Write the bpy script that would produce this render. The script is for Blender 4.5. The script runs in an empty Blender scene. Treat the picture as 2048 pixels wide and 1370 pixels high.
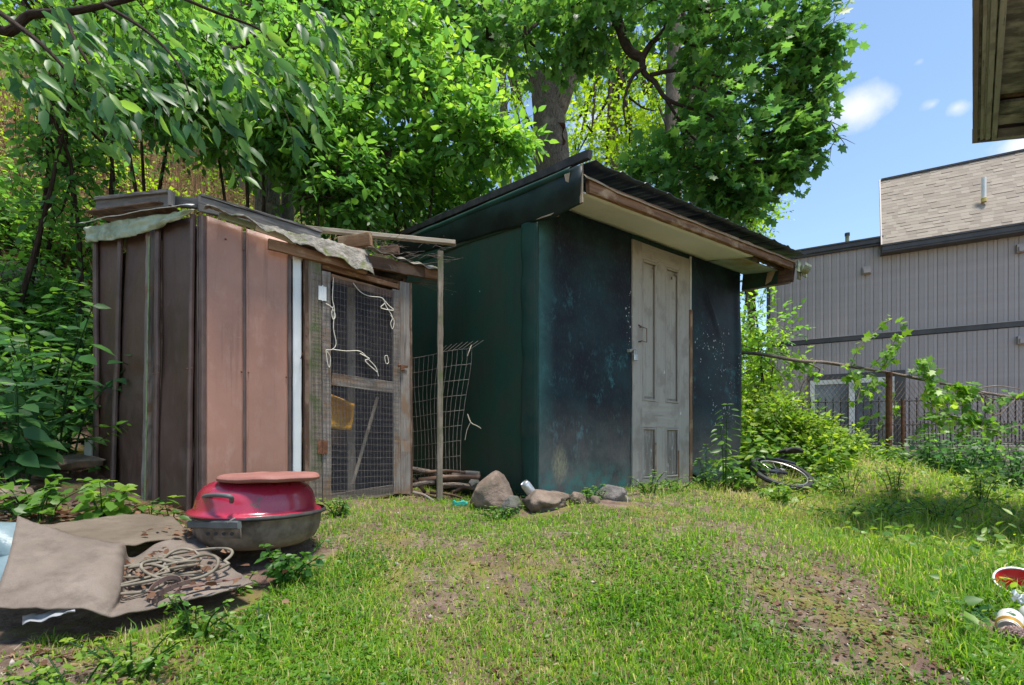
import bpy, math, random
import numpy as np
from mathutils import Vector, noise as mn
R = math.radians
random.seed(7)
rng = np.random.default_rng(7)
sc = bpy.context.scene
C = sc.collection

# ---------------------------------------------------------------- camera, sky, sun, exposure
cam_d = bpy.data.cameras.new('camera'); cam = bpy.data.objects.new('camera', cam_d); C.objects.link(cam)
cam.location = (0, 0, 0); cam.rotation_euler = (R(90), 0, 0)
cam_d.sensor_width = 36; cam_d.lens = 36*1000/2048; cam_d.shift_y = 205/2048
cam_d.clip_start = 0.05; cam_d.clip_end = 2000
sc.camera = cam
SUN_EL, SUN_AZ = 77, 130          # azimuth from +Y (away from the camera) towards +X
w = bpy.data.worlds.new('World'); sc.world = w; w.use_nodes = True
nt = w.node_tree; nt.nodes.clear()
out = nt.nodes.new('ShaderNodeOutputWorld'); bg = nt.nodes.new('ShaderNodeBackground')
sky = nt.nodes.new('ShaderNodeTexSky'); sky.sky_type = 'NISHITA'; sky.sun_disc = False
sky.sun_elevation = R(SUN_EL); sky.sun_rotation = R(SUN_AZ); sky.air_density = 1.0; sky.dust_density = 0.1; sky.ozone_density = 3.0
bg.inputs['Strength'].default_value = 0.10
nt.links.new(bg.outputs[0], out.inputs[0])
tc = nt.nodes.new('ShaderNodeTexCoord')
def wn(t, **k):
    n = nt.nodes.new(t)
    for a, b in k.items(): setattr(n, a, b)
    return n
cn = wn('ShaderNodeTexNoise'); cn.inputs['Scale'].default_value = 9; cn.inputs['Detail'].default_value = 7; cn.inputs['Roughness'].default_value = .6
nt.links.new(tc.outputs['Generated'], cn.inputs['Vector'])
total = None
def cloud(px, py, rad, amt):
    global total
    d = Vector(((px-1024)/1000, 1, (890-py)/1000)).normalized()
    sub = wn('ShaderNodeVectorMath', operation='SUBTRACT'); nt.links.new(tc.outputs['Generated'], sub.inputs[0]); sub.inputs[1].default_value = d
    sc_ = wn('ShaderNodeVectorMath', operation='MULTIPLY'); nt.links.new(sub.outputs[0], sc_.inputs[0]); sc_.inputs[1].default_value = (1, 1, 1.6)
    ln = wn('ShaderNodeVectorMath', operation='LENGTH'); nt.links.new(sc_.outputs[0], ln.inputs[0])
    mr = wn('ShaderNodeMapRange'); nt.links.new(ln.outputs['Value'], mr.inputs[0])
    mr.inputs[1].default_value = rad; mr.inputs[2].default_value = 0; mr.inputs[3].default_value = 0; mr.inputs[4].default_value = amt
    if total is None: total = mr.outputs[0]
    else:
        mx = wn('ShaderNodeMath', operation='MAXIMUM'); nt.links.new(total, mx.inputs[0]); nt.links.new(mr.outputs[0], mx.inputs[1]); total = mx.outputs[0]
for c_ in [(1712, 215, .066, 1.0), (1655, 225, .04, .6), (1915, 215, .03, .8), (1865, 208, .022, .6), (1838, 124, .018, .55), (2046, 290, .04, .8),
           (1180, 260, .1, .8), (700, 60, .14, .8), (2300, 200, .2, .8), (2700, -200, .3, .9), (-500, 100, .3, .9)]: cloud(*c_)
c2 = wn('ShaderNodeMath', operation='MULTIPLY_ADD'); nt.links.new(cn.outputs['Fac'], c2.inputs[0]); c2.inputs[1].default_value = 1.5; c2.inputs[2].default_value = -.75
cm = wn('ShaderNodeMath', operation='ADD'); nt.links.new(total, cm.inputs[0]); nt.links.new(c2.outputs[0], cm.inputs[1])
cr = wn('ShaderNodeMapRange'); nt.links.new(cm.outputs[0], cr.inputs[0]); cr.inputs[1].default_value = .30; cr.inputs[2].default_value = 1.0
hz = wn('ShaderNodeSeparateXYZ'); nt.links.new(tc.outputs['Generated'], hz.inputs[0])
mix = wn('ShaderNodeMix', data_type='RGBA'); nt.links.new(cr.outputs[0], mix.inputs[0]); tnt = wn('ShaderNodeMix', data_type='RGBA', blend_type='MULTIPLY'); tnt.inputs[0].default_value = 1; nt.links.new(sky.outputs[0], tnt.inputs[6]); tnt.inputs[7].default_value = (1.03, .98, .88, 1); nt.links.new(tnt.outputs[2], mix.inputs[6]); mix.inputs[7].default_value = (3.9, 3.95, 4.1, 1)
nt.links.new(mix.outputs[2], bg.inputs['Color'])
sd = bpy.data.lights.new('sun', 'SUN'); sd.energy = 2.5; sd.angle = R(9); sd.color = (1, .95, .86)
so = bpy.data.objects.new('sun', sd); C.objects.link(so); so.location = (6, 8, 12)
sv = Vector((math.sin(R(SUN_AZ))*math.cos(R(SUN_EL)), math.cos(R(SUN_AZ))*math.cos(R(SUN_EL)), math.sin(R(SUN_EL))))
so.rotation_euler = sv.to_track_quat('Z', 'Y').to_euler()
sc.view_settings.view_transform = 'Standard'; sc.view_settings.look = 'None'; sc.view_settings.exposure = 1.55; sc.view_settings.gamma = 1
sc.view_settings.use_curve_mapping = False
sc.render.engine = 'CYCLES'
sc.cycles.max_bounces = 12; sc.cycles.diffuse_bounces = 7; sc.cycles.transparent_max_bounces = 16; sc.cycles.transmission_bounces = 8

# ---------------------------------------------------------------- helpers
def P(px, py, Y): return Vector(((px-1024)/1000*Y, Y, (890-py)/1000*Y))
def PR(px, py, Y): return np.array(((px-1024)/1000*Y, Y, (890-py)/1000*Y))

class NT:
    def __init__(s, name):
        s.m = bpy.data.materials.new(name); s.m.use_nodes = True; s.t = s.m.node_tree; s.t.nodes.clear()
        s.o = s.n('ShaderNodeOutputMaterial'); s.b = s.n('ShaderNodeBsdfPrincipled'); s.l(s.b.outputs[0], s.o.inputs[0])
        s.tc = s.n('ShaderNodeTexCoord')
    def n(s, t, **k):
        x = s.t.nodes.new(t)
        for a, b in k.items(): setattr(x, a, b)
        return x
    def l(s, a, b): s.t.links.new(a, b)
    def put(s, inp, v):
        if isinstance(v, bpy.types.NodeSocket): s.l(v, inp)
        elif isinstance(v, (tuple, list)):
            inp.default_value = tuple(v)+((1,) if len(v) == 3 and inp.type == 'RGBA' else ())
        else: inp.default_value = v
    def vec(s, kind='Object', scale=(1, 1, 1), off=None):
        src = s.tc.outputs[kind]
        mp = s.n('ShaderNodeMapping'); s.l(src, mp.inputs[0]); mp.inputs['Scale'].default_value = scale if isinstance(scale, tuple) else (scale,)*3
        if off is not None: s.put(mp.inputs['Location'], off)
        return mp.outputs[0]
    def noise(s, v, scale=5, det=4, rough=.55, dist=0):
        x = s.n('ShaderNodeTexNoise'); s.l(v, x.inputs['Vector']); x.inputs['Scale'].default_value = scale; x.inputs['Detail'].default_value = det
        x.inputs['Roughness'].default_value = rough; x.inputs['Distortion'].default_value = dist; return x.outputs['Fac']
    def vor(s, v, scale=5, feature='F1', out='Distance'):
        x = s.n('ShaderNodeTexVoronoi', feature=feature); s.l(v, x.inputs['Vector']); x.inputs['Scale'].default_value = scale; return x.outputs[out]
    def map(s, v, a, b, c=0, d=1):
        x = s.n('ShaderNodeMapRange'); s.put(x.inputs[0], v)
        for i, q in enumerate((a, b, c, d)): x.inputs[i+1].default_value = q
        return x.outputs[0]
    def math(s, op, a, b=0):
        x = s.n('ShaderNodeMath', operation=op); s.put(x.inputs[0], a); s.put(x.inputs[1], b); return x.outputs[0]
    def mix(s, f, a, b, mode='MIX'):
        x = s.n('ShaderNodeMix', data_type='RGBA', blend_type=mode); s.put(x.inputs[0], f); s.put(x.inputs[6], a); s.put(x.inputs[7], b); return x.outputs[2]
    def ramp(s, f, stops):
        x = s.n('ShaderNodeValToRGB'); s.put(x.inputs[0], f); e = x.color_ramp.elements
        while len(e) < len(stops): e.new(.5)
        for q, (p, c) in zip(e, stops): q.position = p; q.color = tuple(c)+(1,)
        return x.outputs[0]
    def attr(s, nm='rnd'):
        x = s.n('ShaderNodeAttribute'); x.attribute_name = nm; return x.outputs['Fac']
    def rand(s):
        x = s.n('ShaderNodeObjectInfo'); return x.outputs['Random']
    def sep(s, v):
        x = s.n('ShaderNodeSeparateXYZ'); s.l(v, x.inputs[0]); return x.outputs
    def bump(s, h, strength=.3, dist=.01):
        x = s.n('ShaderNodeBump'); s.l(h, x.inputs['Height']); x.inputs['Strength'].default_value = strength; x.inputs['Distance'].default_value = dist
        s.l(x.outputs[0], s.b.inputs['Normal']); return x
    def set(s, col=None, rough=None, metal=None, spec=None, coat=None):
        if col is not None: s.put(s.b.inputs['Base Color'], col)
        if rough is not None: s.put(s.b.inputs['Roughness'], rough)
        if metal is not None: s.put(s.b.inputs['Metallic'], metal)
        if spec is not None: s.put(s.b.inputs['Specular IOR Level'], spec)
        if coat is not None: s.put(s.b.inputs['Coat Weight'], coat)
        return s.m

def m_noise(name, a, b, scale=8, rough=.7, bump=.2, bscale=40, metal=0, c=None, spec=.4, kind='Object', bd=.004):
    t = NT(name); v = t.vec(kind)
    col = t.mix(t.map(t.noise(v, scale, 6, .6), .35, .65), a, b)
    if c is not None: col = t.mix(t.map(t.noise(t.vec(kind, 1, (3.1, 7, 2)), scale*.4, 5, .65), .52, .66), col, c)
    if bump: t.bump(t.noise(v, bscale, 6, .6), bump, bd)
    return t.set(col, rough, metal, spec)

def m_wood(name, a, b, c=None, rough=.85, across=55, cs=(.5, .62), moss=None, bump=.5, long=2.0):
    """weathered wood: grain runs along UV u"""
    t = NT(name); r = t.math('MULTIPLY', t.rand(), 17.0)
    cx = t.n('ShaderNodeCombineXYZ'); t.l(r, cx.inputs[0]); t.l(r, cx.inputs[1])
    g = t.noise(t.vec('UV', (long, across, 1), cx.outputs[0]), 1, 6, .65, .6)
    g2 = t.noise(t.vec('UV', (long*2.5, across*3.2, 1), cx.outputs[0]), 1, 4, .7)
    bl = t.noise(t.vec('UV', (5, 7, 1), cx.outputs[0]), 1, 5, .6)
    col = t.mix(t.map(g, .32, .68), a, b)
    col = t.mix(t.map(g2, .58, .72), col, tuple(x*.35 for x in a))
    if c is not None: col = t.mix(t.map(bl, *cs), col, c)
    if moss is not None: col = t.mix(t.math('MULTIPLY', t.map(t.noise(t.vec('Object'), 3.5, 6, .7), .5, .64), .8), col, moss)
    h = t.math('ADD', t.math('MULTIPLY', g, .6), t.math('MULTIPLY', g2, .5))
    t.bump(h, bump, .003)
    return t.set(col, rough, 0, .3)

def m_leaf(name, stops, trans=.45, rough=.42, spec=.4):
    """leaf blade: colour varies leaf by leaf (attribute rnd), light passes through"""
    t = NT(name); col = t.ramp(t.attr(), stops)
    t.set(col, rough, 0, spec)
    tr = t.n('ShaderNodeBsdfTranslucent')
    hs = t.n('ShaderNodeHueSaturation'); t.l(col, hs.inputs['Color']); hs.inputs['Hue'].default_value = .487; hs.inputs['Saturation'].default_value = 1.04; hs.inputs['Value'].default_value = 2.3
    t.l(hs.outputs[0], tr.inputs['Color'])
    mx = t.n('ShaderNodeMixShader'); mx.inputs[0].default_value = trans
    t.l(t.b.outputs[0], mx.inputs[1]); t.l(tr.outputs[0], mx.inputs[2]); t.l(mx.outputs[0], t.o.inputs[0])
    return t.m

def tag(o, label=None, cat=None, group=None, kind=None):
    if label: o['label'] = label
    if cat: o['category'] = cat
    if group: o['group'] = group
    if kind: o['kind'] = kind
    return o
def thing(name, label, cat, loc=(0, 0, 0), rotz=0, group=None):
    o = bpy.data.objects.new(name, None); C.objects.link(o); o.location = loc; o.rotation_euler = (0, 0, rotz); o.empty_display_size = .1
    return tag(o, label, cat, group)
def rootloc(p):
    v = Vector((0, 0, 0))
    while p is not None: v += p.location; p = p.parent
    return v
def mesh_np(name, V, F, mat, parent=None, uv=None, rnd=None, smooth=False, local=False):
    """V (n,3); F: (m,k) array or list of such arrays"""
    V = np.asarray(V, dtype=np.float32)
    if parent is not None and not local: V = V-np.array(rootloc(parent), dtype=np.float32)
    if not isinstance(F, list): F = [F]
    me = bpy.data.meshes.new(name)
    me.vertices.add(len(V)); me.vertices.foreach_set('co', V.ravel())
    idx = np.concatenate([np.asarray(f, dtype=np.int32).ravel() for f in F]); tot = np.concatenate([np.full(len(f), f.shape[1], dtype=np.int32) for f in F])
    me.loops.add(len(idx)); me.loops.foreach_set('vertex_index', idx)
    me.polygons.add(len(tot)); st = np.zeros(len(tot), dtype=np.int32); st[1:] = np.cumsum(tot)[:-1]
    me.polygons.foreach_set('loop_start', st); me.polygons.foreach_set('loop_total', tot)
    if smooth: me.polygons.foreach_set('use_smooth', np.ones(len(tot), dtype=bool))
    me.update(calc_edges=True)
    if uv is not None:
        l = me.uv_layers.new(name='UVMap'); l.data.foreach_set('uv', np.asarray(uv, dtype=np.float32)[idx].ravel())
    if rnd is not None:
        a = me.attributes.new('rnd', 'FLOAT', 'POINT'); a.data.foreach_set('value', np.asarray(rnd, dtype=np.float32))
    me.materials.append(mat)
    o = bpy.data.objects.new(name, me); C.objects.link(o); o.parent = parent
    return o

class MB:
    def __init__(s): s.v = []; s.f = []; s.uv = []
    def add(s, v, f, uv=None):
        n = len(s.v); s.v += [tuple(p) for p in v]; s.f += [tuple(i+n for i in q) for q in f]
        s.uv += list(uv) if uv is not None else [(p[0]+p[1], p[2]) for p in v]
        return s
    def board(s, a, b, wd, w, t, seg=None, jit=.0015, ch=.003, twist=0):
        """plank from a to b; w is its width along wd, t its thickness"""
        a, b, wd = Vector(a), Vector(b), Vector(wd); L = (b-a).length; d = (b-a)/L
        wd = (wd-d*wd.dot(d)).normalized(); nn = d.cross(wd)
        seg = seg or max(1, min(24, int(L/.08))); ch = min(ch, w*.3, t*.3)
        pr = [(-w/2+ch, -t/2), (w/2-ch, -t/2), (w/2, -t/2+ch), (w/2, t/2-ch), (w/2-ch, t/2), (-w/2+ch, t/2), (-w/2, t/2-ch), (-w/2, -t/2+ch)]
        off = random.random()*20; V = []; U = []
        per = [0]; 
        for i in range(8):
            p, q = pr[i], pr[(i+1) % 8]; per.append(per[-1]+math.hypot(q[0]-p[0], q[1]-p[1]))
        for i in range(seg+1):
            k = i/seg; c = a.lerp(b, k)
            for j, (x, y) in enumerate(pr):
                jx = mn.noise(Vector((off+k*L*9, j*3.7, 1)))*jit*2; jy = mn.noise(Vector((off+k*L*9, j*3.7, 9)))*jit*2
                tw = twist*(k-.5); xx = x*math.cos(tw)-y*math.sin(tw); yy = x*math.sin(tw)+y*math.cos(tw)
                V.append(c+wd*(xx+jx)+nn*(yy+jy)); U.append((k*L, per[j]+off))
        F = []
        for i in range(seg):
            for j in range(8):
                A, B = i*8+j, i*8+(j+1) % 8; F.append((A, B, B+8, A+8))
        F.append(tuple(range(7, -1, -1))); F.append(tuple(seg*8+j for j in range(8)))
        return s.add(V, F, U)
    def box(s, fr, u0, u1, o0, o1, z0, z1):
        V = [fr(u, o, z) for z in (z0, z1) for o in (o0, o1) for u in (u0, u1)]
        U = [(z, u+o) for z in (z0, z1) for o in (o0, o1) for u in (u0, u1)]
        return s.add(V, [(0, 1, 3, 2), (4, 6, 7, 5), (0, 4, 5, 1), (2, 3, 7, 6), (0, 2, 6, 4), (1, 5, 7, 3)], U)
    def tube(s, pts, r, n=8, cap=True, jit=0):
        pts = [Vector(p) for p in pts]; m = len(pts); rr = r if isinstance(r, (list, tuple)) else [r]*m
        V = []; U = []; L = 0; up = None
        for i, p in enumerate(pts):
            d = (pts[min(i+1, m-1)]-pts[max(i-1, 0)]).normalized()
            if up is None: up = d.orthogonal().normalized()
            up = (up-d*up.dot(d)); up = up.normalized() if up.length > 1e-6 else d.orthogonal().normalized()
            sd_ = d.cross(up)
            if i: L += (p-pts[i-1]).length
            for j in range(n):
                an = 2*math.pi*j/n; q = rr[i]*(1+(jit*mn.noise(p*4+Vector((math.cos(an), math.sin(an), 0))*1.7) if jit else 0))
                V.append(p+(up*math.cos(an)+sd_*math.sin(an))*q); U.append((L, an/6.283*2*math.pi*rr[0]))
        F = [(i*n+j, i*n+(j+1) % n, (i+1)*n+(j+1) % n, (i+1)*n+j) for i in range(m-1) for j in range(n)]
        if cap: F += [tuple(range(n-1, -1, -1)), tuple((m-1)*n+j for j in range(n))]
        return s.add(V, F, U)
    def grid(s, fn, nu, nv, closed=False):
        V = []; U = []
        for j in range(nv+1):
            for i in range(nu+1):
                p, q = fn(i/nu, j/nv); V.append(p); U.append(q)
        F = [(j*(nu+1)+i, j*(nu+1)+i+1, (j+1)*(nu+1)+i+1, (j+1)*(nu+1)+i) for j in range(nv) for i in range(nu)]
        return s.add(V, F, U)
    def lathe(s, c, prof, n=32, squash=(1, 1), rot=None):
        V = []; F = []; U = []
        for i, (r, z) in enumerate(prof):
            for j in range(n):
                an = 2*math.pi*j/n; p = Vector((r*math.cos(an)*squash[0], r*math.sin(an)*squash[1], z))
                if rot: p = rot @ p
                V.append(Vector(c)+p); U.append((an*.3, z))
        for i in range(len(prof)-1):
            for j in range(n):
                F.append((i*n+j, i*n+(j+1) % n, (i+1)*n+(j+1) % n, (i+1)*n+j))
        return s.add(V, F, U)
    def build(s, name, mat, parent=None, label=None, smooth=False, solid=0, sub=0, bevel=0, kind=None):
        V = np.array(s.v, dtype=np.float32); byk = {}
        me = bpy.data.meshes.new(name); off = np.array(rootloc(parent)) if parent is not None else 0
        me.from_pydata((V-off).tolist(), [], s.f)
        l = me.uv_layers.new(name='UVMap'); idx = np.zeros(len(me.loops), dtype=np.int32); me.loops.foreach_get('vertex_index', idx)
        l.data.foreach_set('uv', np.array(s.uv, dtype=np.float32)[idx].ravel())
        if smooth: me.polygons.foreach_set('use_smooth', np.ones(len(me.polygons), dtype=bool))
        me.materials.append(mat); me.update()
        o = bpy.data.objects.new(name, me); C.objects.link(o); o.parent = parent
        if solid: m = o.modifiers.new('solid', 'SOLIDIFY'); m.thickness = solid; m.offset = 0
        if bevel: m = o.modifiers.new('bevel', 'BEVEL'); m.width = bevel; m.segments = 2; m.limit_method = 'ANGLE'
        if sub: m = o.modifiers.new('sub', 'SUBSURF'); m.levels = sub; m.render_levels = sub
        if label: o['label'] = label
        if kind: o['kind'] = kind
        return o
def smooth_path(pts, n=6):
    pts = [Vector(p) for p in pts]; q = [pts[0]*2-pts[1]]+pts+[pts[-1]*2-pts[-2]]; out = []
    for i in range(1, len(q)-2):
        for k in range(n):
            t = k/n; a, b, c, d = q[i-1], q[i], q[i+1], q[i+2]
            out.append(.5*((2*b)+(c-a)*t+(2*a-5*b+4*c-d)*t*t+(3*b-a-3*c+d)*t**3))
    return out+[pts[-1]]
def copy_thing(o, loc, rotz=0, scale=1, label=None):
    c = o.copy(); C.objects.link(c); c.location = loc; c.rotation_euler = (0, 0, rotz); c.scale = (scale,)*3
    if label: c['label'] = label
    for ch in o.children:
        d = ch.copy(); C.objects.link(d); d.parent = c
        for g in ch.children:
            e = g.copy(); C.objects.link(e); e.parent = d
    return c

# ---------------------------------------------------------------- terrain
CP = np.array([(-3, -2, -1.3), (0, -2, -1.35), (3, -2, -1.35), (0, 0, -.95), (2, 0, -.98), (-2, 0, -.9), (0, 1.3, -.63), (1.4, 1.4, -.65), (-1.3, 1.3, -.62), (1.5, 1.75, -.61),
 (-1.0, 2.3, -.475), (0, 2.3, -.505), (1.5, 2.5, -.53), (2.8, 3.0, -.61), (.18, 3.45, -.415), (1.2, 4.2, -.36), (2.3, 5.05, -.36), (-.7, 4, -.385), (-1.8, 3, -.41),
 (-1.6, 1.9, -.545), (-2.3, 2.6, -.42), (-1, 5, -.36), (1, 6.2, -.3), (3.0, 5.2, -.36), (2.6, 4.2, -.43), (3.3, 6.0, -.1), (4.1, 6.1, -.14), (4.6, 4.9, -.45), (6, 4, -.8), (4.2, 7.6, -.5),
 (5.6, 7.4, -.85), (8, 8, -.95), (7.5, 10.5, -.9), (9.5, 11, -.9), (3.4, 9, -.2), (-3.2, 3.3, -.2), (-4, 4, .35), (-3.1, 4.5, .25), (-4.9, 5, 1.7), (-5.1, 6.3, 2.7), (-3, 6.4, 1.6), (-1.5, 6.6, .5),
 (-8, 8.5, 5.6), (-4, 9, 3.6), (0, 8.5, .7), (0, 12, 2.2), (4, 12, .2), (-6, 14, 8), (2, 18, 3), (6, 18, .2), (11, 16, -.5), (10, 5, -1), (9, 0, -1.2), (-7, 3, 2.2), (-7, 0, 1), (-10, 12, 9), (-9, 4, 4), (-2, 20, 7), (7, -4, -1.5), (-6, -4, -.5)])
def _U(r): return r*r*np.log(r+1e-9)
_K = _U(np.linalg.norm(CP[:, None, :2]-CP[None, :, :2], axis=2)+1e-9)+np.eye(len(CP))*.02
_Pm = np.c_[np.ones(len(CP)), CP[:, :2]]; _A = np.block([[_K, _Pm], [_Pm.T, np.zeros((3, 3))]])
_W = np.linalg.solve(_A, np.r_[CP[:, 2], 0, 0, 0])
_tn = rng.uniform(0, 6.28, (24, 3)); _tf = np.concatenate([rng.uniform(.8, 2.5, 8), rng.uniform(3, 8, 8), rng.uniform(9, 22, 8)]); _ta = np.concatenate([np.full(8, .014), np.full(8, .006), np.full(8, .0028)])
def H(x, y):
    x = np.atleast_1d(np.asarray(x, dtype=float)); y = np.atleast_1d(np.asarray(y, dtype=float)); shp = x.shape; x = x.ravel(); y = y.ravel()
    xc = np.clip(x, -11, 12); yc = np.clip(y, -4, 21)
    r = np.hypot(xc[:, None]-CP[None, :, 0], yc[:, None]-CP[None, :, 1])
    z = _U(r) @ _W[:len(CP)]+_W[-3]+_W[-2]*xc+_W[-1]*yc
    far = np.hypot(x-xc, y-yc); z = z*np.exp(-far/30)+(-1.5)*(1-np.exp(-far/30))
    a = np.cos(_tn[:, 0]); b = np.sin(_tn[:, 0])
    for i in range(24): z = z+_ta[i]*np.sin(_tf[i]*(a[i]*x+b[i]*y)+_tn[i, 1])*np.exp(-far/5)
    return z.reshape(shp)
def gz(x, y): return float(H(x, y)[0])
def ongnd(px, Y, dz=0):
    x = (px-1024)/1000*Y; return Vector((x, Y, gz(x, Y)+dz))
def vnoise(x, y, f, seed):
    """cheap smooth pseudo noise 0..1"""
    g = np.random.default_rng(seed); s = 0
    for i in range(7):
        an = g.uniform(0, 6.28); ff = f*g.uniform(.6, 1.9); s = s+np.sin(ff*(np.cos(an)*x+np.sin(an)*y)+g.uniform(0, 6.28)+1.3*np.sin(ff*.6*(np.sin(an)*x-np.cos(an)*y)+g.uniform(0, 6.28)))
    return .5+s/7*.9

# ---------------------------------------------------------------- materials
def soil():
    t = NT('soil_mat'); v = t.vec('Object')
    n1 = t.noise(v, 2.2, 8, .65); n2 = t.noise(v, 14, 8, .7); n3 = t.noise(v, 70, 6, .7)
    col = t.ramp(n2, [(.3, (.07, .048, .036)), (.48, (.16, .112, .085)), (.62, (.25, .185, .14)), (.75, (.36, .29, .23))])
    col = t.mix(t.map(n1, .5, .62), col, (.15, .092, .078))
    col = t.mix(t.math('MULTIPLY', t.map(t.noise(t.vec('Object', 1, (5, 2, 8)), 3.5, 7, .7), .49, .60), .7), col, t.mix(n3, (.12, .13, .025), (.26, .22, .05)))
    g = t.sep(t.tc.outputs['Object'])[2]
    hc = t.mix(t.map(t.noise(t.vec('Object', (6, 6, 1.6)), 2.5, 8, .75), .38, .62), (.05, .034, .02), (.26, .175, .09)); hc = t.mix(t.map(t.noise(t.vec('Object', (2, 2, 1.2), (4, 4, 4)), 2, 7, .7), .46, .56), hc, t.mix(n3, (.05, .085, .015), (.16, .19, .03))); col = t.mix(t.map(g, .3, 1.3), col, hc)
    t.bump(t.math('ADD', n2, t.math('MULTIPLY', n3, .7)), .9, .02)
    return t.set(col, .95, 0, .15)
m_soil = soil()
m_stone = m_noise('field_stone', (.13, .092, .068), (.25, .19, .15), 7, .9, .9, 18, c=(.07, .06, .04), bd=.02)
m_rockgrey = m_noise('grey_stone', (.09, .083, .08), (.20, .175, .16), 9, .9, .8, 22, c=(.07, .08, .05), bd=.02)
m_bark = None
def bark(name, a, b, sc_=9):
    t = NT(name); v = t.vec('UV', (sc_*.35, sc_*1.6, 1)); n = t.noise(v, 4, 7, .7, 1.2); n2 = t.noise(t.vec('Object'), 3, 5, .6)
    t.bump(n, 1.0, .02); col = t.mix(t.map(n, .38, .62), a, b); col = t.mix(t.map(n2, .55, .7), col, tuple(x*1.25 for x in b)); return t.set(col, .95, 0, .15)
m_bark = bark('maple_bark', (.05, .038, .03), (.34, .27, .22)); m_bark_light = bark('pale_bark', (.12, .09, .075), (.34, .27, .23)); m_bark_dark = bark('dark_bark', (.022, .015, .011), (.08, .055, .042))
def grn(*c): return [(i/(len(c)-1), x) for i, x in enumerate(c)]
m_lf_maple = m_leaf('maple_leaf', grn((.032, .095, .030), (.052, .14, .034), (.085, .20, .034), (.14, .27, .04), (.24, .38, .05)), .5)
m_lf_mid = m_leaf('ash_leaf', grn((.030, .095, .032), (.055, .15, .034), (.095, .23, .034), (.15, .30, .036), (.25, .40, .04)), .52)
m_lf_near = m_leaf('long_leaf', grn((.028, .09, .03), (.050, .14, .045), (.085, .20, .045), (.18, .33, .05)), .5, .42, .4)
m_lf_far = m_leaf('far_leaf', grn((.025, .075, .012), (.06, .16, .015), (.13, .26, .018), (.25, .36, .025)), .55)
m_lf_weed = m_leaf('weed_leaf', grn((.025, .085, .015), (.055, .15, .018), (.11, .23, .022), (.24, .34, .035)), .45)
m_lf_ground = m_leaf('ground_leaf', grn((.035, .11, .016), (.07, .18, .02), (.13, .26, .025), (.25, .34, .04)), .5)
m_grass = m_leaf('grass_blade', grn((.04, .115, .012), (.08, .20, .016), (.15, .29, .022), (.27, .35, .05), (.42, .37, .17)), .5, .5, .3)
m_lf_dead = m_leaf('dead_leaf', grn((.05, .025, .015), (.11, .055, .032), (.20, .11, .065), (.32, .21, .14)), .2, .8, .2)
m_lf_yellow = m_leaf('yellow_leaf', grn((.30, .28, .02), (.45, .40, .04)), .4)

# ---------------------------------------------------------------- ground sheet
def ground():
    def axis(lo, hi, mid0, mid1, step, far):
        a = list(np.arange(mid0, mid1, step)); x = mid1; s = step
        b = []
        while x < hi: b.append(x); s *= 1.22; x += s
        c = []; x = mid0-step; s = step
        while x > lo: c.append(x); s *= 1.22; x -= s
        return np.array(c[::-1]+a+b)
    xs = axis(-400, 400, -5, 6, .045, 0); ys = axis(-120, 500, 1.0, 9, .045, 0)
    X, Y = np.meshgrid(xs, ys); Z = H(X, Y); V = np.c_[X.ravel(), Y.ravel(), Z.ravel()]
    ny, nx = X.shape; i = np.arange(nx-1)[None, :]+np.arange(ny-1)[:, None]*nx; i = i.ravel()
    o = mesh_np('ground', V, np.c_[i, i+1, i+1+nx, i+nx], m_soil, uv=V[:, :2], smooth=True)
    tag(o, 'bare brown earth with worn grass rising to a steep hillside on the left', None, None, 'structure')
ground()
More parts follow.
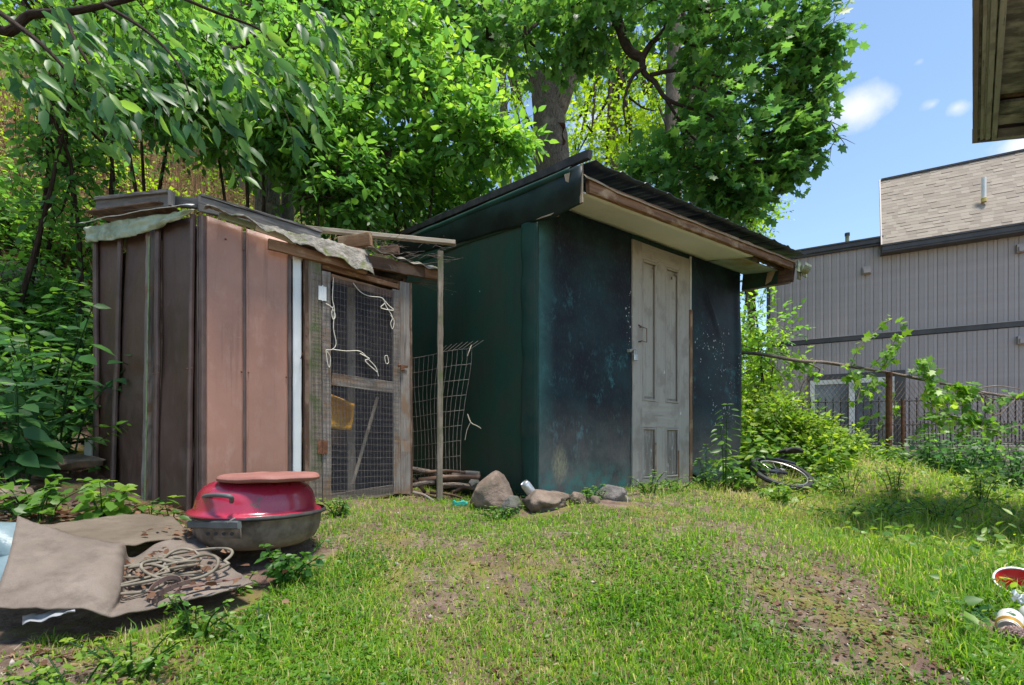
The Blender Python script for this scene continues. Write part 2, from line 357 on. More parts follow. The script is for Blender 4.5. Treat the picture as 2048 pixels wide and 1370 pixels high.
# ---------------------------------------------------------------- GREEN SHED
def G(u, o, z): return Vector((.182+.811*u+.585*o, 3.56+.585*u-.811*o, z))
def nz(x, y, z=0, f=1): return mn.noise(Vector((x*f, y*f, z*f)))
def m_tarp(name, front):
    t = NT(name); uv = t.tc.outputs['UV']; s = t.sep(uv); u, z = s[0], s[1]
    fine = t.noise(t.vec('UV', (260, 45, 1)), 1, 5, .7); weave = t.noise(t.vec('UV', (60, 22, 1)), 1, 6, .75); big = t.noise(t.vec('UV', 1), 2.6, 6, .62); med = t.noise(t.vec('UV', (1, 1, 1), (4, 7, 0)), 7, 7, .7)
    if front:
        col = t.mix(t.map(big, .40, .62), (.007, .009, .017), (.010, .034, .040))
        col = t.mix(t.math('MULTIPLY', t.map(weave, .49, .70), .6), col, (.060, .060, .066))                      # worn fibre, grey
        streak = t.math('ADD', t.math('MULTIPLY', t.noise(t.vec('UV', (9, 5, 1), (9, 1, 0)), 1, 7, .72), .65), t.math('MULTIPLY', weave, .35))
        hi = t.math('MULTIPLY', t.map(streak, .53, .63), t.map(t.noise(t.vec('UV', 1, (1.3, 8.4, 0)), 2.8, 3), .42, .56))
        hi = t.math('MULTIPLY', hi, t.map(z, 1.3, .4, .15, 1))
        col = t.mix(t.math('MULTIPLY', hi, .95), col, (.06, .22, .24))                                          # teal where the black has rubbed off
        edge = t.map(u, .02, .16, 1, 0); edge = t.math('MULTIPLY', edge, t.map(med, .3, .7, .35, 1))
        col = t.mix(edge, col, (.05, .14, .13))
        low = t.math('MULTIPLY', t.map(z, .35, -.10), t.map(t.noise(t.vec('UV', 1, (2, 2, 2)), 3, 6, .7), .3, .6, .3, 1))
        col = t.mix(t.math('MULTIPLY', low, .8), col, t.mix(weave, (.10, .088, .085), (.27, .24, .215)))
        low2 = t.math('MULTIPLY', t.map(z, -.10, -.30), t.map(med, .4, .6))
        col = t.mix(t.math('MULTIPLY', low2, .8), col, (.07, .24, .21))
        dx = t.math('POWER', t.math('MULTIPLY', t.math('SUBTRACT', u, .20), 12), 2); dz = t.math('POWER', t.math('MULTIPLY', t.math('SUBTRACT', z, -.14), 7), 2)
        sp = t.map(t.math('ADD', t.math('ADD', dx, dz), t.math('MULTIPLY', med, 1.2)), 1.75, .5)
        col = t.mix(t.math('MULTIPLY', t.math('MULTIPLY', sp, .8), t.map(weave, .35, .6)), col, (.42, .37, .22))                                               # the buff patch near the corner
        v1 = t.vor(t.vec('UV', (1, .8, 1)), 46); fl = t.math('LESS_THAN', v1, .26)
        near = t.math('ADD', t.math('MULTIPLY', t.map(u, 1.83, 1.90), t.map(t.noise(t.vec('UV', 1, (3, 0, 5)), 2.1, 3), .49, .58)), t.math('MULTIPLY', t.map(t.math('ABSOLUTE', t.math('SUBTRACT', u, .94)), .09, .0), t.map(t.math('ABSOLUTE', t.math('SUBTRACT', z, .95)), .35, .1)))
        near = t.math('MULTIPLY', near, t.map(z, 1.35, 1.15)); near = t.math('MULTIPLY', near, t.map(z, .05, .3)); fl = t.map(t.noise(t.vec('UV', (1, .8, 1), (3, 3, 3)), 58, 4, .6), .575, .60)
        k = t.math('GREATER_THAN', t.math('MULTIPLY', t.noise(t.vec('UV', 1, (7, 7, 0)), 12, 3), near), .9)
        col = t.mix(t.math('MULTIPLY', fl, k), col, (.62, .62, .58))                                               # white flecks
        rough = t.map(weave, .3, .7, .42, .75)
    else:
        col = t.mix(t.map(big, .38, .62), (.013, .060, .038), (.034, .054, .036))
        col = t.mix(t.math('MULTIPLY', t.map(t.noise(t.vec('UV', (9, 1.2, 1)), 1, 6, .7), .48, .66), .6), col, (.030, .035, .027))
        col = t.mix(t.math('MULTIPLY', t.map(fine, .5, .7), .4), col, (.03, .05, .044))
        v1 = t.vor(t.vec('UV', (1, .7, 1)), 11); col = t.mix(t.math('MULTIPLY', t.math('LESS_THAN', v1, .05), t.math('GREATER_THAN', med, .54)), col, (.4, .42, .4))
        rough = .62
    t.bump(t.math('ADD', t.math('MULTIPLY', weave, .7), fine), .5, .004)
    return t.set(col, rough, 0, .22)
m_tarp_front = m_tarp('tarp_front', True); m_tarp_side = m_tarp('tarp_side', False)
m_teal = m_noise('teal_membrane', (.007, .035, .026), (.014, .055, .040), 3, .6, .25, 60, c=(.04, .052, .04), spec=.25)
m_black = m_noise('black_roofing', (.016, .016, .017), (.05, .046, .043), 12, .7, .4, 30)
m_cream = m_noise('cream_soffit', (.80, .78, .70), (.85, .83, .77), 2.5, .75, .1, 40, c=(.66, .60, .48))
m_dull = m_noise('dull_blue_soffit', (.36, .46, .44), (.50, .58, .54), 4, .8, .15, 40, c=(.36, .26, .13))
m_tin = m_noise('dark_roof_tin', (.030, .038, .064), (.055, .068, .10), 3, .42, .2, 50, metal=.3, c=(.075, .075, .085), spec=.5)
m_fascia = m_wood('brown_fascia_wood', (.13, .065, .035), (.30, .165, .09), (.40, .27, .17), across=40)
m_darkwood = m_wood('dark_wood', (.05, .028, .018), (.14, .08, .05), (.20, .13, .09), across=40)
m_greywood = m_wood('grey_wood', (.12, .10, .088), (.30, .265, .235), (.20, .13, .085), across=50, moss=None)
m_palewood = m_wood('pale_wood', (.30, .25, .19), (.50, .43, .34), (.26, .21, .16), across=60)
m_mosswood = m_wood('mossy_wood', (.10, .075, .055), (.27, .225, .18), (.10, .12, .05), across=50, cs=(.52, .68))
m_doorpaint = m_wood('grey_door_paint', (.36, .32, .28), (.42, .38, .335), (.30, .26, .225), rough=.62, across=38, bump=.22, long=1.2)
def m_flaky():
    t = NT('flaking_door_paint'); g = t.noise(t.vec('UV', (4, 70, 1)), 1, 6, .7, .4)
    col = t.mix(t.map(g, .42, .52), (.36, .33, .30), (.21, .18, .155)); col = t.mix(t.map(g, .60, .66), col, (.25, .13, .06)); col = t.mix(t.map(t.noise(t.vec('UV', (20, 30, 1)), 1, 5), .6, .68), col, (.50, .48, .45))
    t.bump(g, .9, .004); return t.set(col, .8, 0, .3)
m_flake = m_flaky()
m_whitepaint = m_noise('chipped_white_paint', (.52, .51, .49), (.68, .67, .64), 5, .7, .3, 60, c=(.30, .28, .26))
m_steel = m_noise('worn_steel', (.35, .33, .30), (.55, .53, .50), 30, .35, .1, 80, metal=.9)
m_rust = m_noise('rusty_iron', (.09, .035, .018), (.22, .09, .04), 25, .85, .4, 80, c=(.05, .025, .02))
m_tan = m_noise('torn_tan_paper', (.30, .22, .14), (.45, .35, .24), 10, .85, .3, 30)

shed = thing('garden_shed', 'green and black lean-to shed with old grey panelled door and dark corrugated roof', 'shed', G(0, 0, -.38))
def wallsheet(name, u0, u1, z0, z1, mat, amp, off=.0, lab=None, botfn=None, topfn=None, nx=40, nzz=60, ofs=0):
    def fn(a, b):
        u = u0+(u1-u0)*a; zb = z0+(botfn(u) if botfn else 0); zt = z1+(topfn(u) if topfn else 0); z = zb+(zt-zb)*b
        o = off+amp*(nz(u*2.2+ofs, z*1.1, 3)+.5*nz(u*6+ofs, z*2.6, 7))+.002*nz(u*30, z*18)
        return G(u, o, z), (u, z)
    return MB().grid(fn, nx, nzz).build(name, mat, shed, lab, smooth=True, solid=.004)
wallsheet('front_wall', .0, .985, -.39, 1.80, m_tarp_front, .016, .004, 'black and teal worn sheet left of the door', lambda u: .03*nz(u*9, 2)-.03*u)
def rw(a, b):
    u = 1.80+.83*a; z0 = -.36+.10*max(0, 1-a*3)+.02*nz(u*8, 1); z = z0+(1.82-z0)*b
    crease = .022*math.exp(-((u-1.86-(1.70-z)*.62)/.035)**2)*max(0, min(1, (z-.9)*2.2)) + .02*math.exp(-((u-2.58-(1.5-z)*.02)/.05)**2)
    belly = .05*math.sin(math.pi*a)*math.exp(-((z-.0)/.6)**2)
    return G(u, .006+crease+belly+.02*nz(u*2, z*1.4, 5), z), (u, z)
MB().grid(rw, 50, 80).build('front_wall', m_tarp_front, shed, 'blue-black sheet flecked with white right of the door', smooth=True, solid=.004)
chips = MB()                                                       # flakes knocked out of the black skin, showing white
def chip(u, z, s):
    c, _ = rw((u-1.80)/.83, (z+.3)/2.12) if u > 1.8 else (G(u, .03, z), 0); n = random.choice((4, 5, 6)); a0 = random.random()*6
    c = c+(G(0, .0045, 0)-G(0, 0, 0)); e1 = G(1, 0, 0)-G(0, 0, 0); chips.add([c+e1*math.cos(a0+6.283*k/n)*s*random.uniform(.5, 1)+Vector((0, 0, math.sin(a0+6.283*k/n)*s*random.uniform(.7, 1.6))) for k in range(n)], [tuple(range(n))])
for (cu, cz, su, sz_, n) in ((1.99, 1.0, .05, .09, 20), (2.18, .95, .10, .11, 40), (2.30, 1.12, .08, .05, 10), (2.33, .80, .08, .12, 14), (2.1, .55, .08, .08, 10), (2.35, .38, .07, .04, 42), (2.15, .3, .05, .1, 14), (2.48, .55, .05, .22, 22), (2.58, .9, .015, .4, 22), (.93, 1.0, .025, .09, 16), (.93, 1.22, .02, .06, 5)):
    for _ in range(n): chip(min(2.615, max(.86 if cu < 1 else 1.83, random.gauss(cu, su))) if cu > 1 else min(.97, random.gauss(cu, su)), random.gauss(cz, sz_), random.choice((.0022, .003, .004, .006, .0085)))
chips.build('paint_chips', m_whitepaint, shed, 'white flakes where the black skin is chipped', kind='stuff')
# side wall, its overlapping strip at the corner, back and far side walls
def sw(a, b):
    v = 2.45*a; z = -.42+(1.92+.17*v+.42)*b
    return G(-.002+.012*nz(v*2, z, 8)-.006, -v, z), (v, z)
MB().grid(sw, 50, 50).build('side_wall', m_tarp_side, shed, 'dark green side wall', smooth=True, solid=.004)
def strip(a, b):
    z = -.41+2.03*b; wv = .148+.018*nz(z*2.2, 3)+.012*nz(z*6, 8)
    v = -.004+wv*a; bulge = .010*math.sin(math.pi*a)*(1+1.1*nz(z*2.8, 9, 2))+.016*a*(1+nz(z*4, 5))
    return G(-.018-bulge, -v, z), (v, z)
MB().grid(strip, 10, 60).build('corner_flashing', m_teal, shed, 'green membrane strip folded round the corner', smooth=True, solid=.003)
MB().tube([G(-.008+.004*nz(k*.4, 2), .004, -.40+k*.1) for k in range(21)], .011, 8).build('corner_bead', m_teal, shed, smooth=True)
def scallop(a, b):
    v = .16+2.2*a; zt = 1.72+.19*v-.02; z = 1.56+.06*math.sin(a*2.2+.5)+.13*v+(zt-1.56-.13*v)*b
    return G(-.017-.01*b+.004*nz(v*5, z*5), -v, z), (v, z)
MB().grid(scallop, 40, 8).build('upper_side_sheet', m_tarp_side, shed, 'upper sheet lapping over the side wall', smooth=True, solid=.004)
MB().box(G, .03, 2.61, -2.45, -2.43, -.4, 2.2).box(G, 2.61, 2.63, -2.43, -.01, -.4, 1.75).build('back_wall', m_tarp_side, shed)
# roof: slopes down towards the door
SL = .17
def dip(u, o): return -max(0, min(1, o/.5))*.070*max(0, min(1, (2.75-u)/2.75))
def zr(o): return 1.905-SL*o
def tin(a, b):
    u = 2.83*a-.005; o = -2.6+3.165*b
    ph = (u/.245) % 1; rib = .010 if ph < .12 else (.010*(.24-ph)/.12 if ph < .24 else .0010*math.sin((ph-.24)/.76*6.28*3))
    o += (.012*nz(u*14, 3)+.006*nz(u*40, 1))*b - (.018*b if .955 < ph else .007*b*math.sin(ph*3.14))
    return G(u, o, zr(o)+dip(u, o)*.7+rib+.006*nz(u*1.2, o*2)+.004*nz(u*9, o*1.5)*b), (u, o)
MB().grid(tin, 300, 24).build('roof_sheet', m_tin, shed, 'dark corrugated roofing with a jagged front edge', smooth=True, solid=.003)
# daylight through nail holes, put in as small bright steel discs under the tin
nh = MB()
for k in range(26):
    u = random.uniform(.1, 2.7); o = random.uniform(.50, .555); c = G(u, o, zr(o)+dip(u, o)-.004); r = random.uniform(.0016, .0035)
    nh.add([c+Vector((math.cos(q)*r, math.sin(q)*r, -.001*math.sin(q))) for q in (0, 1.6, 3.2, 4.7)], [(0, 1, 2, 3)])
nh.build('nail_hole_light', m_steel, shed, kind='stuff')
rb = MB(); rb.board(G(-.03, .555, zr(.555)-.012), G(-.03, -2.6, zr(-2.6)-.012), (0, 0, 1), .055, .03, jit=.003); rb.build('roof_edge_board', m_black, shed, 'black roofing felt along the roof edge')
# side fascia wrapped in green membrane
def fas(a, b):
    o = .50-3.0*a; d = .27+.02*nz(o*3, 1)-(.03*max(0, 1-a*9)); top = zr(o)-.065
    belly = .028*math.sin(math.pi*b)*(1+.6*nz(o*2, 4)); curl = (.03*max(0, 1-a*12))*math.sin(b*5)
    return G(-.045-belly*1.2+.02*b-.012*nz(o*2, b*2), o+curl*.6, top-d*b*(1-.25*a)), (o, top-d*b)
MB().grid(fas, 60, 14).build('side_fascia', m_noise('black_green_membrane', (.006, .012, .012), (.013, .030, .026), 3, .5, .3, 70, c=(.02, .022, .02), spec=.25), shed, 'dark membrane wrapped round the roof side', smooth=True, solid=.006)
def roll(a, b):
    o = .42-3.0*a; an = b*math.pi; r = .022*(1+.3*nz(o*3, 2)); return G(-.058-r*math.sin(an), o, zr(o)-.085+r*math.cos(an)-.03*a), (o, b*.07)
MB().grid(roll, 50, 8).build('fascia_roll', m_teal, shed, 'rolled teal edge of the membrane', smooth=True, solid=.003)
MB().board(G(-.04, .49, zr(.5)-.30), G(-.04, .49, zr(.5)-.06), G(0, 1, 0)-G(0, 0, 0), .02, .012, ch=.001).build('fascia_end_lip', m_tan, shed)
MB().add([G(-.02, .02, 1.60), G(.06, .16, 1.585), G(-.01, .30, 1.585), G(-.05, .2, 1.55), G(-.05, .05, 1.575)], [(0, 1, 2, 3, 4)]).build('torn_paper', m_tan, shed, solid=.002)
MB().add([G(-.075, .42, 1.73), G(-.077, .37, 1.74), G(-.078, .385, 1.69), G(-.077, .41, 1.67)], [(0, 1, 2, 3)]).build('torn_paper', m_tan, shed, solid=.002)
# front beam and lip, soffit boards
def zs(o): return 1.752-SL*o
def beam(u0, u1, lab=None):
    MB().board(G(u0, .485, zs(.485)+.045+dip(u0, .5)), G(u1, .485, zs(.485)+.045+dip(u1, .5)), (0, 0, 1), .085, .036, jit=.004, ch=.006).build('front_beam', m_fascia, shed, lab)
beam(.02, 1.75, 'rough brown beam under the roof front'); beam(1.753, 2.72)
def lip(a, b):
    u = 2.78*a-.02; return G(u, .515-.03*b+.004*nz(u*6, 1), 1.845-SL*.5-.035+dip(u, .5)+.035*b+(.02*max(0, 1-a*10))+.006*nz(u*4, 5)), (u, b*.04)
MB().grid(lip, 60, 2).build('drip_edge', m_tan, shed, 'thin curled tan edge above the beam', solid=.004, smooth=True)
def soff(u0, u1, o0, o1, mat, lab):
    def fn(a, b):
        u = u0+(u1-u0)*a; o = o0+(o1-o0)*b; return G(u, o, zs(o)+dip(u, o)+.004*nz(u*3, o*4)), (u, o)
    MB().grid(fn, 24, 8).build('soffit_panel', mat, shed, lab, smooth=True, solid=.008)
soff(.0, 2.05, .01, .465, m_cream, 'cream soffit panel above the door'); soff(2.06, 2.70, .01, .36, m_dull, 'duller blue soffit panel with brown stain at the right end')
MB().board(G(2.052, .01, zs(0)-.006), G(2.052, .46, zs(.46)-.006), G(1, 0, 0)-G(0, 0, 0), .014, .006, ch=.001).build('soffit_batten', m_darkwood, shed)
MB().board(G(2.06, .40, zs(.4)+.02), G(2.72, .40, zs(.4)+.02), (0, 0, 1), .05, .03).board(G(2.06, .44, zs(.4)+.04), G(2.72, .44, zs(.4)+.04), (0, 0, 1), .03, .02).build('soffit_rafter', m_darkwood, shed)
MB().board(G(2.70, .0, 1.675), G(2.70, .36, 1.635), (0, 0, 1), .17, .02, jit=.004).build('end_fascia', m_tarp_side, shed, 'green wrapped fascia at the right end')
MB().board(G(2.71, .32, 1.655), G(2.71, .50, 1.635), (0, 0, 1), .17, .03, jit=.004).build('end_board', m_darkwood, shed)
MB().board(G(2.70, .0, 1.583), G(2.70, .47, 1.545), (0, 0, 1), .012, .03).build('end_trim', m_greywood, shed)
MB().add([G(2.685, .26, 1.69), G(2.685, .36, 1.73), G(2.68, .30, 1.60), G(2.685, .24, 1.58)], [(0, 1, 2, 3)]).build('torn_paper', m_tan, shed, solid=.002)
m_lichen = m_noise('lichened_metal', (.16, .20, .13), (.35, .38, .27), 14, .7, .4, 40, c=(.30, .22, .07), metal=.2)
def gut(a, b):
    an = math.pi*(1.1*b-.05); return G(2.70+.13*a, .56-.045*math.cos(an), 1.69-.06*math.sin(an)+.008*nz(a*9, b*9)), (a, b)
gtr = MB().grid(gut, 8, 10); gtr.board(G(2.745, .53, 1.74), G(2.745, .53, 1.57), G(1, 0, 0)-G(0, 0, 0), .05, .01, jit=.006); gtr.board(G(2.80, .55, 1.70), G(2.80, .55, 1.60), G(1, 0, 0)-G(0, 0, 0), .09, .01, jit=.006)
gtr.build('gutter_end', m_lichen, shed, 'broken scrap of lichened gutter', solid=.002)
# frame strips beside the door
MB().board(G(1.785, .012, -.34), G(1.785, .012, 1.24), G(1, 0, 0)-G(0, 0, 0), .035, .03, jit=.002).build('door_jamb', m_fascia, shed, 'bare brown jamb strip right of the door')
MB().board(G(1.788, .012, 1.243), G(1.788, .012, 1.73), G(1, 0, 0)-G(0, 0, 0), .016, .02).build('door_jamb', m_whitepaint, shed, 'white painted upper jamb strip')
MB().board(G(.97, .03, -.375), G(1.80, .03, -.355), (0, 0, 1), .05, .05, jit=.006).build('door_sill', m_greywood, shed)
MB().board(G(.985, .004, 1.735), G(1.80, .004, 1.745), (0, 0, 1), .06, .01, ch=.002).build('door_head', m_teal, shed)
# the old panelled door
D0, D1, ZB, ZT = .99, 1.763, -.335, 1.70
U1 = G(1, 0, 0)-G(0, 0, 0)
door = MB().box(G, D0, D1, -.02, -.006, ZB, ZT).build('door', m_doorpaint, shed, 'tall old grey-brown door with four sunk panels')
def dpart(nm, u0, u1, z0, z1, horiz=False, mat=m_doorpaint, o=.006, t=.024):
    m = MB()
    if horiz: m.board(G(u0, o, (z0+z1)/2), G(u1, o, (z0+z1)/2), (0, 0, 1), z1-z0, t, ch=.002, jit=.0006)
    else: m.board(G((u0+u1)/2, o, z0), G((u0+u1)/2, o, z1), U1, u1-u0, t, ch=.002, jit=.0006)
    return m.build(nm, mat, door)
L0, L1, M0, M1 = 1.109, 1.285, 1.432, 1.614
dpart('door_stile', D0, L0, ZB, ZT); dpart('door_stile', M1, D1, ZB, ZT)
dpart('door_rail', L0, M1, ZB, -.285, True); dpart('door_rail', L0, M1, .15, .37, True); dpart('door_rail', L0, M1, 1.565, ZT, True)
dpart('door_mullion', L1+.015, M0-.015, .37, 1.565); dpart('door_mullion', L1+.015, M0-.015, -.285, .15)
for (a, b_) in ((L0, L1+.015), (M0-.015, M1)):
    dpart('door_panel', a+.03, b_-.03, .41, 1.50, o=-.002, t=.010)
    for (z0, z1) in ((.37, 1.565), (-.285, .15)):                      # raised moulding round each sunk field
        ml = MB()
        for (p, q, wd) in ((G(a+.011, .012, z0), G(a+.011, .012, z1), U1), (G(b_-.011, .012, z0), G(b_-.011, .012, z1), U1), (G(a+.02, .012, z0+.011), G(b_-.02, .012, z0+.011), (0, 0, 1)), (G(a+.02, .012, z1-.011), G(b_-.02, .012, z1-.011), (0, 0, 1))):
            ml.board(p, q, wd, .017, .020, ch=.006, seg=4, jit=.0004)
        ml.build('panel_moulding', m_doorpaint, door)
    dpart('door_panel', a+.03, b_-.03, -.26, .125, mat=m_flake, o=-.002, t=.010)
for (u, z0) in ((1.60, 1.565), (L1+.015, 1.565)):
    dg = MB(); dg.board(G(u+.03, .014, z0+.02), G(u-.035, .014, z0-.05), U1, .012, .02, ch=.003, seg=2); dg.build('panel_moulding', m_doorpaint, door)
MB().board(G(L1-.002, .02, -.28), G(L1-.004, .02, .02), U1, .016, .006, seg=8).build('bare_wood_strip', m_fascia, door); MB().board(G(M1-.01, .02, -.29), G(M1-.012, .02, -.05), U1, .016, .006).build('bare_wood_strip', m_fascia, door)
hp = MB().tube([G(1.075, .02, .98), G(1.075, .045, .98), G(1.135, .045, .975), G(1.135, .045, .86), G(1.075, .045, .865), G(1.075, .02, .865)], .0035, 6).tube([G(1.06, .022, 1.0), G(1.09, .022, .99)], .005, 6).tube([G(1.06, .022, .86), G(1.09, .022, .865)], .005, 6)
hp.build('door_pull', m_rust, door)
MB().tube([G(.995, .025, .76), G(.96, .05, .78), G(.93, .04, .775), G(.925, .02, .76)], .007, 6).board(G(.925, .016, .775), G(.975, .016, .77), (0, 0, 1), .02, .006).build('hasp', m_steel, shed)
pl = MB().tube([G(.972, .05, .74), G(.972, .05, .775), G(.985, .05, .79), G(.998, .05, .775), G(.998, .05, .74)], .004, 8)
pl.board(G(.985, .05, .74), G(.985, .05, .695), U1, .045, .022, ch=.004)
pl.build('padlock', m_steel, shed, 'small closed padlock')
for (u, z) in ((1.50, 1.46), (1.38, .12), (1.40, .62), (1.63, .27), (1.05, -.31)):
    MB().add([G(u-.01, .021, z), G(u+.012, .021, z+.006), G(u+.006, .022, z+.03), G(u-.006, .0215, z+.026)], [(0, 1, 2, 3)]).build('paint_chip', m_whitepaint if z < 1.2 else m_rust, door, solid=.001)

# ---------------------------------------------------------------- BROWN COOP
C2 = Vector((-1.833, 3.0, 0)); u2 = Vector((.767, .641, 0)); n2 = Vector((.641, -.767, 0)); dL = Vector((-.886, .463, 0)); nL = Vector((-.463, -.886, 0))
def B(u, o, z): return C2+u2*u+n2*o+Vector((0, 0, z))
def L(s, o, z): return C2+dL*s+nL*o+Vector((0, 0, z))
def m_steelpanel(name, a, b, c):
    t = NT(name); r = t.rand(); fine = t.noise(t.vec('UV', (420, 9, 1)), 1, 3, .6); n = t.noise(t.vec('UV', 1, (2, 3, 1)), 1.8, 5, .6); n2_ = t.noise(t.vec('UV', (2, 1, 1)), 6, 6, .7)
    col = t.mix(t.map(n, .35, .65), a, b); col = t.mix(t.math('MULTIPLY', t.map(n2_, .50, .70), .55), col, c)
    col = t.mix(t.math('MULTIPLY', t.map(t.noise(t.vec('UV', (3, 30, 1), (1, 5, 0)), 1, 5, .7), .64, .74), .35), col, (.07, .05, .055))
    drip = t.noise(t.vec('UV', (26, 1.1, 1), (3, 9, 0)), 1, 5, .7); col = t.mix(t.math('MULTIPLY', t.map(drip, .56, .70), .45), col, tuple(x*.55 for x in a)); zz = t.sep(t.tc.outputs['UV'])[1]; col = t.mix(t.math('MULTIPLY', t.map(zz, -.15, -.42), t.map(n2_, .35, .6)), col, (.10, .075, .055)); sc1 = t.noise(t.vec('UV', (9, 90, 1), (5, 5, 0)), 1, 3, .6); col = t.mix(t.math('MULTIPLY', t.map(sc1, .70, .74), .6), col, c)
    t.bump(t.math('ADD', fine, t.math('MULTIPLY', n2_, 1.5)), .4, .003); return t.set(col, t.map(n2_, .35, .65, .34, .6), 0, .5)
m_brown = m_steelpanel('brown_steel_shaded', (.060, .035, .027), (.092, .053, .042), (.13, .080, .067))  # same steel as the front, with the side's shade put into the colour
m_brown_lit = m_steelpanel('brown_steel_lit', (.32, .155, .108), (.42, .21, .148), (.43, .27, .215))  # lit copy of the brown steel: the front's brightness is in the colour
m_browntrim = m_noise('brown_trim', (.075, .048, .042), (.13, .088, .078), 6, .5, .15, 60)
m_white = m_noise('white_pvc', (.62, .64, .64), (.74, .75, .74), 3, .5, .05, 40, c=(.48, .50, .46))
m_roofroll = m_noise('pale_roof_roll', (.26, .33, .24), (.42, .48, .37), 9, .7, .3, 30, c=(.17, .20, .12))
m_mossroof = m_noise('mossy_roof_sheet', (.13, .115, .095), (.31, .285, .25), 22, .95, 1.0, 60, c=(.10, .12, .03), bd=.012)
coop = thing('chicken_coop', 'brown steel-sided coop with a mesh screen door and a sagging patched roof', 'coop', B(0, 0, -.42))
m_screen = m_noise('dark_inside', (.02, .02, .022), (.035, .033, .035), 5, .9, 0)
def quadpanel(name, fr, a0, a1, b0, b1, zlo, zhi, mat, amp, lab=None, dents=(), off=0, par=coop):
    """a0,a1: bottom and top position of the left edge; b0,b1 of the right edge"""
    def fn(a, b):
        l = a0+(a1-a0)*b; r = b0+(b1-b0)*b; u = l+(r-l)*a; zt = zhi(u) if callable(zhi) else zhi; z = zlo+(zt-zlo)*b
        o = off+amp*nz(u*3, z*1.5, 4)+amp*.6*math.sin(math.pi*a)*nz(z*2.5, u, 2)
        for (du, dz, dd, dr) in dents: o -= dd*math.exp(-(((u-du)/dr)**2+((z-dz)/(dr*.7))**2))
        return fr(u, o, z), (u, z)
    return MB().grid(fn, 16, 40).build(name, mat, par, lab, smooth=True, solid=.003)
def lt(s): return 1.385+.10*s
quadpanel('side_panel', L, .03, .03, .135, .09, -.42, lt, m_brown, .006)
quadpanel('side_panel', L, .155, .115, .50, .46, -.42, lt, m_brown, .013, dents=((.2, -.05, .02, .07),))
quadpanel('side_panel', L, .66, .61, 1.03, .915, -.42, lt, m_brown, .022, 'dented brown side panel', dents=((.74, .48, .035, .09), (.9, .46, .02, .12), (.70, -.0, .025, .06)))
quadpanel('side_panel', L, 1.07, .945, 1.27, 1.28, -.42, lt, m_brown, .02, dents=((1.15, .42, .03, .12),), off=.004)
for (s0, s1, wd) in ((.145, .10, .026), (.515, .475, .036), (1.05, .93, .035), (1.265, 1.275, .04)):
    kk = MB(); pts = []
    kink = .012 if wd > .03 else .004
    for i in range(15):
        k = i/14; s = s0+(s1-s0)*k+kink*math.exp(-((k-.52)/.06)**2)*(-1)+.003*nz(k*6, s0*9); pts.append(L(s, .022, -.42+(lt(s)+.42)*k))
    for i in range(14): kk.board(pts[i], pts[i+1], dL, wd, .028, seg=1, jit=0, ch=.009)
    kk.build('panel_rib', m_browntrim, coop, smooth=False)
MB().board(L(.64, .01, -.44), L(.575, .01, lt(.57)), dL, .05, .04, jit=.004).build('side_batten', m_greywood, coop, 'old timber batten with green stripe')
MB().board(L(.61, .034, -.42), L(.553, .034, lt(.57)-.1), dL, .009, .006, jit=.001).build('green_strip', m_noise('faded_green', (.14, .22, .09), (.26, .36, .17), 20, .8, .2), coop)
MB().board(L(.018, .012, -.43), L(.018, .012, 1.37), dL, .04, .03, ch=.006).build('corner_trim', m_browntrim, coop)
MB().board(L(.058, .014, -.43), L(.058, .014, 1.37), dL, .012, .014, ch=.003).build('corner_trim', m_browntrim, coop)
MB().board(L(1.30, .0, -.40), L(1.31, 0, 1.42), dL, .018, .03).build('side_batten', m_greywood, coop)
def ft(u): return 1.375-.075*u
quadpanel('front_panel', B, .0, .0, .195, .195, -.42, ft, m_brown_lit, .003, 'pinkish brown front panel at the corner')
quadpanel('front_panel', B, .215, .215, .462, .462, -.42, ft, m_brown_lit, .004, 'pinkish brown front panel beside the white strip')
MB().board(B(.207, -.004, -.42), B(.205, -.004, 1.33), u2, .024, .006).build('panel_seam', m_browntrim, coop)
MB().board(B(.219, .006, -.42), B(.218, .006, 1.33), u2, .006, .006, ch=.001).build('panel_seam', m_brown_lit, coop)
MB().board(B(.474, .002, -.42), B(.474, .002, 1.30), u2, .022, .012).build('panel_seam', m_browntrim, coop)
MB().board(B(.520, .004, -.42), B(.520, .004, 1.28), u2, .054, .022, ch=.006, jit=.001).build('white_trim', m_white, coop, 'white plastic strip beside the door post')
for (u, z) in ((.188, .455), (.226, .455), (.452, .445), (.48, .445), (.10, 1.26), (.2, 1.22)): MB().lathe(B(u, .006, z), [(.0, .004), (.005, .003), (.006, 0)], 8, rot=n2.to_track_quat('Z', 'Y').to_matrix()).build('screw', m_rust, coop)
for (s, z) in ((.50, .452), (.44, .455), (.13, .46), (.085, .46), (1.26, .50)): MB().lathe(L(s, .038, z), [(.0, .004), (.005, .003), (.006, 0)], 8, rot=nL.to_track_quat('Z', 'Y').to_matrix()).build('screw', m_rust, coop)
# door posts
MB().board(B(.573, .02, -.42), B(.573, .02, 1.27), u2, .03, .05, jit=.002).build('door_post', m_darkwood, coop)
MB().board(B(.628, .024, -.42), B(.622, .024, 1.235), u2, .085, .045, jit=.002).build('door_post', m_mosswood, coop, 'wide weathered post on the hinge side')
MB().board(B(1.30, .022, -.37), B(1.292, .022, 1.235), u2, .082, .05, jit=.003).build('door_post', m_greywood, coop, 'weathered post on the latch side')
MB().board(B(1.35, .0, -.37), B(1.345, .0, 1.24), u2, .02, .09).build('door_post', m_darkwood, coop)
MB().board(B(.68, .01, 1.225), B(1.26, .01, 1.20), (0, 0, 1), .035, .03).build('door_head', m_fascia, coop)
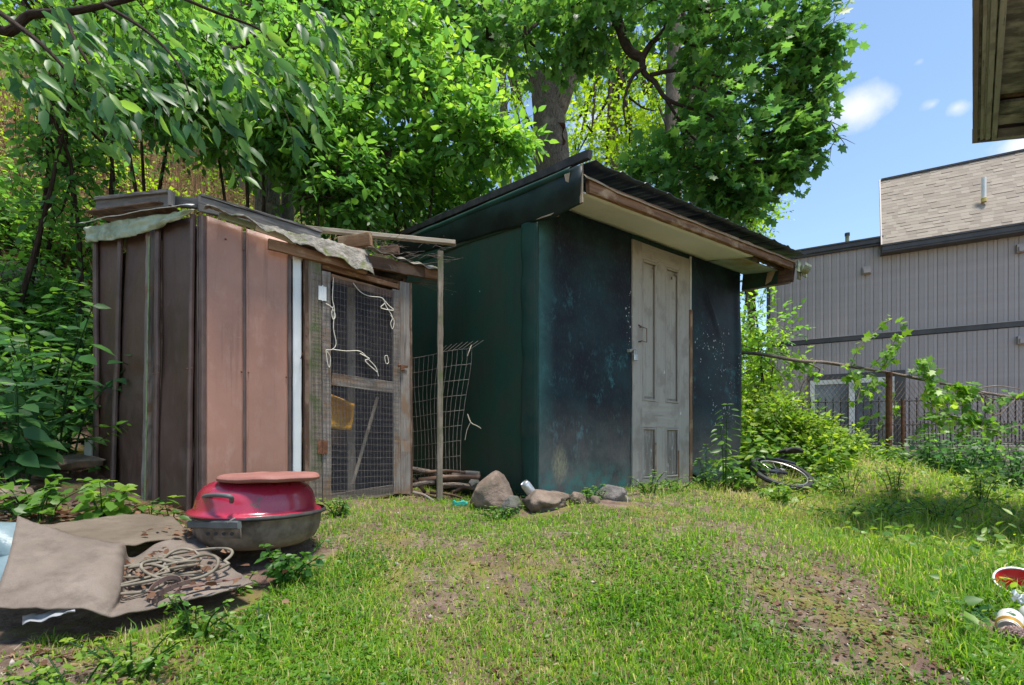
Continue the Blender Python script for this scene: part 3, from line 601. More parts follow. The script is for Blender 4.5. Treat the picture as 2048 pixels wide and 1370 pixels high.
# screen door
sdoor = MB().board(B(.705, .03, -.415), B(.700, .03, 1.185), u2, .062, .03, jit=.002).build('screen_door', m_greywood, coop, 'weathered timber door covered in wire and screen mesh')
MB().board(B(1.230, .03, -.365), B(1.222, .03, 1.165), u2, .058, .03, jit=.002).build('door_stile', m_greywood, sdoor)
MB().board(B(.735, .028, 1.155), B(1.195, .028, 1.125), (0, 0, 1), .05, .028, jit=.002).build('door_rail', m_fascia, sdoor)
MB().board(B(.738, .028, .455), B(1.20, .028, .43), (0, 0, 1), .085, .028, jit=.002).build('door_rail', m_greywood, sdoor)
MB().board(B(.738, .028, -.375), B(1.20, .028, -.335), (0, 0, 1), .075, .028, jit=.002).build('door_rail', m_mosswood, sdoor)
def m_mesh(name, cell, wire, a, fade=1.0):
    t = NT(name); s = t.sep(t.tc.outputs['UV']); cells = []
    for i in (0, 1):
        f = t.math('FRACT', t.math('MULTIPLY', s[i], 1/cell)); cells.append(t.math('LESS_THAN', f, wire))
    m = t.math('MAXIMUM', cells[0], cells[1]); t.put(t.b.inputs['Alpha'], m)
    return t.set(a, .8, 0, .2)
m_fly = m_mesh('fly_screen', .0042, .19, (.075, .075, .09))
def scr(z0, z1, lab):
    def fn(a, b):
        u = .738+.462*a; z = z0+(z1-z0)*b-.03*a*0; return B(u, .046+.004*nz(u*5, z*4), z), (u+.01*nz(z*3, 1), z+.01*nz(u*4, 2))
    MB().grid(fn, 20, 30).build('screen_mesh', m_fly, sdoor, lab, smooth=True)
scr(.48, 1.15, 'grey insect screen in the upper opening'); scr(-.35, .40, 'insect screen in the lower opening')
m_wire = m_noise('grey_wire', (.20, .17, .15), (.34, .31, .28), 30, .6, 0, metal=.5); m_rustwire = m_noise('rusted_wire', (.16, .10, .07), (.30, .22, .17), 30, .75, 0, metal=.2)
hw = MB()                                                     # 5 x 2.5 cm hardware cloth over door and post
for i in range(34):
    z = -.36+i*.046; z += .004*nz(i, 3)
    hw.tube([B(.60+.05*k, .052+.003*nz(k, i), z+.005*nz(k*.6, i*.3)-.01*k/13) for k in range(0, 14 if i > 8 else 13)], .0013, 3, cap=False)
for i in range(27):
    u = .60+i*.0245; hw.tube([B(u+.004*nz(k*.5, i), .0535+.002*nz(k, i), -.36+1.50*k/12) for k in range(13)], .0012, 3, cap=False)
hw.build('hardware_cloth', m_wire, sdoor, kind='stuff')
hg = MB(); hg.board(B(.655, .054, .98), B(.655, .054, 1.075), u2, .022, .003, ch=.0005).board(B(.685, .054, .98), B(.685, .054, 1.075), u2, .022, .003, ch=.0005).tube([B(.670, .056, .975), B(.670, .056, 1.08)], .005, 8); hg.build('hinge', m_white, sdoor, 'white painted hinge')
hg = MB(); hg.board(B(.655, .054, -.06), B(.655, .054, .03), u2, .028, .003).board(B(.69, .054, -.06), B(.69, .054, .03), u2, .03, .003).tube([B(.672, .056, -.065), B(.672, .056, .035)], .006, 8); hg.build('hinge', m_rust, sdoor, 'rusty lower hinge')
MB().board(B(1.23, .056, .595), B(1.31, .056, .595), (0, 0, 1), .018, .006).board(B(1.262, .062, .56), B(1.262, .062, .60), u2, .028, .016).tube([B(1.262, .075, .565), B(1.262, .10, .56)], .005, 6).build('latch', m_rust, sdoor)
m_string = m_noise('white_cord', (.50, .46, .38), (.68, .64, .55), 60, .9, .4, 200)
st = MB(); W_ = lambda pts, r=.003: st.tube(smooth_path([B(u, .062+.006*abs(nz(u*9, z*9)), z) for u, z in pts], 4), r, 5)
W_([(.742, 1.15), (.735, 1.0), (.748, .93), (.742, .80), (.76, .70), (.735, .655), (.69, .645)]); W_([(.735, .655), (.83, .655), (.93, .665), (1.0, .61), (1.05, .56), (1.07, .50)]); W_([(.93, .65), (1.0, .62), (.97, .60), (1.06, .53)], .004)
W_([(.69, .645), (.70, .56), (.715, .53), (.72, .60), (.695, .64)]); W_([(.88, 1.14), (.93, 1.09), (1.0, 1.07), (1.10, 1.075), (1.13, 1.02), (1.18, .95), (1.165, .90), (1.18, .86), (1.195, .92), (1.165, .96)]); W_([(1.10, 1.075), (1.15, 1.03), (1.19, 1.0), (1.09, 1.0), (1.12, 1.04)], .0035)
W_([(.69, .96), (.73, .94), (.755, .89), (.74, .86), (.73, .90), (.74, .95)], .0035); W_([(1.14, .66), (1.12, .65), (1.13, .60), (1.15, .61), (1.14, .66)])
st.build('tie_cord', m_string, sdoor, 'pale knotted cords tied across the screen')
MB().tube([B(.538, .02, .575), B(.53, .09, .60)], .003, 6).build('nail', m_rust, coop)
MB().box(L, .03, 1.27, -.05, -.03, -.42, 1.34).build('light_block_lining', m_darkwood, coop)  # added behind the side panels so no light leaks through their gaps
MB().box(B, .02, 1.33, -1.1, -.02, 1.24, 1.26).box(L, .03, 1.2, -.5, -.05, 1.27, 1.29).build('light_block_ceiling', m_darkwood, coop, kind='stuff')  # added under the roof to keep sunlight out of the coop
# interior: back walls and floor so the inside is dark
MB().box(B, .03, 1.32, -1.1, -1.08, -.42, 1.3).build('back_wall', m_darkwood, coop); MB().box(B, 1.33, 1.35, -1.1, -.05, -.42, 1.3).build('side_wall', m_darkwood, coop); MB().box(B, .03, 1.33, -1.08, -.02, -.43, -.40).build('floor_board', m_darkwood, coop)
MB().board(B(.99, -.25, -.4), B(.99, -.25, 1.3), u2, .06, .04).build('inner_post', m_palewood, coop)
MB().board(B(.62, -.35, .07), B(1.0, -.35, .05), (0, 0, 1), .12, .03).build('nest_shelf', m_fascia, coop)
# roof of the coop
def croof(a, b):
    s = -.06+1.5*a; d = -.10+1.3*b; p = C2+(dL*1.34*(1-a)+u2*1.50*a)*0
    q = L(1.34, .04, 0)*(1-a)*(1-a)+2*a*(1-a)*L(-.1, .08, 0)+a*a*B(1.36, .03, 0)
    back = Vector((-.35*a, 1, 0)); return q+back*(1.2-.75*a)*b+Vector((0, 0, 1.40+.02*nz(a*9, b*6)+.13*(1-a)**2-.03*a)), (a*2.8, b*1.2)
MB().grid(croof, 50, 14).build('roof_sheet', m_mossroof, coop, smooth=True, solid=.01)
def rollf(a, b):                                                # pale green rolled edge over the side wall
    s = 1.34-1.32*a; an = b*2.6; dr = .085*(1-a)+.05*math.sin(math.pi*a)+.015
    return L(s, .05+.014*math.sin(an)+.02*nz(s*4, b*3)+.012*nz(s*15, b*5), 1.385+.17*(max(0, s)/1.3)**.8-dr*b*1.1+.010*nz(s*8, b)), (s, b*.1)
MB().grid(rollf, 90, 12).build('roof_edging', m_roofroll, coop, 'pale green roll roofing folded over the side edge', smooth=True, solid=.002)
def rollg(a, b):
    s = 1.36-1.36*a; return L(s, .07+.02*b+.01*nz(s*7, 1), 1.40+.17*(max(0, s)/1.3)**.8+.006*math.sin(s*14)*(1-a)+.012*(1-b)), (s, b*.1)
MB().grid(rollg, 60, 4).build('roof_edging', m_white, coop, 'wavy whitish sheet edge', smooth=True, solid=.004)
def mossf(a, b):                                                 # sagging mossy sheet over the front
    u = -.02+1.03*a; top = B(u, .04, 1.40+.006*math.sin(a*11)); dr = .02+.19*max(0, a-.18)**.8+.004*math.sin(a*9)
    return top+n2*(.08*b+.012*math.sin(a*34)*b)+Vector((0, 0, -dr*b+.008*math.sin(a*34+1)*(.3+b)+.010*nz(u*9, b*3)+.010*nz(u*30, b*9)+.005*nz(u*75, b*20))), (u, b*.2)
MB().grid(mossf, 110, 14).build('roof_sheet', m_mossroof, coop, 'mossy warped sheet drooping over the front', smooth=True, solid=.003)
MB().board(B(.06, .03, 1.385), B(.28, .035, 1.37), (0, 0, 1), .035, .02).build('roof_batten', m_roofroll, coop); MB().board(B(.26, .045, 1.365), B(.50, .05, 1.33), (0, 0, 1), .035, .02).build('roof_batten', m_cream, coop)
MB().board(B(.33, .055, 1.275), B(.98, .06, 1.255), (0, 0, 1), .065, .035, jit=.003).build('front_header', m_fascia, coop, 'reddish brown header board above the door')
MB().board(B(.99, .07, 1.315), B(1.44, .07, 1.335), (0, 0, 1), .085, .035, jit=.003).build('front_header', m_darkwood, coop, 'dark header board at the right end'); MB().board(B(1.443, .07, 1.33), B(1.58, .07, 1.34), (0, 0, 1), .075, .035).build('front_header', m_fascia, coop)
def tarc(a, b):
    u = .97+.62*a; return B(u, .12-.05*b+.01*nz(u*9, 2), 1.40+.02*math.sin(a*30)*.4-.035*(1-b)*math.sin(a*2)+.01*nz(u*7, b)), (u, b*.1)
MB().grid(tarc, 40, 4).build('roof_sheet', m_mossroof, coop, 'curled felt edge at the right end', smooth=True, solid=.004)
# dark weathered gutters lying along the roof edge
def timber(name, label, cat, segs, mat, w, t, wd=(0, 0, 1), group=None, **k):
    o = MB()
    for a, b in segs: o.board(a, b, wd, w, t, **k)
    r = o.build(name, mat); return tag(r, label, cat, group)
m_agedgrey = m_wood('aged_grey_timber', (.075, .068, .065), (.23, .215, .21), (.15, .14, .13), across=34)
ga = thing('gutter_length', 'dark weathered box gutter section along the top left edge of the coop roof', 'gutter', P(193, 412, 3.5))
MB().board(P(193, 413, 3.5), P(341, 399, 3.04), (0, 0, 1), .088, .012, jit=.002).build('gutter_face', m_agedgrey, ga); MB().board(P(193, 398, 3.49), P(338, 383, 3.03), (0, 0, 1), .022, .03, jit=.002).build('gutter_lip', m_agedgrey, ga)
MB().board(P(195, 432, 3.55), P(341, 414, 3.10), (0, 1, 0), .14, .012).build('gutter_floor', m_darkwood, ga); MB().board(P(343, 383, 3.03), P(343, 413, 3.03), (1, 0, 0), .02, .04).build('gutter_end_cap', m_agedgrey, ga)
timber('roof_plank', 'short grey plank bridging the gutter and the long plank on the coop roof', 'plank', [(P(338, 402, 3.12), P(398, 408, 3.08))], m_agedgrey, .06, .03)
gb = thing('roof_plank', 'long grey weathered plank running along the front of the coop roof', 'plank', P(396, 408, 3.0))
MB().board(P(396, 407, 3.0), P(640, 478, 3.62), (0, 0, 1), .085, .022, jit=.003, seg=20).build('plank_face', m_agedgrey, gb); MB().board(P(398, 393, 3.02), P(640, 466, 3.64), (0, 1, 0), .07, .016, jit=.003, seg=20).build('plank_edge', m_agedgrey, gb)
timber('roof_plank', 'thin pale plank jutting right from the coop roof towards the green shed', 'plank', [(P(600, 456, 3.8), P(911, 486, 3.85))], m_palewood, .030, .05)
timber('wood_offcut', 'small brown board end tilted on the coop roof above the door', 'board', [(P(680, 488, 3.66), P(742, 478, 3.60))], m_fascia, .05, .09, wd=(.2, 1, .1))
timber('wood_offcut', 'small dark square block on the coop roof at its right end', 'board', [(P(762, 502, 3.8), P(798, 500, 3.8))], m_darkwood, .05, .06)
def redsheet(a, b): return P(700+30*a+3*b, 493+52*b+6*a, 3.60)+Vector((0, -.03*b, 0)), (a*.1, b*.2)
tag(MB().grid(redsheet, 4, 6).build('shingle_scrap', m_noise('pinkish_shingle', (.34, .17, .13), (.42, .32, .24), 14, .95, .7, 60, c=(.17, .17, .06)), None, solid=.005), 'pinkish shingle scrap hanging over the coop door', 'shingle')
# twigs on the coop roof
tw = MB()
for k in range(95):
    p = P(random.gauss(770, 60), random.gauss(505, 14), random.uniform(3.65, 4.0)); d = Vector((random.uniform(-.3, .32), random.uniform(-.1, .1), random.uniform(-.06, .07)))*random.uniform(.3, 1)
    tw.tube(smooth_path([p, p+d*.5+Vector((0, 0, random.uniform(-.02, .03))), p+d], 3), [.0022]*3+[.0014]*3+[.0008], 4, cap=False)
for k in range(12):
    p = P(820+random.uniform(-10, 10), 565, 3.98); tw.tube([p, p+Vector((.12, 0, -.02+k*.003)), p+Vector((.24+.1*random.random(), 0, -.09+k*.012))], .001, 3, cap=False)
tag(tw.build('dry_twigs', m_bark_light), 'tangle of dry twigs and vine stems caught on the coop roof', 'twigs', None, 'stuff')
# inside the coop: yellow tool head and pale pole
yb = MB()
def yf(a, b): return P(656+52*a-6*b, 786+22*a+70*b*(1-.25*a), 3.56)+Vector((0, .06*math.sin(a*3)*math.sin(b*3), 0)), (a, b)
yb.grid(yf, 8, 8); tag(yb.build('plastic_scoop', m_noise('yellow_plastic', (.80, .36, .01), (.90, .48, .02), 6, .5, .1), None, smooth=True, solid=.012), 'orange-yellow plastic scoop hanging behind the lower door mesh', 'scoop')
tag(MB().tube([P(705, 968, 3.62), P(755, 795, 3.85)], .013, 8).build('pole', m_palewood), 'pale round pole leaning diagonally inside the coop doorway', 'pole')
# ---------------------------------------------------------------- VEGETATION TOOLS
LEAF = {
 'ovate': (np.array([(0, 0, 0), (-.24, .28, .05), (.24, .28, .05), (0, .42, 0), (-.21, .62, .03), (.21, .62, .03), (0, 1, -.08)]), np.array([(0, 2, 3), (0, 3, 1), (1, 3, 4), (3, 2, 5), (4, 3, 6), (3, 5, 6)])),
 'long': (np.array([(0, 0, 0), (-.15, .25, .04), (.15, .25, .04), (0, .42, 0), (-.16, .58, .02), (.16, .58, .02), (0, 1, -.12)]), np.array([(0, 2, 3), (0, 3, 1), (1, 3, 4), (3, 2, 5), (4, 3, 6), (3, 5, 6)])),
 'small': (np.array([(0, 0, 0), (-.32, .5, .05), (.32, .5, .05), (0, 1, -.06)]), np.array([(0, 2, 3), (0, 3, 1)])),
 'heart': (np.array([(0, .08, 0), (-.25, 0, .03), (-.42, .25, .06), (-.33, .6, .03), (0, 1.08, -.10), (.33, .6, .03), (.42, .25, .06), (.25, 0, .03), (0, .5, -.02)]), np.array([(8, i, i+1 if i < 7 else 0) for i in range(8)])[:, ::-1]),
}
_mo = [(0, .02), (.22, -.06), (.16, .18), (.50, .22), (.30, .40), (.46, .70), (.20, .66), (0, 1.0), (-.20, .66), (-.46, .70), (-.30, .40), (-.50, .22), (-.16, .18), (-.22, -.06)]
_mv = np.array([(x, y, .05*abs(x)*2-.06*y*y) for x, y in _mo]+[(0, .38, -.02)]); LEAF['maple'] = (_mv, np.array([(14, i, (i+1) % 14) for i in range(14)]))
_mo5 = [(0, 0), (.30, .12), (.20, .35), (.42, .62), (.16, .62), (0, 1.0), (-.16, .62), (-.42, .62), (-.20, .35), (-.30, .12)]
LEAF['lobed'] = (np.array([(x, y, .05*abs(x)) for x, y in _mo5]), np.array([(0, 1, 2), (0, 2, 8), (0, 8, 9), (2, 3, 4), (2, 4, 6), (2, 6, 8), (8, 6, 7), (4, 5, 6)]))
def unit(a): return a/np.maximum(np.linalg.norm(a, axis=-1, keepdims=True), 1e-9)
def leaf_frames(d, nrm):
    """tip direction d, blade normal nrm -> rotation (N,3,3) with columns x,y,z"""
    y = unit(d); z = unit(nrm-y*np.sum(nrm*y, 1, keepdims=True)); x = np.cross(y, z); return np.stack([x, y, z], axis=2)
class Leaves:
    def __init__(s, kind): s.kind = kind; s.p = []; s.d = []; s.n = []; s.s = []; s.r = []
    def add(s, p, d, n, size, r): s.p.append(p); s.d.append(unit(d)); s.n.append(n); s.s.append(size); s.r.append(r); return s
    def cat(s): return [np.concatenate(x) for x in (s.p, s.d, s.n, s.s, s.r)]
    def geo(s, sel=None):
        p, d, n, sz, r = s.cat()
        if sel is not None: p, d, n, sz, r = p[sel], d[sel], n[sel], sz[sel], r[sel]
        V, F = LEAF[s.kind]; M = leaf_frames(d, n); k = len(V)
        W = np.einsum('nij,kj->nki', M, V)*sz[:, None, None]+p[:, None, :]
        FF = (F[None]+(np.arange(len(p))*k)[:, None, None]).reshape(-1, 3)
        return W.reshape(-1, 3), FF, np.repeat(r, k)
_lm = {}
def leaf_mesh(kind, mat, lev):
    key = (kind, mat.name, lev)
    if key not in _lm:
        V, F = LEAF[kind]; o = mesh_np('leaf', V, F, mat, rnd=np.full(len(V), (lev+.5)/8)); _lm[key] = o.data; bpy.data.objects.remove(o)
    return _lm[key]
def inview(p, m=40):
    px = 1024+1000*p[:, 0]/np.maximum(p[:, 1], .1); py = 890-1000*p[:, 2]/np.maximum(p[:, 1], .1)
    return (px > -m) & (px < 2048+m) & (py > -m) & (py < 1370+m) & (p[:, 1] > .2)
def put_leaves(lv, mat, parent, single=0, name='foliage', minpx=9, label=None):
    """the largest leaves in view as single leaf parts, the rest joined"""
    if not lv.p: return
    p, d, n, sz, r = lv.cat(); keep = np.ones(len(p), bool)
    if single:
        px = np.where(inview(p, 0), sz/np.maximum(p[:, 1], .3)*1000, 0); od = np.argsort(-px)[:single]; od = od[px[od] > minpx]
        keep[od] = False; M = leaf_frames(d[od], n[od]); base = np.array(rootloc(parent))
        from mathutils import Matrix
        for i, k in enumerate(od):
            o = bpy.data.objects.new('leaf', leaf_mesh(lv.kind, mat, int(min(7.9, max(0, r[k]*8))))); C.objects.link(o); o.parent = parent
            o.matrix_basis = Matrix.Translation(p[k]-base) @ Matrix(M[i].tolist()).to_4x4() @ Matrix.Scale(float(sz[k]), 4)
    if keep.any():
        V, F, rr = lv.geo(keep); o = mesh_np(name, V, F, mat, parent, rnd=rr); o['kind'] = 'stuff'
        if label: o['label'] = label
        return o
def twigs_geo(a, b, r):
    """thin 3-sided twigs from a to b, slightly arched"""
    n = len(a); d = unit(b-a); up = np.tile(np.array([[.13, .21, .97]]), (n, 1)); x = unit(np.cross(d, up)); y = np.cross(d, x); V = []
    for t, q in ((0, 1.0), (.5, .7), (1, .3)):
        c = a*(1-t)+b*t+np.array([[0, 0, 1]])*(t*(1-t)*.35*np.linalg.norm(b-a, axis=1, keepdims=True)*.3)
        for k in range(3): an = 2.094*k; V.append(c+(x*math.cos(an)+y*math.sin(an))*r[:, None]*q)
    V = np.stack(V, 1).reshape(-1, 3); F = []
    for i in (0, 1):
        for k in range(3): A, B_ = i*3+k, i*3+(k+1) % 3; F.append((A, B_, B_+3, A+3))
    F = (np.array(F)[None]+(np.arange(n)*9)[:, None, None]).reshape(-1, 4); return V, F
def spray(lv, a, b, k, size, spread=.9, droop=.35, up=(0, 0, 1), lev=(0, 1), g=rng, tiltn=.45, bright=None):
    """k leaves along each twig a->b, alternating sides"""
    n = len(a); d = unit(b-a); upv = unit(np.tile(np.array([up], float), (n, 1))+g.normal(0, .25, (n, 3))); sd_ = unit(np.cross(d, upv))
    for j in range(k):
        t = (j+.6)/k; t = t+g.uniform(-.3, .3, n)/k; sg = 1 if j % 2 else -1
        if j == k-1: sg = 0
        p = a*(1-t[:, None])+b*t[:, None]; p[:, 2] += .1*(t*(1-t))*np.linalg.norm(b-a, axis=1)
        dd = d*(1-.35*abs(sg))+sd_*sg*spread+g.normal(0, .28, (n, 3)); dd[:, 2] -= droop*g.uniform(.3, 1.4, n)
        nn = upv+g.normal(0, tiltn, (n, 3)); s_ = size*g.uniform(.42, 1.2, n); r = g.uniform(lev[0], lev[1], n)
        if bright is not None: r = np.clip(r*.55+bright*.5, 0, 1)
        lv.add(p, dd, nn, s_, np.clip(r, 0, .999))
def crown(parent, kind, mat, blobs, ntw, k, size, twl, single=0, lev=(0, 1), droop=.35, centre=None, g=rng, twmat=None, limb_r=.03, sub=4, outward=.5, spread=.9, bias=(0, 0, -.15), flat=.75, tiltn=.45, branch=True, bright=0.):
    """blobs: (x,y,z,r). Limbs run from centre to every blob, boughs spread in it, twigs carry the leaves"""
    lv = Leaves(kind); TA = []; TB = []; TR = []; lim = MB()
    for (x, y, z, r) in blobs:
        c = np.array((x, y, z)); n = max(3, int(ntw*g.uniform(.8, 1.2)))
        q = unit(g.normal(0, 1, (n, 3)))*(g.uniform(.15, 1, (n, 1))**.5)*r; q[:, 2] *= flat
        a = c+q; o = unit(q+1e-6); bb = unit(o*outward+g.normal(0, .6, (n, 3))+np.array([bias])); b = a+bb*twl*g.uniform(.6, 1.3, (n, 1))
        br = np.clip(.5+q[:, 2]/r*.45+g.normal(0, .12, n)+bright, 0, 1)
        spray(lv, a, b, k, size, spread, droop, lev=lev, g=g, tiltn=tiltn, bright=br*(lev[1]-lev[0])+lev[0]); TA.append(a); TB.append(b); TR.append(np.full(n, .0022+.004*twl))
        if centre is not None and branch:
            p0 = Vector(centre) if not callable(centre) else centre(Vector(c)); p1 = Vector(c); L_ = (p1-p0).length
            if L_ > .05:
                mid = p0.lerp(p1, .5)+Vector((g.normal(0, .06*L_), g.normal(0, .06*L_), .10*L_)); path = smooth_path([p0, mid, p1], 5)
                lim.tube(path, [max(.006, limb_r*(1-i/len(path))**.8+.006) for i in range(len(path))], 6, cap=False)
        for s in range(sub if branch else 0):
            e = Vector(a[int(g.integers(n))]); p1 = Vector(c); mid = p1.lerp(e, .5)+Vector((g.normal(0, .04), g.normal(0, .04), .05*r)); lim.tube([p1, mid, e], [max(.005, limb_r*.35), max(.004, limb_r*.22), .003], 5, cap=False)
    A, B_, RR = np.concatenate(TA), np.concatenate(TB), np.concatenate(TR)
    V, F = twigs_geo(A, B_, RR); mesh_np('twigs', V, F, twmat or m_bark_dark, parent)['kind'] = 'stuff'
    if lim.v: lim.build('branches', twmat or m_bark_dark, parent, smooth=True, kind='stuff')
    put_leaves(lv, mat, parent, single); return lv
def trunk(parent, pts, rad, mat, name='trunk', n=12, jit=.12, label=None):
    path = smooth_path(pts, 5); m = len(path); rr = [rad[0]+(rad[1]-rad[0])*(i/(m-1))**.8 for i in range(m)]
    if len(rad) == 3: rr = [x*(1+(rad[2]*(1-i/(m*.2)) if i < m*.2 else 0)) for i, x in enumerate(rr)]
    return MB().tube(path, rr, n, jit=jit).build(name, mat, parent, label, smooth=True)
def blobs_px(lst): return [(*PR(px, py, Y), r) for px, py, Y, r in lst]

# ---------------------------------------------------------------- TREES
# the big old maple behind the sheds
b0 = ongnd(1112, 9.6, -.1)
t1 = thing('maple_tree', 'old thick-trunked maple with a hollow and a broken-off fork behind the green shed', 'tree', b0)
trunk(t1, [b0, P(1112, 480, 9.6), P(1108, 350, 9.6), P(1100, 260, 9.6), P(1094, 205, 9.6), P(1090, 158, 9.6)], (.40, .26, .3), m_bark, jit=.10, n=20)
trunk(t1, [P(1100, 235, 9.6), P(1120, 195, 9.55), P(1135, 150, 9.5), P(1152, 90, 9.4), P(1160, 20, 9.3), P(1170, -120, 9.2), P(1180, -300, 9)], (.24, .13), m_bark, 'limb', jit=.1)
trunk(t1, [P(1095, 200, 9.6), P(1075, 170, 9.55), P(1072, 145, 9.5)], (.17, .15), m_bark, 'broken_limb')
hol = MB().grid(lambda a, b: (P(1106+22*a+3*math.sin(b*9), 245+45*b, 9.32)+Vector((0, .10*math.sin(a*3.14)*math.sin(b*3.14), 0)), (a, b)), 8, 8); hol.build('hollow', m_noise('rotten_wood', (.02, .01, .008), (.14, .05, .03), 12, .95, .8, 30), t1)
bl = []
for i in range(28): bl.append((rng.uniform(860, 1330), rng.uniform(-420, 40), rng.uniform(7.2, 10.5), rng.uniform(.55, .8)))
bl += [(900, 45, 7, .6), (975, 75, 7, .6), (1050, 70, 6.8, .6), (1120, 60, 6.7, .45), (1180, 70, 6.6, .4), (1150, 20, 6.5, .5), (1230, 40, 7, .55), (930, 110, 7.6, .5)]
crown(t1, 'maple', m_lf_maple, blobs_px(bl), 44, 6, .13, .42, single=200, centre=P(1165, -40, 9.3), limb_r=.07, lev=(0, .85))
# nearer maple whose limbs hang over the shed roof
b0 = ongnd(1345, 8.3, -.1)
t2 = thing('maple_tree', 'slim maple behind the shed door end whose crooked limbs hang over the roof', 'tree', b0)
trunk(t2, [b0, P(1346, 420, 8.3), P(1342, 330, 8.3), P(1345, 200, 8.3), P(1348, 60, 8.2), P(1340, -150, 8), P(1300, -260, 7.5)], (.15, .09, .3), m_bark_light)
trunk(t2, [P(1300, -260, 7.5), P(1250, -120, 6.8), P(1228, 0, 6.4), P(1242, 60, 6.3), P(1258, 100, 6.25), P(1284, 116, 6.2)], (.085, .05), m_bark_dark, 'limb', n=10)
for pts, r in (([(1284, 116, 6.2), (1300, 90, 6.2), (1325, 65, 6.2), (1350, 20, 6.2), (1400, -40, 6.1)], (.045, .02)), ([(1284, 116, 6.2), (1288, 145, 6.15), (1310, 165, 6.1), (1330, 195, 6.1), (1365, 212, 6.05), (1410, 225, 6)], (.045, .012)),
               ([(1290, 135, 6.15), (1268, 150, 6.1), (1252, 185, 6.05), (1247, 215, 6), (1253, 255, 6)], (.03, .008)), ([(1258, 195, 6.1), (1285, 215, 6.1), (1310, 222, 6.1)], (.014, .006)), ([(1300, 150, 6.1), (1360, 140, 6.1), (1420, 150, 6.1), (1500, 165, 6.1)], (.025, .01)),
               ([(1350, 20, 6.2), (1450, 10, 6.2), (1540, 40, 6.1), (1600, 80, 6.1)], (.03, .01)), ([(1410, 225, 6), (1470, 250, 6), (1540, 240, 6), (1600, 255, 6)], (.014, .005)), ([(1330, 195, 6.1), (1380, 270, 6.1), (1450, 320, 6), (1500, 360, 6)], (.02, .006))):
    trunk(t2, [P(*p) for p in pts], r, m_bark_dark, 'bough', n=8, jit=.08)
bl = [(1180, 0, 6, .45), (1310, 0, 6, .45), (1420, 30, 6, .6), (1520, 40, 6.1, .55), (1585, 75, 6.1, .35), (1610, 120, 6.2, .2), (1400, 95, 6, .4), (1460, 110, 6, .5), (1545, 135, 6.1, .45), (1600, 165, 6.2, .22), (1420, 180, 6, .38), (1490, 200, 6, .5), (1560, 215, 6.1, .32),
      (1430, 265, 6, .5), (1510, 280, 6, .38), (1370, 290, 6.1, .35), (1290, 325, 6.3, .22), (1390, 340, 6.1, .35), (1320, 350, 6.2, .3), (1470, 350, 6, .3), (1530, 345, 6, .16), (1585, 270, 6.05, .13), (1600, 300, 6.05, .11), (1560, 305, 6.05, .12), (1565, 340, 6.05, .1), (1625, 95, 6.2, .16), (1618, 60, 6.2, .2), (1590, 20, 6.2, .35), (1605, 215, 6.1, .14), (1500, 400, 6.1, .16), (1460, 400, 6.2, .2), (1420, 390, 6.2, .22),
      (1260, -80, 6, .7), (1400, -100, 6, .8), (1540, -70, 6.1, .6), (1480, -230, 6.5, .9), (1330, -250, 6.5, .9)]
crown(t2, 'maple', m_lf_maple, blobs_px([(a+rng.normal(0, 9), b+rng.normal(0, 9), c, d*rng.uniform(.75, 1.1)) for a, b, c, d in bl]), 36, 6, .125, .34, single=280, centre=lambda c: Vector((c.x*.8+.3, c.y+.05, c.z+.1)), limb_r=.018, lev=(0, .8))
# bare dead twigs beyond the maple's edge
dt = MB()
def dead(pts, r=.006, sub=4):
    pa = smooth_path([P(*p) for p in pts], 4); dt.tube(pa, [r*(1-.8*i/len(pa)) for i in range(len(pa))], 5, cap=False)
    for s in range(sub):
        i = random.randrange(2, len(pa)-1); d = (pa[i]-pa[i-1]).normalized(); e = pa[i]+(d*.6+Vector((random.uniform(-.7, .7), 0, random.uniform(-.7, .5)))).normalized()*random.uniform(.08, .3)
        dt.tube([pa[i], pa[i].lerp(e, .5)+Vector((0, 0, .01)), e], [r*.5, r*.35, r*.15], 4, cap=False)
dead([(1540, 240, 6), (1600, 238, 6), (1650, 240, 6), (1672, 262, 6), (1668, 285, 6), (1640, 318, 6), (1618, 332, 6)], .010, 8); dead([(1600, 150, 6), (1640, 85, 6), (1660, 50, 6), (1690, 35, 6)], .006, 9); dead([(1555, 230, 6), (1580, 180, 6), (1610, 150, 6), (1640, 120, 6)], .006, 6)
dead([(1545, 280, 6), (1600, 262, 6), (1640, 215, 6), (1658, 185, 6)], .006, 6); dead([(1575, 300, 6), (1572, 350, 6), (1550, 385, 6), (1530, 412, 6)], .006, 6); dead([(1580, 190, 6), (1640, 175, 6), (1655, 150, 6)], .004, 4); dead([(1578, 340, 6), (1560, 380, 6), (1548, 405, 6)], .004, 3)
o = dt.build('dead_boughs', m_bark_dark, t2, 'bare grey dead twigs reaching out against the sky', smooth=True); o['kind'] = 'stuff'
# trees further back: trunks that show through the leaves
def backtree(px, Y, topy, r, blob, label, mat=m_bark_light, leaf=m_lf_far, lean=0, ntw=44, kind='small', size=.12, single=0, lev=(0, 1), bright=.0, name='tree'):
    b = ongnd(px, Y, -.1); t = thing(name, label, 'tree', b, group=None); top = P(px+lean, topy, Y)
    trunk(t, [b, b.lerp(top, .35)+Vector((r*.5, 0, 0)), b.lerp(top, .7)-Vector((r*.4, 0, 0)), top], (r, r*.45, .3), mat)
    crown(t, kind, leaf, blobs_px(blob), ntw, 6, size, .5, centre=b.lerp(top, .8), limb_r=r*.4, single=single, lev=lev, g=rng, twmat=m_bark_dark, sub=2, bright=bright); return t
AVOID = [(490, 130, 30), (492, 190, 25), (540, 400, 30), (555, 350, 25), (1105, 210, 65), (1105, 290, 60), (1190, 200, 40), (1230, 170, 40), (1290, 230, 40), (60, 250, 50), (110, 330, 50), (60, 400, 50), (150, 420, 30), (400, 270, 25), (365, 320, 25), (1345, 200, 20), (1395, 190, 15)]
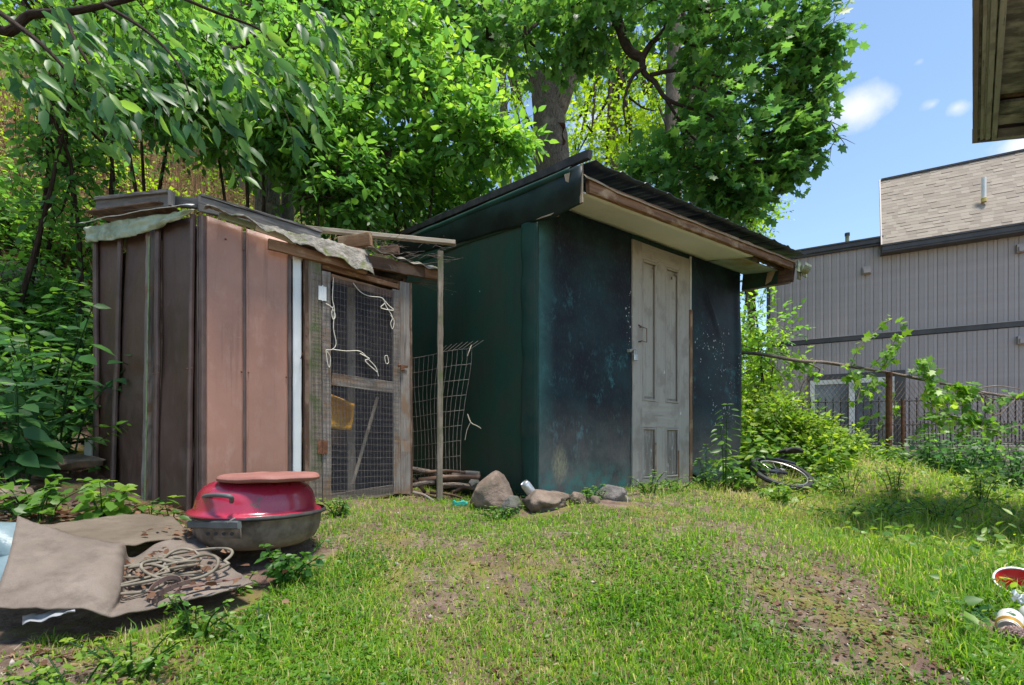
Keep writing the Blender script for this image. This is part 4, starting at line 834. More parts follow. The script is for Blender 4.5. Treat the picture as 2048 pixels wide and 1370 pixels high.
def fill(x0, x1, y0, y1, Y0, Y1, n, r0, r1):
    o = []
    for _ in range(n*3):
        x, y, Y, r = rng.uniform(x0, x1), rng.uniform(y0, y1), rng.uniform(Y0, Y1), rng.uniform(r0, r1)
        if Y < 9 and any(math.hypot(x-a, y-b) < c+r/Y*650 for a, b, c in AVOID): continue
        o.append((x, y, Y, r))
        if len(o) == n: break
    return o
backtree(1395, 11, -60, .24, fill(1310, 1520, 250, 420, 10.5, 12, 14, .5, .8)+fill(1300, 1500, -200, 200, 10, 12, 12, .7, 1), 'tall tree with a pale broken trunk seen through the maple right of the shed roof', ntw=40)
backtree(1230, 15, -100, .22, fill(1130, 1340, 100, 370, 13, 17, 22, .8, 1.2), 'sunlit yellow-green tree filling the gap right of the old maple', ntw=52, size=.15, lev=(.45, 1), bright=.25)  # sunlight is put into the leaf colour through lev and bright
backtree(1010, 17, -60, .2, fill(930, 1120, 120, 360, 15, 19, 13, .8, 1.2), 'distant tree left of the old maple with sky showing through', ntw=42, size=.14, lev=(.2, 1))
backtree(830, 14, -60, .2, fill(740, 960, -150, 260, 12, 15, 17, .7, 1.1), 'leafy tree with dark thin trunk behind the middle bushes', ntw=46, size=.13)
backtree(690, 12, -120, .15, fill(560, 800, -80, 330, 10.5, 13, 18, .6, .9), 'slender forest tree above the coop door', ntw=46, size=.13)
backtree(492, 10, -120, .13, fill(380, 620, -120, 240, 9.5, 12, 18, .5, .8), 'forest tree with a pale straight trunk left of centre', ntw=46, size=.12)
backtree(310, 10.5, -120, .11, fill(200, 440, -120, 160, 9.5, 12, 14, .5, .8), 'slim pale-trunked tree high on the hillside', ntw=46, size=.12)
backtree(120, 11, -160, .13, fill(-80, 300, -160, 150, 9.5, 12, 26, .6, .9), 'tree on the upper left of the hillside', ntw=42, size=.12)
backtree(1500, 14, 330, .12, fill(1440, 1530, 410, 780, 13, 15, 14, .5, .8), 'bright green tree in the gap between the shed and the grey building', ntw=50, size=.12, lev=(.2, 1), kind='small')
backtree(1500, 18, 250, .15, fill(1380, 1500, 330, 480, 17, 19, 8, .8, 1.1), 'far tree whose crown tops the shed roof at the right', ntw=50, size=.16)
# two thick trunks just behind the coop
b0 = ongnd(545, 7.0, -.1); t3 = thing('tree', 'leaning tree with furrowed trunk just behind the coop roof', 'tree', b0)
trunk(t3, [b0, P(535, 400, 7), P(548, 300, 7), P(560, 180, 7), P(575, 0, 7), P(600, -200, 7)], (.19, .09, .2), m_bark); crown(t3, 'ovate', m_lf_mid, blobs_px(fill(440, 700, -150, 260, 6.2, 7.5, 20, .4, .6)), 40, 6, .12, .35, single=120, centre=P(585, -40, 7), limb_r=.04, lev=(0, .8))
b0 = ongnd(588, 7.3, -.1); t3 = thing('tree', 'thinner reddish trunk standing right beside the leaning tree behind the coop', 'tree', b0)
trunk(t3, [b0, P(575, 400, 7.3), P(590, 320, 7.3), P(620, 180, 7.3), P(650, 0, 7.3)], (.10, .05, .2), m_bark_light); crown(t3, 'ovate', m_lf_mid, blobs_px(fill(620, 860, -100, 160, 6.5, 8, 14, .4, .6)), 40, 6, .12, .35, single=60, centre=P(650, 0, 7.3), limb_r=.03, lev=(0, .8))
# bushy ash-like saplings in the middle, sprays reaching right over the green shed
def sapling(px, Y, base_py, tops, blob, label, ntw=32, size=.112, twl=.32, kind='ovate', mat=m_lf_mid, single=150, lev=(0, 1), r=.03, bias=(.25, 0, -.2), bright=0., name='sapling', tiltn=.45):
    b = ongnd(px, Y, -.05); t = thing(name, label, 'tree', b)
    for (tx, ty, tY) in tops: trunk(t, [b, b.lerp(P(tx, ty, tY), .45)+Vector((rng.normal(0, .05), 0, .1)), P(tx, ty, tY)], (r, r*.35), m_bark_dark, 'stem', n=8, jit=.05)
    tp = [P(*q) for q in tops]
    crown(t, kind, mat, blobs_px(blob), ntw, 7, size, twl, single=single, centre=lambda c: min(tp, key=lambda q: (q-c).length), limb_r=r*.6, lev=lev, bias=bias, bright=bright, tiltn=tiltn); return t
sapling(690, 5.7, 450, [(640, 250, 5.6), (720, 200, 5.5), (780, 300, 5.5)], fill(560, 760, 120, 330, 5.0, 5.9, 16, .28, .42)+fill(660, 780, 300, 430, 5.4, 5.9, 8, .25, .35), 'bushy sapling with bright oval leaves rising behind the coop door')
sapling(820, 6.2, 420, [(820, 160, 6), (880, 240, 5.8), (760, 60, 6)], [(760, 30, 5.6, .32), (800, 70, 5.6, .35), (770, 110, 5.5, .3), (850, 90, 5.7, .35), (850, 130, 5.5, .35), (900, 160, 5.5, .35), (840, 190, 5.4, .38), (920, 210, 5.4, .32), (880, 250, 5.4, .38), (950, 250, 5.3, .3), (990, 265, 5.2, .25), (820, 260, 5.5, .38), (930, 290, 5.5, .35), (860, 320, 5.8, .4), (780, 330, 5.8, .4), (1010, 290, 5.3, .2), (900, 350, 6, .35), (960, 330, 6, .3)],
        'sunny yellow-green sapling arching right above the green shed roof', lev=(0, 1), bright=.08, ntw=29, single=260, bias=(.45, 0, -.15), size=.13)
sapling(930, 7.2, 420, [(900, 330, 7), (960, 340, 7)], fill(730, 960, 330, 440, 6.3, 7.2, 16, .32, .45), 'dense green shrub just above the left slope of the green roof', lev=(0, .75), single=60)
sapling(480, 5.6, 430, [(420, 200, 5.4), (520, 180, 5.4), (470, 100, 5.3)], fill(360, 600, 60, 300, 5.0, 5.8, 20, .26, .4), 'dark-stemmed sapling behind the left part of the coop', lev=(0, .8), single=160)
sapling(640, 5.2, 440, [(600, 400, 5.2), (680, 330, 5.2), (630, 300, 5.1)], fill(600, 760, 300, 430, 5.0, 5.6, 9, .22, .34), 'thin-stemmed bush directly above the twigs on the coop roof', lev=(0, .8), single=60, r=.02)
sapling(300, 5.5, 420, [(280, 230, 5.2), (350, 200, 5.3), (230, 150, 5.2)], fill(150, 420, 120, 330, 4.9, 5.8, 13, .2, .34), 'leafy hillside sapling behind the gutter end of the coop', lev=(0, .7), single=150)
# small stems on the left slope
for i, (x0, x1, ty, Y, lb) in enumerate([(45, 110, 180, 4.6, 'dark thin sapling at the far left leaning right with a fork'), (165, 130, 250, 4.7, 'straight dark sapling close to the coop wall'), (185, 230, 200, 4.9, 'bent sapling beside the coop corner reaching right'), (10, 150, 150, 4.3, 'long diagonal sapling crossing the far left slope'), (95, 100, 300, 5.4, 'short brown stem among the hillside vines')]):
    b = ongnd(x0, Y, -.05); t = thing('sapling', lb, 'tree', b)
    top = P(x1, ty, Y-.3); trunk(t, [b, b.lerp(top, .5)+Vector((.05, 0, .05)), top], (.026, .009), m_bark_dark, 'stem', n=8)
    crown(t, 'ovate', m_lf_mid, [(*(b.lerp(top, q)+Vector((rng.normal(0, .12), rng.normal(0, .1), 0))), rng.uniform(.16, .28)) for q in (.55, .7, .85, .95, 1.0)], 15, 6, .085, .22, single=70, centre=lambda c: top.lerp(b, .2), limb_r=.01, lev=(0, .7), sub=2)
# overhanging branches with long leaves, top left, close to the camera
b0 = ongnd(-620, 3.2, -.1); t4 = thing('overhanging_tree', 'near tree at the upper left whose long pale leaves hang over the coop', 'tree', b0)
trunk(t4, [b0, P(-500, 300, 3.3), P(-350, 60, 3.3), P(-120, -60, 3.3)], (.12, .05), m_bark)
for pts, r in (([(-120, -60, 3.3), (0, 60, 3.1), (60, 30, 3.1), (130, 25, 3.0), (210, 10, 3.0), (330, -20, 3.0)], (.035, .012)), ([(-120, -60, 3.3), (20, 40, 3.0), (90, 95, 2.9), (140, 150, 2.9), (150, 170, 2.9)], (.02, .005)), ([(210, 10, 3), (290, 60, 2.9), (350, 120, 2.85), (380, 190, 2.8)], (.012, .004)),
               ([(130, 25, 3), (150, 80, 2.8), (190, 150, 2.75), (230, 230, 2.7), (270, 300, 2.7)], (.012, .004)), ([(330, -20, 3), (420, 20, 3), (520, 60, 3.1), (560, 110, 3.1)], (.012, .004))):
    trunk(t4, [P(*p) for p in pts], r, m_bark_dark, 'bough', n=8, jit=.05)
def hang(tree, lines, mat, kind, size, k, g=rng, js=.012, lev=(0, 1), single=300, tiltn=.5, side=.55, dirn=(.5, 0, -.7), nrm=(.1, -.75, .6)):
    lv = Leaves(kind); A = []; B_ = []
    for pts in lines:
        pa = np.array([tuple(v) for v in smooth_path([P(*p) for p in pts], 8)]); A.append(pa[:-1]); B_.append(pa[1:]); n = len(pa)
        idx = g.uniform(.05, 1, k)*(n-1); i0 = idx.astype(int).clip(0, n-2); f = (idx-i0)[:, None]; p = pa[i0]*(1-f)+pa[i0+1]*f; d = unit(pa[i0+1]-pa[i0])
        sg = np.where(np.arange(k) % 2, 1, -1)[:, None]; dd = d*.6+np.array([dirn])*.8+sg*np.array([[.55, .3, .35]])*side+g.normal(0, .25, (k, 3))
        lv.add(p+g.normal(0, js, (k, 3)), dd, np.array([nrm])+g.normal(0, tiltn, (k, 3)), size*g.uniform(.55, 1.15, k), g.uniform(lev[0], lev[1], k).clip(0, .999))
    V, F = twigs_geo(np.concatenate(A), np.concatenate(B_), np.full(sum(len(a) for a in A), .003)); mesh_np('twigs', V, F, m_bark_dark, tree)['kind'] = 'stuff'
    put_leaves(lv, mat, tree, single)
ln = []
for (x, y) in [(20, 20), (70, -20), (90, 90), (140, 40), (160, 120), (200, 60), (230, 0), (270, 60), (300, 10), (340, 90), (380, 20), (420, 70), (450, 10), (500, 40), (540, 100), (0, 100), (40, 130), (560, 20), (250, 120), (190, 200), (320, 150), (600, -10), (370, 150), (120, -30), (480, 110)]:
    Y = rng.uniform(2.7, 3.4); a = rng.uniform(60, 130); ln.append([(x, y, Y), (x+a*.45, y+a*.5, Y-.05), (x+a*.8, y+a*1.05, Y-.08), (x+a*.9, y+a*1.6, Y-.1)])
hang(t4, ln, m_lf_near, 'long', .14, 20, single=300, lev=(.0, 1), js=.03, tiltn=.75)
crown(t4, 'ovate', m_lf_mid, blobs_px(fill(-60, 420, -80, 110, 3.6, 4.6, 16, .2, .34)), 26, 6, .09, .25, single=0, centre=P(0, -60, 4), limb_r=.012)
# understorey fill on the hill so that little bare slope shows between the trees
def shrub(name, label, blob, kind, mat, ntw, size, twl, lev=(0, 1), single=0, k=6, cat='shrub', bright=0., group=None, bias=(0, 0, .2), droop=.35):
    c = np.mean([b[:2] for b in blob], axis=0); b0 = Vector((c[0], c[1], gz(c[0], c[1]))); t = thing(name, label, cat, b0, group=group)
    crown(t, kind, mat, blob, ntw, k, size, twl, single=single, centre=lambda q: Vector((q.x*.6+c[0]*.4, q.y, gz(q.x*.6+c[0]*.4, q.y))), limb_r=.008, lev=lev, sub=2, bright=bright, bias=bias, droop=droop); return t
def gblob(x0, x1, Y0, Y1, n, h0, h1, r0, r1):
    o = []
    for _ in range(n):
        Y = rng.uniform(Y0, Y1); x = (rng.uniform(x0, x1)-1024)/1000*Y; r = rng.uniform(r0, r1); o.append((x, Y, gz(x, Y)+rng.uniform(h0, h1), r))
    return o
shrub('shrub', 'mass of green vines and low shrubs covering the slope at the far left', gblob(-60, 200, 3.6, 4.8, 22, .1, .55, .2, .3), 'ovate', m_lf_mid, 30, .085, .2, (0, .75), single=160)
shrub('shrub', 'hanging vines on the rock bank left of the coop', gblob(-40, 190, 4.8, 5.6, 18, .1, .5, .22, .34), 'ovate', m_lf_mid, 26, .08, .2, (0, .9), single=60)
shrub('shrub', 'yellowish low growth on the hillside above the coop roof', gblob(180, 620, 6.2, 8.5, 20, .0, .35, .25, .4), 'small', m_lf_far, 30, .07, .22, (.3, 1), bright=.2)
shrub('shrub', 'thin sunny grass-like growth on the ochre bank high on the left', gblob(-60, 200, 6, 8.5, 10, .0, .25, .2, .35), 'small', m_lf_far, 22, .05, .2, (.4, 1), bright=.25)
shrub('shrub', 'shrubs behind the coop between the saplings', gblob(560, 900, 6.2, 8.0, 20, .1, .8, .3, .5), 'ovate', m_lf_mid, 40, .10, .28, (0, .8))
shrub('shrub', 'dense bushes behind the green shed roof left of the old maple', gblob(820, 1100, 8.5, 11, 22, .2, 3.2, .5, .7), 'ovate', m_lf_mid, 46, .11, .35, (0, .9))
shrub('shrub', 'bushes hidden low behind the green shed', gblob(1180, 1520, 8, 11, 22, .3, 3.2, .5, .75), 'ovate', m_lf_mid, 46, .12, .35, (.1, 1))
# ---------------------------------------------------------------- GREY NEIGHBOURING BUILDING
Wd = Vector((.875, -.485, 0)); Wn = Vector((-.485, -.875, 0)); W0 = Vector((8.86, 12, 0))
def Wf(u, o, z): return W0+Wd*u+Wn*o+Vector((0, 0, z))
def m_siding():
    t = NT('grey_siding'); n = t.noise(t.vec('UV', (3, .6, 1)), 1.5, 5, .6); r = t.rand()
    col = t.mix(t.map(n, .35, .65), (.34, .295, .29), (.385, .335, .33)); col = t.mix(t.math('MULTIPLY', r, .25), col, (.40, .35, .34)); return t.set(col, .55, 0, .4)
m_sid = m_siding(); m_sidtrim = m_noise('charcoal_trim', (.045, .042, .046), (.07, .066, .07), 4, .45, .05, 40)
nb = thing('neighbour_building', 'grey building with vertical siding, shingled mansard roof and white window behind the fence', 'building', Wf(0, 0, -1))
UL, UR, PI_ = -2.45, 5.15, .171
# siding: broad board with a raised half-round and two grooves, mesh shared between boards
def sid_mesh(h):
    pr = [(0, 0), (.004, .012), (.075, .020), (.085, .020), (.088, .008), (.100, .008), (.103, .014), (.160, .006), (.166, 0), (PI_-.001, 0)]
    m = MB(); V = [Vector((x, 0, z))*1+Vector((0, -y, 0)) for z in (0, h) for x, y in pr]; n = len(pr)
    m.add(V, [(i, i+1, n+i+1, n+i) for i in range(n-1)], [(v.z, v.x) for v in V]); o = m.build('siding_board', m_sid); d = o.data; bpy.data.objects.remove(o); return d
ang = math.atan2(Wd.y, Wd.x)
def sid_run(u0, u1, z0, z1):
    d = sid_mesh(z1-z0); n = int((u1-u0)/PI_)
    for i in range(n):
        o = bpy.data.objects.new('siding_board', d); C.objects.link(o); o.parent = nb; o.location = Wf(u0+i*PI_, 0, z0)-nb.location; o.rotation_euler = (0, 0, ang)
BZ = 2.62
sid_run(UL+.08, UR, -1.0, BZ-.07); sid_run(UL+.08, UR, BZ+.07, 4.95)
MB().box(Wf, UL+.02, UR+.1, -.25, -.02, -1.2, 4.9).build('wall_core', m_sidtrim, nb)
MB().box(Wf, UL, UL+.08, -.05, .05, -1.2, 4.80).build('corner_trim', m_sidtrim, nb)
MB().box(Wf, UL+.08, UR, -.01, .045, BZ-.055, BZ+.055).build('band_trim', m_sidtrim, nb, 'dark band between the two courses of siding'); MB().box(Wf, UL+.08, UR, -.01, .062, BZ+.055, BZ+.075).build('band_flashing', m_sid, nb)
MB().box(Wf, UL, UL+.05, -6, -.26, -1.2, 4.8).box(Wf, UL+.06, UR, -6, -5.9, -1.2, 4.8).build('side_wall', m_sid, nb, kind='stuff')
# flat roofed left part: gutter
g2 = MB(); g2.box(Wf, UL-.1, .02, .04, .14, 4.83, 4.93).box(Wf, UL-.1, .02, .02, .17, 4.93, 4.965).box(Wf, UL-.1, .02, .0, .09, 4.78, 4.83); g2.build('gutter', m_sidtrim, nb, 'dark gutter on the lower flat part'); 
MB().box(Wf, UL, .0, -6, .0, 4.9, 4.93).build('flat_roof', m_sidtrim, nb)
g3 = MB(); g3.box(Wf, -.02, UR+.1, .18, .32, 4.56, 4.66).box(Wf, -.02, UR+.1, .16, .35, 4.66, 4.70); g3.build('gutter', m_sidtrim, nb, 'dark gutter below the shingles'); MB().box(Wf, -.02, UR+.1, .0, .30, 4.52, 4.56).build('eave_soffit', m_sidtrim, nb)
# mansard: shingles as real tabs in courses
m_sh = NT('grey_shingle'); _r = m_sh.attr(); _n = m_sh.noise(m_sh.vec('Object'), 40, 5, .7); _b = m_sh.noise(m_sh.vec('Object'), 1.2, 4)
m_sh.bump(_n, .4, .004); m_sh = m_sh.set(m_sh.mix(m_sh.math('MULTIPLY', m_sh.map(_b, .35, .65), .3), m_sh.ramp(_r, [(0, (.18, .152, .13)), (.25, (.26, .22, .185)), (.5, (.29, .245, .205)), (1, (.36, .31, .26))]), (.31, .262, .22)), .95, 0, .15)
RD, RZ = 1.05, 1.98
def Mf(u, k, lift=0): return Wf(u+.10*k*(1 if u < .3 else 0), .28-RD*k+lift*.9, 4.70+RZ*k+lift*.35)
V = []; F = []; RR = []; NR = 22
for j in range(NR):
    k0, k1 = j/NR, (j+1)/NR; u = -.02-(j % 3)*.06; uu = u
    while uu < UR+.1:
        wv = random.choice((.15, .17, .18, .20)); a, b_ = max(-.02, uu), min(UR+.1, uu+wv)
        if b_ > a+.02:
            n = len(V); li = .005+random.choice((0, 0, 0, .0055)); V += [Mf(a, k0, li), Mf(b_, k0, li), Mf(b_, k1+.01, .002), Mf(a, k1+.01, .002), Mf(a, k0-.004, 0), Mf(b_, k0-.004, 0), Mf(b_, k0, li), Mf(a, k0, li)]
            F += [(n, n+1, n+2, n+3), (n+4, n+5, n+6, n+7)]; RR += [random.uniform(.3, 1)]*4+[0 if li > .01 else .4]*4
        uu += wv
mr_ = mesh_np('shingles', np.array([tuple(v) for v in V]), np.array(F), m_sh, nb, rnd=RR); mr_['kind'] = 'stuff'; mr_['label'] = 'warm grey shingles in offset courses'
MB().add([Mf(-.02, 0, -.02), Mf(UR+.1, 0, -.02), Mf(UR+.1, 1, -.02), Mf(-.02, 1, -.02)], [(0, 1, 2, 3)]).build('roof_deck', m_sidtrim, nb, solid=.02)
MB().board(Mf(0, 1.0, .02), Mf(UR+.1, 1.0, .02), (0, 0, 1), .05, .05, jit=0).build('ridge_cap', m_sidtrim, nb); MB().board(Mf(-.03, 0, .0), Mf(-.03, 1.0, .0), Wn, .05, .03, jit=0).build('rake_trim', m_sid, nb)
MB().add([Mf(-.02, 1), Mf(UR+.1, 1), Wf(UR+.1, -6, 6.62), Wf(2.2, -6, 6.62)], [(0, 1, 2, 3)]).add([Mf(-.0, 0), Mf(.0, 1, -.01), Wf(2.2, -6, 6.62), Wf(2.2, -6, 4.9)], [(0, 1, 2, 3)]).build('upper_roof', m_sidtrim, nb, kind='stuff')
MB().tube([Mf(1.86, .36, .06), Mf(1.86, .36, .06)+Vector((0, 0, .52))], .042, 12).build('vent_pipe', m_white, nb, 'white vent pipe on the shingles'); MB().lathe(Mf(1.86, .35, .05), [(.05, 0), (.05, .09), (.04, .1)], 12).build('pipe_boot', m_noise('yellow_sealant', (.5, .36, .08), (.6, .5, .2), 20, .7, .1), nb)
pp = Wf(-.62, -.7, 4.9); MB().tube([pp, pp+Vector((0, 0, .50))], .045, 12).build('vent_pipe', m_lichen, nb, 'grey metal flue on the flat part'); MB().tube([pp+Vector((0, 0, .50)), pp+Vector((0, 0, .57))], .058, 12).build('flue_cap', m_sidtrim, nb)
for (x, y) in ((1733, 541), (2042, 497), (2044, 680)):
    r = (x-1024)/1000; u = (r*12-8.86)/(.875+.485*r); p = Wf(u, .04, 0); z = (890-y)/1000*p.y; MB().box(Wf, u-.09, u+.09, .02, .10, z-.09, z+.09).box(Wf, u-.07, u+.07, .10, .15, z-.08, z+.02).build('wall_vent', m_sid, nb, kind='stuff')
# window
def wu(x): r = (x-1024)/1000; return (r*12-8.86)/(.875+.485*r)
wa, wb, wm = wu(1620), wu(1788), wu(1703); ZT_, ZB_ = 1.62, -.35
win = MB().box(Wf, wa-.0, wa+.10, .03, .09, ZB_, ZT_).build('window', m_white, nb, 'white framed sliding window')
MB().box(Wf, wb-.12, wb, .03, .09, ZB_, ZT_).build('frame', m_white, win); MB().box(Wf, wa+.10, wb-.12, .03, .09, ZT_-.11, ZT_).build('frame', m_white, win); MB().box(Wf, wa+.1, wb-.12, .03, .09, ZB_, ZB_+.08).build('frame', m_white, win); MB().box(Wf, wm-.06, wm+.06, .035, .085, ZB_+.08, ZT_-.11).build('mullion', m_white, win)
MB().box(Wf, wb+.002, wb+.20, .01, .10, ZB_, ZT_+.14).build('side_casing', m_sidtrim, win); MB().box(Wf, wa-.05, wb, .01, .07, ZT_+.002, ZT_+.14).build('head_casing', m_sidtrim, win)
m_pane = NT('window_pane'); _n = m_pane.noise(m_pane.vec('Object'), 1.3, 4); m_pane = m_pane.set(m_pane.mix(m_pane.map(_n, .35, .65), (.06, .075, .10), (.13, .15, .19)), .12, 0, .8)
MB().box(Wf, wa+.1, wm-.06, .02, .045, ZB_+.08, ZT_-.11).build('pane', m_pane, win); MB().box(Wf, wm+.06, wb-.12, .02, .045, ZB_+.08, ZT_-.11).build('pane', m_pane, win)

# ---------------------------------------------------------------- NEAR HOUSE EAVE, TOP RIGHT
E0 = Vector((3.688, 4.0, 2.42)); Es = Vector((-.678, -.735, 0)); Er = Vector((.97, -.20, 0)).normalized(); Ew = Vector((.735, -.678, 0))
def E(s, w_, z): return E0+Es*s+Er*w_+Vector((0, 0, z))
m_paintwood = m_wood('flaking_beige_paint', (.34, .34, .33), (.47, .47, .45), (.28, .27, .26), across=20, bump=.3); m_soot = m_wood('sooty_soffit_board', (.07, .07, .072), (.24, .235, .235), (.42, .41, .40), across=9, cs=(.45, .62), bump=.8); m_mauve = m_noise('mauve_gutter', (.20, .16, .16), (.25, .21, .205), 5, .6, .1)
hs_ = thing('house_eave', 'underside of the near house roof corner with layered beige fascia at the top right', 'building', E(0, 0, 0))
for (w0, w1, z0, z1, m_, lb) in ((0, .028, 0, .12, m_mauve, 'mauve outer drip board'), (.031, .046, .02, .1, m_soot, None), (.049, .068, .005, .1, m_paintwood, None), (.070, .084, .012, .1, m_paintwood, None), (.087, .115, .0, .1, m_paintwood, 'broad beige moulding'), (.118, .126, .02, .1, m_soot, None), (.129, .158, -.008, .1, m_paintwood, 'inner beige fascia')):
    MB().board(E(.02 if w0 else 0, (w0+w1)/2, (z0+z1)/2), E(1.95, (w0+w1)/2, (z0+z1)/2), Er, w1-w0, z1-z0, jit=.0008, ch=.002).build('fascia_board', m_, hs_, lb)
MB().board(E(-.012, .0, .06), E(-.012, 1.2, .06), (0, 0, 1), .12, .02, jit=.001).build('fascia_board', m_mauve, hs_, 'mauve end fascia'); MB().board(E(.03, .158, .03), E(.03, 1.1, .03), Es, .04, .07).build('fascia_board', m_paintwood, hs_)
def under(s0, s1, m_, lb, z=.06): MB().grid(lambda a, b: (E(s0+.004+(s1-s0-.008)*b, .162+.93*a, z+.004*nz(a*4, b*3+s0)), (a*.74, b*(s1-s0)+s0)), 8, 6).build('soffit_board', m_, hs_, lb, solid=.018)
under(.05, .13, m_soot, None, .10); under(.14, .30, m_soot, 'sooty soffit board nearest the corner'); under(.305, .49, m_soot, None, .058); under(.62, 1.95, m_soot, 'long blackened soffit panel', .05)
MB().board(E(.555, .162, .09), E(.555, 1.1, .09), Es, .11, .03).build('cross_beam', m_darkwood, hs_)
MB().box(lambda u, o, z: E(u, o, z), .0, 1.95, .0, 1.2, .12, .20).build('roof', m_black, hs_)
MB().box(lambda u, o, z: E(u, o, z), .12, 1.95, 1.1, 1.9, -3.9, .1).build('wall', m_paintwood, hs_)
dsp = MB().tube([E(.30, .42, .05), E(.30, .42, -.12), E(.30, .60, -.34), E(.30, 1.02, -.62), E(.30, 1.06, -.8), E(.30, 1.06, -3.4)], .035, 8); dsp.build('downspout', m_sidtrim, hs_, 'dark downspout')

# ---------------------------------------------------------------- FENCES ON THE RIGHT
iron = thing('iron_fence', 'black iron picket fence with spear tips below the neighbour window', 'fence', P(1850, 890, 9))
def IF(x, z): r = (x-1024)/1000; Y = 9.3-.0008*(x-1700); return Vector((r*Y, Y, z))
m_iron = m_noise('black_iron', (.010, .010, .012), (.022, .02, .022), 30, .5, .1)
for (z, lb) in ((.80, None), (.36, None), (.02, None)): MB().board(IF(1560, z), IF(2200, z+.03), (0, 0, 1), .022, .03, jit=0).build('rail', m_iron, iron)
pk = MB().board((0, 0, 0), (0, 0, .84), (1, 0, 0), .018, .018, seg=1, jit=0).add([(-.012, -.012, .84), (.012, -.012, .84), (.012, .012, .84), (-.012, .012, .84), (0, 0, .90)], [(0, 1, 4), (1, 2, 4), (2, 3, 4), (3, 0, 4)]).build('picket', m_iron); pk.parent = iron; pk.location = IF(1560, 0)-iron.location
for i in range(1, 44):
    o = pk.copy(); C.objects.link(o); o.location = IF(1560+i*15.2, 0)-iron.location
sp_ = MB().board((0, 0, 0), (0, 0, .44), (1, 0, 0), .014, .014, seg=1, jit=0).build('short_picket', m_iron); sp_.parent = iron; sp_.location = IF(1567.6, 0)-iron.location
for i in range(1, 43):
    o = sp_.copy(); C.objects.link(o); o.location = IF(1567.6+i*15.2, 0)-iron.location
rw_ = thing('retaining_wall', 'low block retaining wall under the iron fence at the right edge', 'wall', IF(1950, -.5))
m_block = m_noise('concrete_block', (.16, .145, .13), (.27, .25, .22), 9, .95, .5, 40, c=(.10, .11, .06))
for r_ in range(5):
    for i in range(16):
        a = 1560+i*42+(r_ % 2)*21; MB().board(IF(a, -.09-.17*r_)+Vector((0, -.02, 0)), IF(a+40, -.09-.17*r_)+Vector((0, -.02, 0)), (0, 0, 1), .16, .2, seg=2, jit=.004, ch=.01).build('block', m_block, rw_)
cl = thing('chain_link_fence', 'rusty chain-link fence sagging between the green shed and the right edge', 'fence', P(1778, 900, 7))
def CL(u, v):                                            # u 0..1 along, v 0..1 up
    x = 1490+640*u; Y = 7.1-.5*u; top = 718+95*u+10*math.sin(u*7); z1 = (890-top)/1000*Y; z0 = -.18-.25*u
    return Vector(((x-1024)/1000*Y, Y+.04*math.sin(u*15)*v, z0+(z1-z0)*v))
cm_ = MB(); NU = 66
for i in range(-14, NU+14):
    for sgn in (1, -1):
        pts = []
        for k in range(15):
            q = k/14; u = (i+sgn*q*13)/NU
            if 0 <= u <= 1: pts.append(CL(u, q))
        if len(pts) > 1: cm_.tube(pts, .0022, 3, cap=False)
cm_.build('chain_link_mesh', m_rustwire, cl, kind='stuff')
MB().tube([P(1778, 985, 6.625), P(1778, 744, 6.625)], .038, 12).build('fence_post', m_rust, cl, 'rusty round fence post'); MB().tube([P(1806, 960, 6.62), P(1805, 800, 6.62)], .02, 10).build('fence_post', m_rust, cl)
MB().tube([P(2070, 960, 6.6), P(2068, 800, 6.6)], .03, 10).build('fence_post', m_rust, cl)
vb = MB(); pa = smooth_path([P(*q) for q in [(1470, 704, 7.0), (1520, 708, 6.625), (1600, 722, 6.62), (1650, 725, 6.85), (1720, 736, 6.8), (1780, 746, 6.8), (1850, 760, 6.7), (1905, 771, 6.65), (1960, 784, 6.6), (2010, 792, 6.55), (2080, 800, 6.5)]], 5)
vb.tube(pa, [.024*(1-.3*i/len(pa)) for i in range(len(pa))], 8, jit=.3)
for q in ([(1905, 771, 6.6), (1935, 780, 6.55), (1990, 772, 6.5), (2040, 778, 6.5)], [(1930, 790, 6.6), (1960, 786, 6.55), (1990, 798, 6.5), (2050, 786, 6.5)], [(1600, 722, 6.62), (1640, 740, 6.8), (1610, 760, 6.8), (1598, 790, 6.8)], [(1475, 752, 6.62), (1492, 745, 6.62), (1504, 736, 6.62)], [(1850, 760, 6.7), (1870, 740, 6.6), (1890, 738, 6.6)], [(1960, 784, 6.6), (1990, 830, 6.5), (2030, 800, 6.5)], [(2000, 900, 6.2), (2030, 960, 6.0), (2040, 1000, 5.9)]):
    pa = smooth_path([P(*z) for z in q], 4); vb.tube(pa, [.011*(1-.5*i/len(pa)) for i in range(len(pa))], 6)
tag(vb.build('dead_vine', m_bark_light, None, smooth=True), 'long dead woody vine draped along the top of the chain-link fence', 'vine')
def vine(label, lines, mat, kind, size, k, lev, single, Y=6.7):
    p0 = P(*lines[0][0]); t = thing('climbing_vine', label, 'vine', p0); m = MB()
    for l in lines: m.tube(smooth_path([P(*q) for q in l], 4), .006, 5, cap=False)
    m.build('stem', m_bark_light, t, smooth=True, kind='stuff'); hang(t, lines, mat, kind, size, k, lev=lev, single=single, tiltn=.6, dirn=(.1, 0, -.3), side=1.0, nrm=(.1, -.5, .8), js=.045)
m_lf_vine = m_leaf('vine_leaf', grn((.04, .12, .02), (.09, .21, .02), (.17, .32, .03), (.30, .42, .06)), .5)
vine('tall leafy vine shoot standing up above the fence against the grey siding', [[(1700, 736, 6.7), (1715, 700, 6.7), (1740, 672, 6.7), (1765, 650, 6.7), (1785, 638, 6.7)], [(1740, 735, 6.7), (1765, 710, 6.65), (1785, 690, 6.65), (1795, 665, 6.6)], [(1760, 740, 6.7), (1775, 720, 6.6), (1780, 700, 6.6)]], m_lf_vine, 'lobed', .13, 26, (.2, 1), 90)
